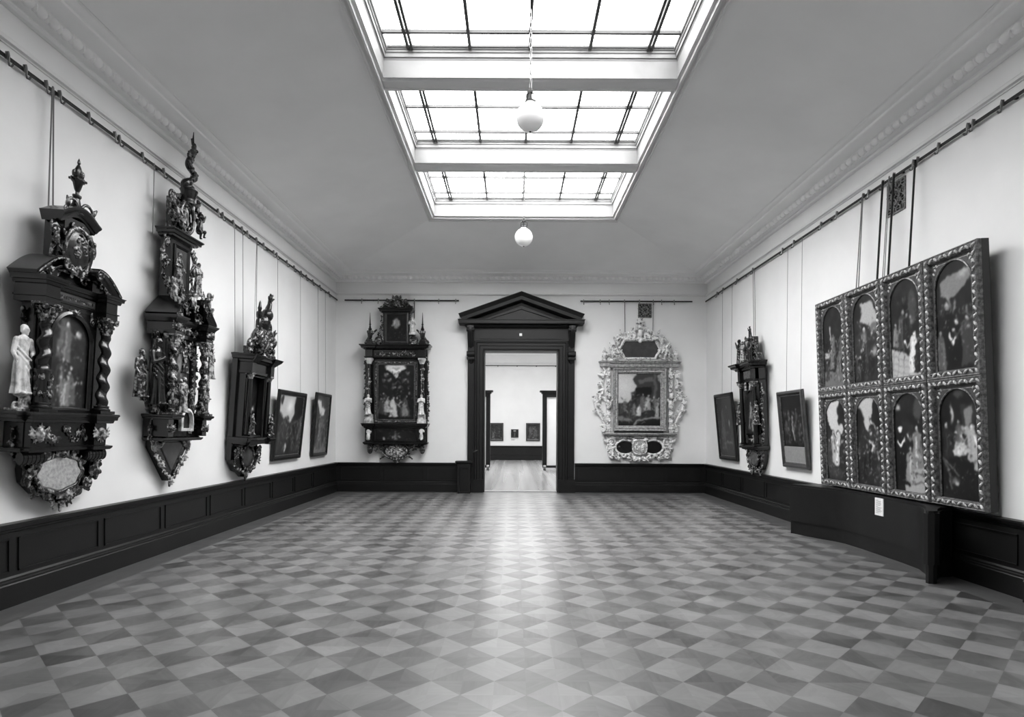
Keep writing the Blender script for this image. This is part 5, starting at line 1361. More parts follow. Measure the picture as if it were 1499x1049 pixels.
    for s in (-1, 1):
        mb = MB(); scroll(mb, s * 0.45, 3.84, 0.14, 0.13, PI / 2, s, 1.5, 0.035); sprig(mb, rng, [(s * 0.36, 3.72), (s * 0.42, 3.95), (s * 0.36, 4.2), (s * 0.38, 4.42)], 0.13, 0.1); sprig(mb, rng, [(s * 0.38, 3.74), (s * 0.6, 3.76)], 0.13, 0.1); mb.tube([(s * 0.8, -0.12, 3.74), (s * 0.66, -0.12, 3.95), (s * 0.5, -0.12, 4.1)], [0.03, 0.04, 0.02], 7); scroll(mb, s * 0.74, 3.77, 0.14, 0.07, 0, s, 1.3, 0.022); mb.tube([(s * 0.6, -0.13, 3.76), (s * 0.74, -0.13, 3.75)], 0.03, 7)
        C(mb, 0.0085, 'volute', G, us)
        mb = MB(); mb.box(s * 0.66 - 0.07, s * 0.66 + 0.07, -0.27, -0.08, 3.69, 3.80); mb.lathe(s * 0.66, -0.17, [(3.80, 0.06), (3.84, 0.06), (3.86, 0.04), (3.90, 0.055), (4.0, 0.07), (4.05, 0.065), (4.08, 0.04), (4.10, 0.05), (4.13, 0.03), (4.20, 0.018), (4.22, 0.03), (4.24, 0.018), (4.36, 0.012), (4.52, 0.004)], 14); sp = B(mb, 'spire', W)
        mb = MB()
        for k in range(7): a = 2 * PI * k / 7; mb.ball(s * 0.66 + 0.065 * math.cos(a), -0.17 + 0.065 * math.sin(a), 4.03, 0.018, 0.018, 0.04, 7)
        B(mb, 'spire_gadroons', GM, sp)
    C(statue(0.40, 3.96, 0.2, 0.44, 'stand', 48, -0.2), 0.0065, 'statuette', M['pale_stone'])
    mb = MB(); mb.stack(-0.33, 0.33, 0.17, [(4.50, 0.0), (4.51, 0.03), (4.53, 0.04), (4.54, 0.08), (4.58, 0.09), (4.60, 0.115), (4.62, 0.115), (4.63, 0.0)]); B(mb, 'upper_cornice', W)
    mb = MB(); mb.extrude([(-0.40, 4.62), (0.40, 4.62), (0.34, 4.72), (0.24, 4.84), (0.14, 4.84), (0.05, 4.90), (-0.05, 4.90), (-0.14, 4.84), (-0.24, 4.84), (-0.34, 4.72)], 0, 0.14, 0.02); pd = B(mb, 'crest', W)
    def half(m): scroll(m, 0.24, 4.76, 0.15, 0.09, PI / 2, 1, 1.5, 0.026); sprig(m, rng, [(0.38, 4.65), (0.25, 4.82), (0.06, 4.88)], 0.14, 0.09)
    mb = both(half); mb.ball(0, -0.16, 4.75, 0.1, 0.05, 0.1, 12); mb.tube([(-0.25, -0.14, 4.68), (0.25, -0.14, 4.68)], 0.02, 7); cherub_head(mb, 0, 4.90, 0.14, 0.055); C(mb, 0.0075, 'crest_carving', G, pd)
    # ledge, predella, apron
    led = [(1.61, 0.0), (1.62, 0.02), (1.65, 0.03), (1.66, 0.06), (1.70, 0.07), (1.72, 0.085), (1.735, 0.08), (1.74, 0.0)]
    mb = MB(); mb.stack(-0.75, 0.75, 0.22, led)
    for s in (-1, 1): mb.stack(s * 0.66 - 0.09, s * 0.66 + 0.09, 0.31, led)
    B(mb, 'ledge', W)
    mb = MB(); mb.box(-0.74, 0.74, -0.19, 0, 1.26, 1.62); mb.stack(-0.76, 0.76, 0.20, [(1.20, 0.0), (1.21, 0.03), (1.24, 0.05), (1.26, 0.05), (1.27, 0.02), (1.28, 0.0)])
    for s in (-1, 1): mb.box(s * 0.57, s * 0.75, -0.28, 0, 1.28, 1.61); mb.stack(s * 0.66 - 0.1, s * 0.66 + 0.1, 0.28, [(1.20, 0.0), (1.24, 0.04), (1.26, 0.04), (1.28, 0.0)])
    pr = B(mb, 'predella', W)
    c = Canvas(60, 20, 0.09, 49); c.noise(0.06, 12); c.person(0.5, 0.05, 0.8, 0.4, 0.75, 0, 1, 0.3, wide=0.6); c.ell(0.2, 0.15, 0.03, 0.2, 0.7); c.dabs(30, 0.05, 0.95, 0.6, 0.95, 0.08, 0.4, 0.05); c.ell(0.42, 0.3, 0.03, 0.15, 0.5); c.ell(0.58, 0.3, 0.03, 0.15, 0.5)
    canvas_mesh(c, 'predella_painting', pr, -0.50, 0.50, 1.31, 1.58, 0.197, zb)
    mb = MB(); mb.sweep(rect(-0.50, 0.50, 1.31, 1.58), [(-0.03, 0.0), (-0.03, 0.02), (0.0, 0.025), (0.006, 0.0)], d=0.188); B(mb, 'predella_frame', W, pr)
    for s in (-1, 1):
        mb = MB(); scroll(mb, s * 0.66, 1.53, 0.30, 0.06, 0, s, 1.5, 0.02); scroll(mb, s * 0.66, 1.36, 0.30, 0.045, PI, -s, 1.4, 0.018); leaf(mb, s * 0.66, 1.48, 0.31, -PI / 2, 0.16, 0.1); mb.tube([(s * 0.66, -0.29, 1.33), (s * 0.66, -0.29, 1.57)], 0.03, 8); C(mb, 0.0065, 'console_carving', M['pale_stone'], pr)
    outl = [(0, 0.80), (0.12, 0.82), (0.28, 0.90), (0.36, 1.02), (0.36, 1.21)]
    mb = MB(); mb.extrude([(-x, z) for x, z in reversed(outl[1:])] + outl, 0, 0.10, 0.02); ap = B(mb, 'apron', W)
    mb = MB(); rng2 = random.Random(5)
    for k in range(26):
        a = 2 * PI * k / 26 * 2.0; leaf(mb, 0.26 * math.cos(a) * rng2.uniform(0.3, 1), 1.03 + 0.12 * math.sin(a) * rng2.uniform(0.3, 1), 0.11, rng2.uniform(0, 6), 0.10, 0.05)
    mb.ball(0, -0.09, 1.03, 0.30, 0.035, 0.17, 16); C(mb, 0.0065, 'relief_medallion', GM, ap)
    mb = MB(); mb.tube([(0.345 * math.cos(a), -0.11, 1.04 + 0.205 * math.sin(a)) for a in [2 * PI * i / 32 for i in range(32)]], 0.022, 8, closed=True)
    for s in (-1, 1):
        scroll(mb, s * 0.42, 1.12, 0.10, 0.08, PI / 2, s, 1.4, 0.024); sprig(mb, rng, [(s * 0.38, 1.16), (s * 0.5, 1.08), (s * 0.58, 1.16)], 0.1, 0.1); mb.ball(s * 0.66, -0.12, 1.08, 0.075, 0.07, 0.12, 12); mb.ball(s * 0.66, -0.14, 1.16, 0.06, seg=10); mb.tube([(s * 0.33, -0.1, 1.15), (s * 0.58, -0.1, 1.15), (s * 0.66, -0.1, 1.16)], 0.026, 7); mb.tube([(s * 0.30, -0.1, 0.92), (s * 0.40, -0.1, 0.84)], [0.03, 0.015], 7); mb.ball(s * 0.40, -0.1, 0.84, 0.022, seg=7)
    leaf(mb, 0, 0.83, 0.1, -PI / 2, 0.10, 0.07, 0); rosette(mb, 0, 0.82, 0.11, 0.08); scroll(mb, 0.05, 0.79, 0.1, 0.03, 0, 1, 1.2, 0.012); scroll(mb, -0.05, 0.79, 0.1, 0.03, PI, -1, 1.2, 0.012)
    C(mb, 0.0075, 'apron_scrollwork', G, ap)
altar_four()
# ------------------------------------------------------------------ end wall: white carved frame right of the doorway
def white_frame():
    zb = 0.745; S, S2 = M['silver_white'], M['silver_grey']
    root = wall_root('altarpiece', 'F', 3.21, zb); tag(root, 'ornate white and silver carved altarpiece with pierced scrolls, right of the doorway', 'altarpiece')
    rng = random.Random(8)
    B = lambda mb, n, m, p=None, a=35: mb.build(n, m, p or root, a, z0=zb)
    C = lambda mb, v, n, m, p=None: carved(mb, v, n, m, p or root, zb)
    c = Canvas(72, 88, 0.16, 81); c.noise(0.08, 7)
    c.poly([(0, 1), (0.42, 1), (0.36, 0.88), (0.42, 0.74), (0.3, 0.62), (0.28, 0.45), (0, 0.42)], 0.62); c.ell(0.15, 0.75, 0.3, 0.3, 0.7, soft=0.9, op=0.7)
    c.poly([(0.42, 1), (0.36, 0.88), (0.42, 0.74), (0.33, 0.62), (0.36, 0.5), (1, 0.5), (1, 1)], 0.22); c.poly([(0.48, 0.9), (0.8, 0.94), (0.82, 0.87), (0.5, 0.82)], 0.34); c.poly([(0.4, 0.72), (0.78, 0.74), (0.78, 0.3), (0.36, 0.35)], 0.09); c.poly([(0.82, 1), (0.88, 1), (0.9, 0.3), (0.84, 0.3)], 0.33); c.poly([(0.9, 0.95), (1, 1), (1, 0.8)], 0.5)
    c.ell(0.5, 0.38, 0.16, 0.3, 0.2, soft=0.7)
    for x, y, h, r, s in ((0.62, 0.28, 0.34, 0.34, 0.7), (0.68, 0.3, 0.3, 0.5, 0.72), (0.5, 0.2, 0.22, 0.62, 0.75), (0.38, 0.2, 0.24, 0.4, 0.66), (0.25, 0.26, 0.24, 0.22, 0.6), (0.14, 0.28, 0.22, 0.33, 0.62), (0.08, 0.24, 0.2, 0.24, 0.55), (0.9, 0.26, 0.3, 0.42, 0.7), (0.88, 0.14, 0.26, 0.55, 0.72), (0.3, 0.12, 0.2, 0.3, 0.6)): c.person(x, y, h, r, s, c.r.uniform(-0.15, 0.15), c.r.choice([-1, 0, 1]), 0.35)
    c.poly([(0, 0.11), (1, 0.11), (1, 0), (0, 0)], 0.12); c.poly([(0, 0.2), (0.14, 0.2), (0.4, 0.1), (0, 0.1)], 0.5, 0.7); c.line([(0.38, 0.04), (0.46, 0.12), (0.98, 0.14)], 0.03, 0.5); c.dabs(40, 0.1, 0.95, 0.12, 0.5, 0.08, 0.6, 0.05)
    canvas_mesh(c, 'painting', root, -0.56, 0.53, 1.69, 3.03, 0.125, zb)
    mb = MB(); mb.sweep(rect(-0.55, 0.52, 1.70, 3.02), [(-0.135, 0.0), (-0.135, 0.09), (-0.12, 0.11), (-0.10, 0.10), (-0.085, 0.075), (-0.06, 0.07), (-0.05, 0.085), (-0.03, 0.08), (-0.01, 0.05), (0.0, 0.045), (0.006, 0.02), (0.006, -0.02), (-0.1, -0.1)], d=0.10); fr = B(mb, 'frame', S2)
    mb = MB()
    P_ = lerp_path(rect(-0.60, 0.57, 1.65, 3.07) + [(-0.60, 1.65)], 0.035)
    for x, z in P_: mb.ball(x, -0.185, z, 0.011, seg=6)
    B(mb, 'frame_beading', S, fr, fix=False) if False else mb.build('frame_beading', S, fr, z0=zb, fix=False)
    # bars above and below the picture
    mb = MB(); mb.stack(-0.80, 0.78, 0.10, [(3.17, 0.0), (3.18, 0.03), (3.21, 0.04), (3.22, 0.02), (3.27, 0.02), (3.28, 0.05), (3.31, 0.06), (3.33, 0.08), (3.345, 0.08), (3.35, 0.0)])
    for s in (-1, 1): mb.stack(s * 0.88 - 0.1, s * 0.88 + 0.1, 0.13, [(3.19, 0.0), (3.2, 0.02), (3.28, 0.02), (3.30, 0.05), (3.33, 0.06), (3.345, 0.0)])
    B(mb, 'entablature', S2)
    mb = MB(); mb.stack(-0.86, 0.86, 0.14, [(1.44, 0.0), (1.45, 0.03), (1.47, 0.03), (1.475, 0.06), (1.50, 0.07), (1.515, 0.06), (1.525, 0.0)]); B(mb, 'ledge', S2)
    mb = MB(); mb.box(-0.64, 0.61, -0.10, 0, 1.50, 3.20); B(mb, 'backboard', M['altar_wood'])
    # flanking herm pilasters and open side scrolls
    for s in (-1, 1):
        X = s * 0.79
        mb = MB(); mb.box(X - 0.05, X + 0.05, -0.10, 0, 1.52, 3.18)
        for z in (1.62, 1.80, 1.98): rosette(mb, X, z, 0.10, 0.075, 5, z); 
        mb.ball(X, -0.12, 2.22, 0.075, 0.07, 0.12, 12); face(mb, X, -0.17, 2.45, 0.065)
        for dz in (2.6, 2.75, 2.95, 3.08): scroll(mb, X, dz, 0.11, 0.06, dz * 3, s, 1.3, 0.02); leaf(mb, X, dz, 0.13, PI / 2, 0.1, 0.07)
        leaf(mb, X - 0.05, 2.3, 0.13, PI / 2 + 0.7, 0.14, 0.07); leaf(mb, X + 0.05, 2.3, 0.13, PI / 2 - 0.7, 0.14, 0.07)
        C(mb, 0.0075, 'herm_pilaster', S)
        mb = MB()
        pts = [(s * 0.86, 1.56), (s * 0.90, 1.72), (s * 0.97, 1.9), (s * 1.08, 2.08), (s * 1.13, 2.25), (s * 1.10, 2.42), (s * 0.98, 2.5), (s * 0.92, 2.62), (s * 0.95, 2.78), (s * 0.92, 2.95), (s * 0.87, 3.1)]
        mb.tube([(x, -0.08, z) for x, z in pts], [0.03, 0.03, 0.034, 0.038, 0.04, 0.036, 0.03, 0.028, 0.028, 0.026, 0.03], 8)
        sprig(mb, rng, [(s * 0.95, 2.5), (s * 1.08, 2.3), (s * 0.95, 2.05), (s * 0.88, 1.9)], 0.09, 0.09)
        for x, z in pts[1::1]: leaf(mb, x, z, 0.09, (0.4 if s > 0 else PI - 0.4) + rng.uniform(-0.8, 0.8), 0.12, 0.06)
        scroll(mb, s * 0.93, 1.60, 0.09, 0.07, PI / 2, s, 1.4, 0.024); scroll(mb, s * 1.0, 2.56, 0.09, 0.07, 0, s, 1.4, 0.024); scroll(mb, s * 1.03, 2.74, 0.09, 0.055, 0, -s, 1.3, 0.02); scroll(mb, s * 0.99, 3.0, 0.09, 0.06, PI, s, 1.3, 0.022)
        mb.tube([(s * 0.84, -0.08, 1.7), (s * 0.92, -0.08, 1.72)], 0.025, 7); mb.tube([(s * 0.84, -0.08, 2.4), (s * 1.05, -0.08, 2.42)], 0.025, 7); mb.tube([(s * 0.84, -0.08, 3.0), (s * 1.0, -0.08, 3.0)], 0.025, 7); mb.tube([(s * 0.93, -0.08, 2.72), (s * 1.03, -0.08, 2.74)], 0.022, 7)
        C(mb, 0.0085, 'side_scroll', S)
    # upper cartouche with a dark panel
    oct_ = [(-0.37, 3.43), (0.37, 3.43), (0.40, 3.50), (0.49, 3.63), (0.42, 3.76), (0.37, 3.845), (-0.37, 3.845), (-0.42, 3.76), (-0.49, 3.63), (-0.40, 3.50)]
    mb = MB(); mb.extrude(oct_, 0.02, 0.085); B(mb, 'dark_panel', M['dark_panel'])
    mb = MB(); mb.sweep(oct_, [(-0.055, 0.0), (-0.055, 0.05), (-0.035, 0.07), (-0.01, 0.05), (0.004, 0.03), (0.004, -0.05), (-0.05, -0.07)], d=0.08); up_ = B(mb, 'panel_rim', S)
    mb = MB(); mb.stack(-0.52, 0.52, 0.10, [(3.34, 0.0), (3.35, 0.02), (3.37, 0.03), (3.38, 0.0)]); mb.ball(0, -0.16, 3.40, 0.05, 0.04, 0.035, 10); B(mb, 'panel_sill', S, up_)
    def half(m):
        scroll(m, 0.20, 3.98, 0.10, 0.10, PI / 2, 1, 1.5, 0.03); scroll(m, 0.36, 3.95, 0.10, 0.08, 0, -1, 1.4, 0.026); sprig(m, rng, [(0.02, 4.38), (0.12, 4.2), (0.28, 4.06), (0.45, 3.93), (0.56, 3.8)], 0.09, 0.11, 1.1)
        sprig(m, rng, [(0.56, 3.8), (0.66, 3.66), (0.80, 3.5), (0.90, 3.37)], 0.09, 0.12, 1.1); sprig(m, rng, [(0.52, 3.46), (0.62, 3.38), (0.8, 3.38)], 0.09, 0.09); scroll(m, 0.56, 3.62, 0.1, 0.09, PI, 1, 1.4, 0.026); m.tube([(0.0, -0.09, 3.92), (0.2, -0.09, 3.9), (0.4, -0.09, 3.88), (0.52, -0.09, 3.7), (0.5, -0.09, 3.45)], 0.024, 7)
        scroll(m, 0.90, 3.42, 0.09, 0.06, 0, 1, 1.3, 0.022); leaf(m, 0.44, 4.02, 0.1, 1.0, 0.14, 0.07); leaf(m, 0.68, 3.72, 0.1, 0.8, 0.14, 0.07)
    mb = both(half); scroll(mb, 0.0, 3.93, 0.13, 0.05, PI, 1, 1.2, 0.02); mb.ball(0, -0.13, 4.05, 0.07, 0.05, 0.1, 10); leaf(mb, 0, 4.1, 0.12, PI / 2, 0.26, 0.1, 0); mb.ball(0, -0.11, 4.33, 0.08, 0.06, 0.09, 10); rosette(mb, 0, 4.34, 0.13, 0.10, 7); mb.tube([(0, -0.1, 3.84), (0, -0.1, 4.3)], 0.03, 7); mb.ball(0, -0.12, 3.86, 0.05, 0.05, 0.07, 9)
    C(mb, 0.0085, 'crest_scrollwork', S)
    for s in (-1, 1):
        C(putto(s * 0.66, 3.42, 0.14, 0.34, 85 + s, s < 0), 0.0065, 'putto', S); C(putto(s * 0.58, 3.76, 0.10, 0.26, 88 + s, s > 0), 0.006, 'putto', S)
        mb = MB(); mb.lathe(s * 0.90, -0.12, [(3.34, 0.06), (3.37, 0.05), (3.40, 0.025), (3.44, 0.06), (3.50, 0.075), (3.53, 0.05), (3.56, 0.06), (3.60, 0.03), (3.64, 0.035), (3.68, 0.0)], 14); B(mb, 'urn', S)
    # foot: two dark ovals round a relief cartouche
    for s in (-1, 1):
        ov = [(s * 0.36 + 0.22 * math.cos(a), 1.155 + 0.155 * math.sin(a)) for a in [2 * PI * i / 28 for i in range(28)]]
        mb = MB(); mb.extrude(ov, 0.0, 0.06, 0.01); B(mb, 'dark_oval', M['altar_wood'])
    ct = []
    for i in range(40):
        a = 2 * PI * i / 40; k = 1 / max(abs(math.cos(a)) ** 3 + abs(math.sin(a)) ** 3, 0.3) ** 0.33; ct.append((0.17 * k * math.cos(a), 1.16 + 0.17 * k * math.sin(a)))
    mb = MB(); mb.extrude(ct, 0.0, 0.13, 0.02); cb = B(mb, 'relief_cartouche', M['relief_pale'])
    mb = MB(); mb.tube([(x * 1.05, -0.125, 1.16 + (z - 1.16) * 1.05) for x, z in ct], 0.022, 8, closed=True); patch(mb, rng, -0.11, 0.11, 1.06, 1.26, 0.13, 0.09, 10); mb.tube([(-0.18, -0.125, 1.16), (0.18, -0.125, 1.16)], 0.012, 6)
    for s in (-1, 1): scroll(mb, s * 0.15, 1.35, 0.12, 0.05, 0, s, 1.3, 0.018)
    C(mb, 0.007, 'cartouche_rim', S, cb)
    def half2(m):
        m.tube([(0.36 + 0.25 * math.cos(a), -0.07, 1.155 + 0.185 * math.sin(a)) for a in [-2.2 + 4.4 * i / 22 for i in range(23)]], 0.03, 8)
        sprig(m, rng, [(0.0, 0.84), (0.25, 0.88), (0.5, 0.90), (0.68, 0.95), (0.74, 1.1), (0.84, 1.3), (0.80, 1.43)], 0.07, 0.12, 1.1)
        scroll(m, 0.70, 1.28, 0.08, 0.11, 0, 1, 1.5, 0.03); scroll(m, 0.70, 0.95, 0.08, 0.09, 2, -1, 1.4, 0.03); rosette(m, 0.74, 1.12, 0.08, 0.1, 7); leaf(m, 0.62, 1.36, 0.08, 0.6, 0.18, 0.09); leaf(m, 0.85, 1.28, 0.08, 0.9, 0.14, 0.07); scroll(m, 0.52, 0.86, 0.07, 0.06, 0, 1, 1.3, 0.022)
        m.tube([(0.0, -0.07, 1.42), (0.3, -0.07, 1.40), (0.62, -0.07, 1.40), (0.80, -0.07, 1.42)], 0.03, 7); m.tube([(0.0, -0.07, 0.87), (0.2, -0.07, 0.92), (0.3, -0.07, 0.97)], 0.028, 7); m.tube([(0.58, -0.07, 1.16), (0.74, -0.07, 1.12)], 0.04, 7)
    mb = both(half2); cherub_head(mb, 0, 0.86, 0.09, 0.06); C(mb, 0.0085, 'foot_scrollwork', S)
white_frame()

# ------------------------------------------------------------------ dark epitaph on the opposite long wall
def epitaph_six():
    zb = 0.745; W, G, GM = M['altar_wood'], M['gilt_dark'], M['gilt_mid']
    root = wall_root('epitaph', 'R', 12.40, zb); tag(root, 'narrow dark carved epitaph crowned by three small figures, between the two framed panels', 'epitaph')
    rng = random.Random(6)
    B = lambda mb, n, m, p=None, a=35: mb.build(n, m, p or root, a, z0=zb)
    C = lambda mb, v, n, m, p=None: carved(mb, v, n, m, p or root, zb)
    mb = MB(); mb.box(-0.42, 0.42, -0.13, 0, 1.26, 2.92); B(mb, 'body', W)
    c = Canvas(36, 72, 0.1, 61); c.noise(0.08, 6); c.person(0.45, 0.35, 0.4, 0.4, 0.72, 0, 1, 0.35); c.person(0.7, 0.2, 0.35, 0.28, 0.6, -0.1, -1); c.person(0.25, 0.1, 0.3, 0.34, 0.62, 0.1, 1); c.person(0.6, 0.04, 0.3, 0.42, 0.6, 0, 1); c.dabs(40, 0.1, 0.9, 0.05, 0.95, 0.05, 0.6, 0.06)
    canvas_mesh(c, 'painting', root, -0.25, 0.25, 1.55, 2.38, 0.145, zb, True)
    mb = MB(); mb.sweep(arch_path(-0.245, 0.245, 1.555, 2.37), [(-0.04, 0.0), (-0.04, 0.03), (-0.02, 0.045), (0.0, 0.02), (0.01, 0.0)], d=0.13); B(mb, 'arch_moulding', W)
    for s in (-1, 1):
        C(statue(s * 0.12, 2.40, 0.19, 0.20, 'pray', 63 + s), 0.005, 'statuette', GM)
        column(root, s * 0.34, 0.20, 1.32, 2.56, 0.045, W, GM, 'plain', 1, zb)
        mb = MB(); sprig(mb, rng, [(s * 0.43, 1.35), (s * 0.50, 1.7), (s * 0.44, 2.0), (s * 0.52, 2.3), (s * 0.44, 2.52)], 0.1, 0.1); scroll(mb, s * 0.47, 2.3, 0.1, 0.08, 0, s, 1.4, 0.024); C(mb, 0.0085, 'side_scrollwork', G)
        C(statue(s * 0.44, 1.72, 0.22, 0.46, 'stand', 65 + s, 0.3 * s), 0.0065, 'statuette', G)
    mb = MB(); patch(mb, rng, -0.2, 0.2, 1.36, 1.50, 0.135, 0.09, 12); mb.tube([(-0.2, -0.135, 1.43), (0.2, -0.135, 1.43)], 0.012, 6); C(mb, 0.0075, 'relief_panel', GM)
    ent = [(2.56, 0.0), (2.57, 0.02), (2.60, 0.025), (2.605, 0.0), (2.80, 0.0), (2.81, 0.03), (2.84, 0.045), (2.86, 0.10), (2.90, 0.11), (2.92, 0.14), (2.945, 0.145), (2.95, 0.0)]
    mb = MB(); mb.stack(-0.40, 0.40, 0.19, ent)
    for s in (-1, 1): mb.stack(s * 0.34 - 0.06, s * 0.34 + 0.06, 0.24, ent)
    en = B(mb, 'entablature', W)
    mb = MB(); mb.extrude(rect(-0.17, 0.17, 2.63, 2.78), 0.185, 0.205, 0.006); B(mb, 'inscription_panel', M['gilt_frame'], en)
    # crown of figures round a small relief
    mb = MB(); mb.box(-0.28, 0.30, -0.16, 0, 2.94, 3.12); mb.box(-0.16, 0.16, -0.14, 0, 3.1, 3.45); patch(mb, rng, -0.3, 0.3, 2.98, 3.12, 0.16, 0.12, 10); sprig(mb, rng, [(-0.40, 2.97), (-0.26, 3.2), (-0.15, 3.45)], 0.12, 0.11); sprig(mb, rng, [(0.40, 2.97), (0.28, 3.2), (0.15, 3.45)], 0.12, 0.11); C(mb, 0.009, 'crest_scrollwork', G)
    mb = MB(); mb.extrude(rect(-0.09, 0.09, 3.20, 3.38), 0.13, 0.17, 0.01); B(mb, 'crest_relief', GM)
    for x, z, h, sd, p in ((-0.27, 2.945, 0.50, 67, 'raise'), (0.26, 2.945, 0.46, 68, 'stand'), (0.0, 3.40, 0.27, 69, 'raise'), (-0.10, 2.945, 0.44, 66, 'pray')): C(statue(x, z, 0.22 if z < 3.3 else 0.1, h, p, sd, 0.2), 0.0065, 'statuette', W if sd != 66 else GM)
    mb = MB(); mb.stack(-0.40, 0.40, 0.17, [(1.22, 0.0), (1.23, 0.03), (1.25, 0.04), (1.26, 0.07), (1.295, 0.075), (1.31, 0.06), (1.32, 0.0)]); B(mb, 'ledge', W)
    outl = [(0, 0.84), (0.10, 0.82), (0.22, 0.84), (0.34, 0.98), (0.38, 1.10), (0.36, 1.23)]
    mb = MB(); mb.extrude([(-x, z) for x, z in reversed(outl[1:])] + outl, 0, 0.11, 0.03); ap = B(mb, 'apron', W)
    mb = MB(); mb.extrude([(0.20 * math.cos(a), 1.06 + 0.16 * math.sin(a)) for a in [2 * PI * i / 28 for i in range(28)]], 0.10, 0.14, 0.02); B(mb, 'apron_cartouche', M['gilt_frame'], ap)
    mb = MB()
    for s in (-1, 1): sprig(mb, rng, [(s * 0.06, 0.86), (s * 0.22, 0.80), (s * 0.34, 0.94), (s * 0.40, 1.1), (s * 0.38, 1.22)], 0.1, 0.11, 1.1); leaf(mb, s * 0.2, 0.85, 0.1, -PI / 2, 0.14, 0.09, 0); scroll(mb, s * 0.30, 1.16, 0.13, 0.07, 0, s, 1.3, 0.022)
    mb.tube([(0.22 * math.cos(a), -0.13, 1.06 + 0.18 * math.sin(a)) for a in [2 * PI * i / 28 for i in range(28)]], 0.018, 7, closed=True); mb.tube([(-0.3, -0.1, 1.2), (0.3, -0.1, 1.2)], 0.02, 6); C(mb, 0.008, 'apron_scrollwork', G, ap)
    lean(root, 2.8)
    return root
epitaph_six()

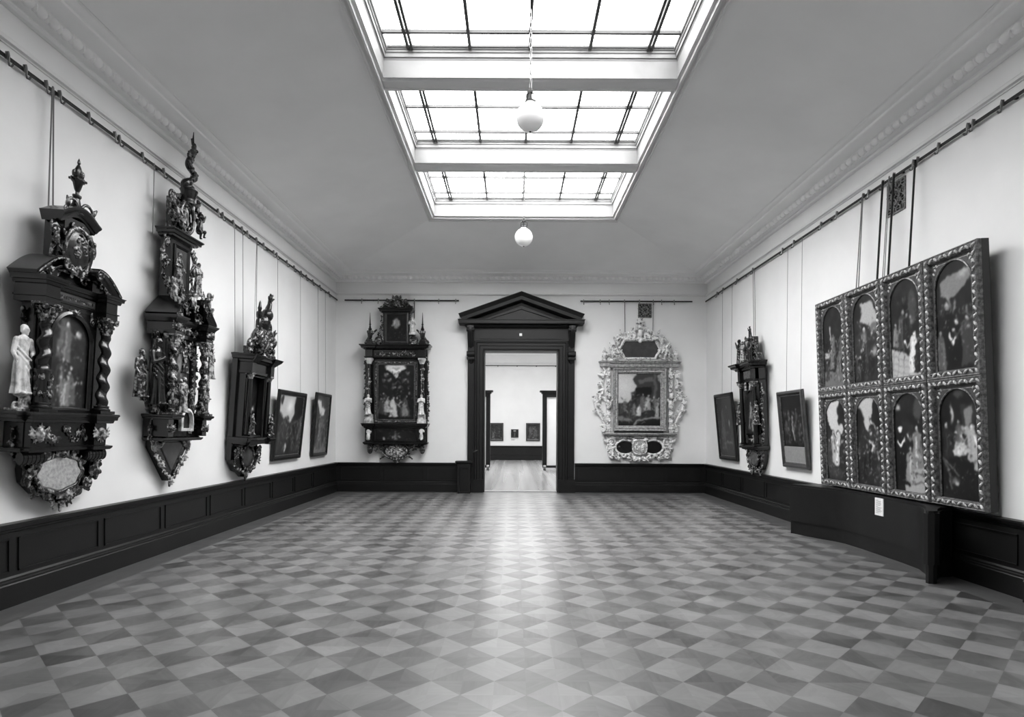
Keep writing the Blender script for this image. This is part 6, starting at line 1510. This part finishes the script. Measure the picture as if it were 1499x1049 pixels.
# ------------------------------------------------------------------ the eight-panel altarpiece
def panel_scenes():
    out = []
    W_, H_ = 56, 112
    def new(base, seed): c = Canvas(W_, H_, base, seed); c.noise(0.08, 6); c.noise(0.04, 16); return c
    # upper row
    c = new(0.13, 1); c.line([(0.38, 0.75), (0.38, 0.55)], 0.04, 0.6); c.poly([(0, 0.2), (1, 0.16), (1, 0), (0, 0)], 0.36); c.crowd(7, 0.1, 0.9, 0.03, 0.4, 0.26, 0.15, 0.5); c.poly([(0.08, 0.45), (0.3, 0.43), (0.3, 0.35), (0.08, 0.37)], 0.55); c.dabs(50, 0.05, 0.95, 0.05, 0.5, 0.08, 0.62, 0.08); out.append(c)
    c = new(0.16, 2); c.poly([(0.3, 0.92), (0.8, 0.9), (1, 0.7), (0.9, 0.55), (0.55, 0.66), (0.3, 0.7)], 0.55); c.ell(0.2, 0.82, 0.2, 0.1, 0.12); c.ell(0.85, 0.6, 0.18, 0.07, 0.36); c.person(0.45, 0.22, 0.42, 0.2, 0.66, 0, 1); c.ell(0.45, 0.52, 0.16, 0.1, 0.44, soft=0.8); c.person(0.3, 0.06, 0.34, 0.12, 0.6, 0, -1, 0.4); c.person(0.7, 0.06, 0.3, 0.1, 0.6, 0, 1); c.ell(0.82, 0.33, 0.13, 0.09, 0.5, soft=0.8); c.crowd(3, 0.15, 0.6, 0.03, 0.1, 0.26, 0.08, 0.3); c.dabs(50, 0.05, 0.95, 0.03, 0.7, 0.08, 0.6, 0.08); out.append(c)
    c = new(0.12, 3); c.ell(0.75, 0.7, 0.14, 0.2, 0.24, soft=0.3); c.ell(0.72, 0.56, 0.14, 0.05, 0.4, soft=0.8); c.poly([(0, 0.3), (0.45, 0.26), (1, 0.08), (1, 0), (0, 0)], 0.56)
    for k in range(4): c.line([(0, 0.24 - 0.07 * k), (0.6, 0.16 - 0.07 * k)], 0.012, 0.42)
    for k in range(4): c.line([(0.1 + 0.17 * k, 0.3), (0.0 + 0.2 * k, 0.0)], 0.012, 0.42)
    c.person(0.35, 0.3, 0.4, 0.22, 0.5, 0.12, 1, 0.3); c.person(0.58, 0.3, 0.36, 0.12, 0.5, -0.08, 0, 0.2); c.person(0.15, 0.32, 0.24, 0.4, 0.66, 0, 1); c.person(0.75, 0.04, 0.42, 0.66, 0.78, 0.05, -1, 0.2); c.person(0.9, 0.04, 0.34, 0.1, 0.4); c.dabs(30, 0.05, 0.95, 0.35, 0.8, 0.08, 0.42, 0.08); out.append(c)
    c = new(0.1, 4); c.poly([(0.15, 0.83), (0.45, 0.88), (0.9, 0.9), (0.98, 0.8), (0.7, 0.72), (0.5, 0.66), (0.15, 0.7)], 0.42); c.ell(0.75, 0.86, 0.22, 0.05, 0.55, 0.2, 0.8); c.ell(0.35, 0.66, 0.06, 0.12, 0.45, 0.3, 0.6); c.ell(0.5, 0.58, 0.05, 0.08, 0.45, -0.2, 0.6)
    c.person(0.25, 0.03, 0.62, 0.07, 0.55, 0.05, 0, 0.06, 1.2); c.person(0.55, 0.02, 0.46, 0.05, 0.66, 0, 1, 0.05, 1.4); c.line([(0.36, 0.34), (0.45, 0.24), (0.56, 0.32)], 0.035, 0.8); c.person(0.82, 0.04, 0.45, 0.22, 0.6, -0.05, -1, 0.3); c.person(0.1, 0.02, 0.36, 0.3, 0.5, 0.02, 0, 0.3); c.dabs(40, 0.6, 0.98, 0.35, 0.55, 0.1, 0.6, 0.07); c.dabs(20, 0.05, 0.4, 0.5, 0.62, 0.1, 0.55, 0.06); out.append(c)
    # lower row
    c = new(0.14, 5); c.poly([(0, 0.95), (0.7, 1), (0.6, 0.86), (0.85, 0.62), (0.55, 0.5), (0.1, 0.72)], 0.62); c.ell(0.8, 0.86, 0.26, 0.11, 0.08, soft=0.3); c.ell(0.68, 0.74, 0.12, 0.06, 0.1, soft=0.4); c.person(0.32, 0.22, 0.4, 0.5, 0.7, 0, 1, 0.35); c.person(0.55, 0.2, 0.42, 0.6, 0.74, 0.03, -1, 0.35); c.person(0.75, 0.14, 0.36, 0.1, 0.5, -0.05, 0); c.person(0.12, 0.16, 0.36, 0.22, 0.6); c.ell(0.4, 0.1, 0.4, 0.1, 0.26, soft=0.9); c.dabs(50, 0.05, 0.95, 0.02, 0.5, 0.08, 0.62, 0.08); out.append(c)
    c = new(0.13, 6); c.poly([(0.05, 0.9), (0.4, 1), (0.7, 0.97), (0.6, 0.7), (0.75, 0.55), (0.45, 0.6), (0.25, 0.75)], 0.58); c.ell(0.15, 0.75, 0.16, 0.14, 0.08, soft=0.4); c.ell(0.85, 0.8, 0.18, 0.2, 0.07, soft=0.4); c.line([(0.55, 0.75), (0.85, 0.6)], 0.06, 0.5); c.crowd(7, 0.1, 0.9, 0.02, 0.4, 0.3, 0.08, 0.45); c.line([(0.55, 0.5), (0.66, 0.46), (0.6, 0.4)], 0.05, 0.7); c.dabs(70, 0.05, 0.95, 0.02, 0.6, 0.06, 0.62, 0.09); out.append(c)
    c = new(0.1, 7); c.ell(0.8, 0.84, 0.18, 0.13, 0.26, soft=0.3); c.poly([(0.55, 0.26), (0.97, 0.26), (1, 0.19), (1, 0), (0.3, 0), (0.3, 0.12), (0.55, 0.18)], 0.52); c.line([(0.55, 0.19), (1, 0.19)], 0.015, 0.2); c.line([(0.35, 0.1), (1, 0.1)], 0.015, 0.2); c.person(0.2, 0.06, 0.62, 0.06, 0.72, 0, 0, 0.05, 1.2); c.ell(0.2, 0.64, 0.09, 0.035, 0.8); c.line([(0.12, 0.52), (0.22, 0.47), (0.34, 0.53)], 0.035, 0.85); c.person(0.75, 0.24, 0.44, 0.4, 0.7, 0.02, -1, 0.35, 1.1); c.person(0.5, 0.1, 0.36, 0.45, 0.6, 0, 1, 0.35); c.ell(0.15, 0.85, 0.1, 0.05, 0.55, soft=0.6); c.dabs(30, 0.4, 0.95, 0.25, 0.7, 0.08, 0.6, 0.08); out.append(c)
    c = new(0.09, 8); c.ell(0.5, 0.95, 0.18, 0.04, 0.25, soft=0.5); c.poly([(0.58, 0.86), (0.92, 0.84), (0.92, 0.62), (0.58, 0.62)], 0.17); c.poly([(0.66, 0.82), (0.84, 0.82), (0.84, 0.66), (0.66, 0.66)], 0.42); c.poly([(0.55, 0.66), (0.95, 0.66), (0.9, 0.58), (0.55, 0.6)], 0.52); c.ell(0.33, 0.78, 0.05, 0.11, 0.6, 0.1, 0.6)
    c.person(0.48, 0.45, 0.26, 0.3, 0.66, 0, 1); c.person(0.17, 0.35, 0.34, 0.14, 0.62, 0.03, 1); c.poly([(0.3, 0.44), (0.62, 0.52), (0.78, 0.44), (0.66, 0.40), (0.35, 0.40)], 0.62); c.dabs(30, 0.32, 0.78, 0.4, 0.52, 0.3, 0.78, 0.08); c.person(0.88, 0.28, 0.4, 0.55, 0.72, -0.1, -1, 0.4); c.poly([(0.02, 0.38), (0.85, 0.36), (0.9, 0.02), (0.05, 0.05)], 0.075); c.line([(0.05, 0.36), (0.2, 0.25), (0.28, 0.1)], 0.035, 0.3); c.line([(0.12, 0.34), (0.5, 0.22)], 0.02, 0.42); c.ell(0.38, 0.17, 0.14, 0.05, 0.36, 0.2, 0.7); c.ell(0.42, 0.15, 0.08, 0.025, 0.62, 0.3, 0.7); c.dabs(20, 0.05, 0.95, 0.02, 0.4, 0.05, 0.2, 0.09); out.append(c)
    return out
def altarpiece_eight():
    zb = 0.785; G = M['gilt_frame']; dark = M['altar_wood']
    root = wall_root('altarpiece', 'R', 7.95, zb, 0.05); tag(root, 'large gilded altarpiece of eight arched painted panels in two rows, over the black screen', 'altarpiece')
    root.rotation_euler = (math.radians(2.3), 0, -PI / 2)
    scenes = panel_scenes(); XS = [-1.69, -0.85, 0.0, 0.84, 1.68]; ZS = [0.785, 2.175, 3.545]
    rng = random.Random(9)
    for k in range(4):
        mb = MB(); mb.box(XS[k] + 0.006, XS[k + 1] - 0.006, -0.075, 0, ZS[0], ZS[2]); mb.build('wing_board', dark, root, z0=zb)
    for row in (1, 0):
        for k in range(4):
            x0, x1, z0, z1 = XS[k] + 0.008, XS[k + 1] - 0.008, ZS[row], ZS[row + 1]
            mb = MB(); f = 0.085
            mb.sweep(rect(x0 + f, x1 - f, z0 + f, z1 - f), [(-f, 0.0), (-f, 0.045), (-f + 0.012, 0.055), (-f + 0.02, 0.05), (-0.03, 0.05), (-0.022, 0.058), (-0.012, 0.05), (0.0, 0.025), (0.006, 0.0)], d=0.075)
            fr = mb.build('panel_frame', G, root, 30, z0=zb)
            mb = MB()
            P_ = lerp_path(rect(x0 + 0.05, x1 - 0.05, z0 + 0.05, z1 - 0.05) + [(x0 + 0.05, z0 + 0.05)], 0.075)
            for i, (x, z) in enumerate(P_):
                q = P_[(i + 1) % len(P_)]; a = math.atan2(q[1] - z, q[0] - x)
                if i % 2: mb.ball(x, -0.128, z, 0.036, 0.013, 0.016, 8, RotY(a + 0.7))
                else: mb.ball(x, -0.128, z, 0.034, 0.012, 0.014, 8, RotY(a - 0.7)); mb.ball(x, -0.13, z, 0.014, 0.016, 0.014, 7)
            mb.build('frame_carving', M['gilt_leaf'], fr, z0=zb, fix=False)
            ix0, ix1, iz0, iz1 = x0 + f, x1 - f, z0 + f, z1 - f; ax0, ax1 = ix0 + 0.045, ix1 - 0.045; az1 = iz1 - 0.03
            mb = MB(); spandrel(mb, ix0 - 0.01, ix1 + 0.01, iz0 - 0.01, iz1 + 0.01, ax0, ax1, az1, 0.07, 0.085)
            mb.build('arched_mount', M['mount'], fr, 30, z0=zb)
            ap = arch_path(ax0, ax1, iz0, az1)
            mb = MB(); mb.sweep(ap, [(-0.012, 0.0), (-0.012, 0.008), (0.0, 0.012), (0.006, 0.004), (0.006, 0.0)], d=0.084); mb.build('arch_fillet', G, fr, 30, z0=zb)
            mb = MB()
            for s in (-1, 1):
                for t in range(3): mb.ball((ix0 + 0.035 if s < 0 else ix1 - 0.035) + s * -0.025 * t, -0.086, iz1 - 0.03 - 0.05 * (2 - t) * 0.8, 0.022, 0.008, 0.012, 7, RotY(s * 0.8))
            mb.tube([(ix0 + 0.03, -0.084, iz1 - 0.03), (ix1 - 0.03, -0.084, iz1 - 0.03)], 0.004, 5); mb.build('spandrel_leaf', M['gilt_leaf'], fr, z0=zb, fix=False)
            canvas_mesh(scenes[(1 - row) * 4 + k], 'painted_scene', fr, ax0 - 0.005, ax1 + 0.005, iz0 - 0.005, az1 + 0.005, 0.0785, zb, True, 1.05)
altarpiece_eight()

# ------------------------------------------------------------------ framed paintings
def painting(side, along, half, z0, z1, lean, c, label, frame=M['wood'], fw=0.09, plaque=False, out=0.012, slip=True, group=None):
    root = wall_root('painting', side, along, z0, out); tag(root, label, 'painting', group)
    root.rotation_euler = (math.radians(lean), 0, ROT[side]); h = z1 - z0
    mb = MB(); mb.box(-half + 0.02, half - 0.02, -0.02, 0, 0.02, h - 0.02); mb.build('back_board', M['wood'], root)
    mb = MB(); mb.sweep(rect(-half + fw, half - fw, fw, h - fw), [(-fw, 0.0), (-fw, 0.03), (-fw + 0.015, 0.05), (-fw * 0.45, 0.055), (-fw * 0.3, 0.04), (-0.01, 0.03), (0.0, 0.02), (0.006, 0.012), (0.006, -0.0)], d=0.012); fr = mb.build('frame', frame, root, 30)
    if slip:
        mb = MB(); mb.sweep(rect(-half + fw + 0.004, half - fw - 0.004, fw + 0.004, h - fw - 0.004), [(-0.012, 0.0), (-0.012, 0.026), (0.006, 0.026), (0.01, 0.0)], d=0.008); mb.build('gilt_slip', M['gilt_frame'], fr, 30)
    zl = fw
    if plaque:
        zl = fw + plaque
        mb = MB(); mb.extrude(rect(-half + fw + 0.012, half - fw - 0.012, fw + 0.012, zl - 0.006), 0.02, 0.034, 0.003); pl = mb.build('inscription_plaque', M['plaque'], root)
        rnd = random.Random(5); mb = MB(); z = zl - 0.03
        while z > fw + 0.03:
            x = -half + fw + 0.03
            while x < half - fw - 0.05:
                w_ = rnd.uniform(0.015, 0.05); mb.box(x, min(x + w_, half - fw - 0.03), -0.0352, -0.0338, z, z + 0.006); x += w_ + 0.012
            z -= 0.022
        mb.build('worn_lettering', M['ink'], pl, fix=False)
    canvas_mesh(c, 'canvas', root, -half + fw - 0.004, half - fw + 0.004, zl - 0.004, h - fw + 0.004, 0.024)
    return root
c = Canvas(64, 62, 0.18, 91); c.noise(0.1, 6); c.poly([(0.02, 1), (0.7, 1), (0.66, 0.7), (0.5, 0.58), (0.25, 0.6), (0.05, 0.72)], 0.62); c.ell(0.45, 0.82, 0.2, 0.14, 0.74, soft=0.9); c.ell(0.85, 0.85, 0.22, 0.2, 0.1, soft=0.4); c.ell(0.12, 0.9, 0.06, 0.08, 0.15); c.crowd(14, 0.05, 0.95, 0.03, 0.36, 0.3, 0.15, 0.42); c.ell(0.4, 0.14, 0.04, 0.08, 0.66); c.dabs(80, 0.02, 0.98, 0.02, 0.6, 0.06, 0.5, 0.08)
painting('L', 12.37, 0.76, 0.985, 2.34, 6.0, c, 'wide dark-framed painting with pale sky, next to the box-like epitaph')
c = Canvas(52, 70, 0.3, 92); c.noise(0.12, 5); c.poly([(0.1, 0.92), (0.35, 0.95), (0.45, 0.8), (0.6, 0.82), (0.8, 0.7), (0.5, 0.66), (0.3, 0.7)], 0.72); c.crowd(10, 0.05, 0.95, 0.1, 0.5, 0.34, 0.25, 0.6); c.poly([(0, 0.12), (0.4, 0.06), (0.7, 0.14), (1, 0.08), (1, 0), (0, 0)], 0.5, 0.6); c.dabs(60, 0.02, 0.98, 0.02, 0.6, 0.2, 0.62, 0.09)
painting('L', 14.45, 0.555, 0.97, 2.415, 4.5, c, 'taller-than-wide greyish framed painting close to the corner, on the wall of dark epitaphs', fw=0.075)
c = Canvas(52, 76, 0.22, 93); c.noise(0.08, 5); c.ell(0.25, 0.7, 0.2, 0.3, 0.16, soft=0.8); c.person(0.3, 0.4, 0.42, 0.3, 0.4, 0.05, 1, 0.12); c.person(0.62, 0.36, 0.5, 0.2, 0.42, 0, -1, 0.12); c.person(0.3, 0.1, 0.42, 0.32, 0.45, 0, 1, 0.12); c.ell(0.72, 0.55, 0.05, 0.08, 0.5); c.line([(0.3, 0.22), (0.85, 0.24)], 0.03, 0.4); c.dabs(40, 0.05, 0.95, 0.03, 0.8, 0.16, 0.36, 0.09)
painting('R', 14.14, 0.58, 0.925, 2.44, 5.5, c, 'dim grey framed painting in the corner beyond the narrow dark epitaph')
c = Canvas(48, 56, 0.08, 94); c.noise(0.06, 6); c.crowd(14, 0.06, 0.94, 0.02, 0.5, 0.26, 0.08, 0.45); c.line([(0.5, 0.6), (0.48, 0.3), (0.55, 0.15)], 0.03, 0.66); c.dabs(80, 0.05, 0.95, 0.03, 0.68, 0.05, 0.6, 0.07)
painting('R', 10.77, 0.49, 0.95, 2.295, 5.5, c, 'framed dark crowd painting with pale inscription plaque under it', M['wood_brown'], 0.08, plaque=0.30)
for x0, x1, z0, z1, sd, lab in ((-1.22, -0.50, 0.995, 1.925, 95, 'dark framed picture on the next room end wall, partly hidden by a partition post'), (0.675, 1.405, 0.995, 1.925, 96, 'dark framed picture with round pale scene on the next room end wall')):
    c = Canvas(40, 50, 0.16, sd); c.noise(0.08, 6); c.ell(0.5, 0.5, 0.4, 0.4, 0.3 if sd == 96 else 0.18, soft=0.4); c.crowd(6, 0.2, 0.8, 0.1, 0.45, 0.36, 0.2, 0.5); c.dabs(40, 0.1, 0.9, 0.08, 0.9, 0.1, 0.55, 0.09); c.poly([(0, 0.06), (1, 0.06), (1, 0), (0, 0)], 0.45)
    r = painting('F', (x0 + x1) / 2, (x1 - x0) / 2, z0, z1, 1.5, c, lab, M['wood_brown'], 0.06); r.location.y = Y2 - 0.012
c = Canvas(26, 28, 0.14, 97); c.noise(0.1, 5); c.ell(0.5, 0.85, 0.3, 0.12, 0.6, soft=0.6); c.person(0.5, 0.05, 0.75, 0.25, 0.6, 0, 1, 0.3)
r = painting('F', 0.09, 0.195, 1.17, 1.60, 1.0, c, 'small square picture hanging between two larger ones in the next room', M['wood_brown'], 0.03, slip=False); r.location.y = Y2 - 0.012
o = empty('caption_sign', (0.02, Y2 - 0.0, 1.0)); tag(o, 'small white caption card on the wall under the small square picture', 'caption card')
mb = MB(); mb.box(-0.13, 0.15, -0.008, 0, 0, 0.13); mb.build('card', M['card'], o)
mb = MB()
for i in range(5): mb.box(-0.11, 0.05 + 0.06 * (i % 2), -0.0088, -0.0079, 0.02 + 0.02 * i, 0.029 + 0.02 * i)
mb.build('print', M['ink'], o, fix=False)

# ------------------------------------------------------------------ wires and rods
wire('L', 6.02, RAILZ, 5.99, 3.68, 0.09, 'pair of thin wires down to the urn-topped epitaph', 0.014, 0.03)
wire('L', 7.72, RAILZ, 7.72, 4.0, 0.07, 'thin wire behind the tallest dark epitaph, on the urn-topped epitaph side', 0.01, 0.0)
wire('L', 8.45, RAILZ, 8.45, 4.15, 0.07, 'thin wire behind the tallest dark epitaph, on the box-like epitaph side', 0.01, 0.0)
for y, zb_, lab in ((9.95, 2.72, 'thin wire down to the far-from-corner side of the box-like epitaph'), (10.25, 2.78, 'thin wire behind the box-like epitaph'), (10.82, 2.78, 'pair of wires down to the corner side of the box-like epitaph')): wire('L', y, RAILZ, y - (0.12 if y > 10.3 else 0), zb_, 0.10, lab, 0.009, 0.05 if y > 10.3 else 0.0)
for y, ye, zz, lab in ((11.77, 11.75, 2.32, 'fine wire to the epitaph side of the wide dark-framed painting'), (13.03, 13.0, 2.32, 'fine wire to the corner side of the wide dark-framed painting'), (14.2, 14.2, 2.40, 'fine wire to the greyish framed painting, the one away from the corner'), (14.75, 14.75, 2.40, 'fine wire to the greyish framed painting, the one near the corner')): wire('L', y, RAILZ, ye, zz, 0.105, lab, 0.007, 0.0)
for y, ye, zz, lab in ((14.5, 14.45, 2.42, 'fine wire to the dim corner painting, the one nearer the corner'), (13.85, 13.85, 2.42, 'fine wire to the dim corner painting, the one nearer the epitaph'), (11.05, 11.05, 2.27, 'fine wire to the crowd painting, on its epitaph side'), (10.5, 10.5, 2.27, 'fine wire to the crowd painting, on its altarpiece side')): wire('R', y, RAILZ, ye, zz, 0.10, lab, 0.007, 0.0)
for y, lab in ((12.66, 'thicker wire to the narrow dark epitaph, nearer the corner'), (12.58, 'thicker wire to the narrow dark epitaph, nearer the altarpiece')): wire('R', y, RAILZ, y, 3.5, 0.06, lab, 0.012, 0.0)
wire('F', 2.827, RAILZ, 2.84, 4.08, 0.045, 'iron rod to the white carved altarpiece, on the doorway side', 0.016, 0.0, 0.05, 'hanging_rod', M['iron'])
wire('F', 3.55, RAILZ, 3.55, 4.12, 0.045, 'iron rod to the white carved altarpiece, beside the square grille', 0.016, 0.0, 0.05, 'hanging_rod', M['steel'])
wire('F', -2.52, RAILZ, -2.52, 4.4, 0.06, 'iron rod behind the crest of the dark end wall altarpiece', 0.02, 0.0, 0.05, 'hanging_rod', M['iron'])
for y, t, l, m, lab in ((8.66, 0.014, 0.03, 'steel', 'pair of steel wires to the eight-panel altarpiece, beside the wall grille'), (8.19, 0.026, 0.0, 'iron', 'thick iron rod to the eight-panel altarpiece, at one edge of the wall grille'), (8.05, 0.010, 0.02, 'steel', 'pair of thin wires to the eight-panel altarpiece, in front of the wall grille'), (7.95, 0.026, 0.0, 'iron', 'thick iron rod to the eight-panel altarpiece, at the other edge of the wall grille'), (7.53, 0.024, 0.0, 'iron', 'single iron rod to the eight-panel altarpiece, between its third and fourth columns')): wire('R', y, RAILZ, y, 3.535, 0.17, lab, t, l, 0.10, 'hanging_rod', M[m])

# ------------------------------------------------------------------ ventilation grilles
def grille(side, along, z0, z1, half, label):
    root = wall_root('vent_grille', side, along, z0); tag(root, label, 'grille'); h = z1 - z0
    mb = MB(); mb.box(-half, half, -0.004, 0, 0, h); mb.build('duct_shade_plate', M['duct_shade'], root)  # flat dark plate standing in for the shade inside the duct
    mb = MB(); mb.sweep(rect(-half + 0.02, half - 0.02, 0.02, h - 0.02), [(-0.02, 0), (-0.02, 0.014), (0, 0.014), (0, 0)], d=0.004); fr = mb.build('frame', M['grille'], root)
    mb = MB(); n = 4
    for i in range(n):
        for j in range(n):
            cx, cz = -half + half * 2 * (i + 0.5) / n, h * (j + 0.5) / n; r = half * 0.9 / n
            mb.tube([(cx + r * math.cos(a), -0.012, cz + r * math.sin(a)) for a in [2 * PI * k / 12 for k in range(12)]], 0.0075, 5, closed=True)
            for a in (PI / 2 * ((i + j) % 2),): mb.tube([(cx - r * 1.4 * math.cos(a), -0.012, cz - r * 1.4 * math.sin(a)), (cx + r * 1.4 * math.cos(a), -0.012, cz + r * 1.4 * math.sin(a))], 0.006, 5)
    mb.tube([(half * 0.4 * math.cos(a), -0.016, h / 2 + half * 0.5 * math.sin(a)) for a in [2 * PI * k / 16 for k in range(16)]], 0.016, 6, closed=True)
    mb.build('openwork', M['grille'], fr, fix=False)
grille('F', 3.351, 4.455, 4.82, 0.175, 'square ornate iron grille above the white carved altarpiece')
grille('R', 8.05, 4.40, 4.815, 0.19, 'ornate iron grille high above the eight-panel altarpiece')
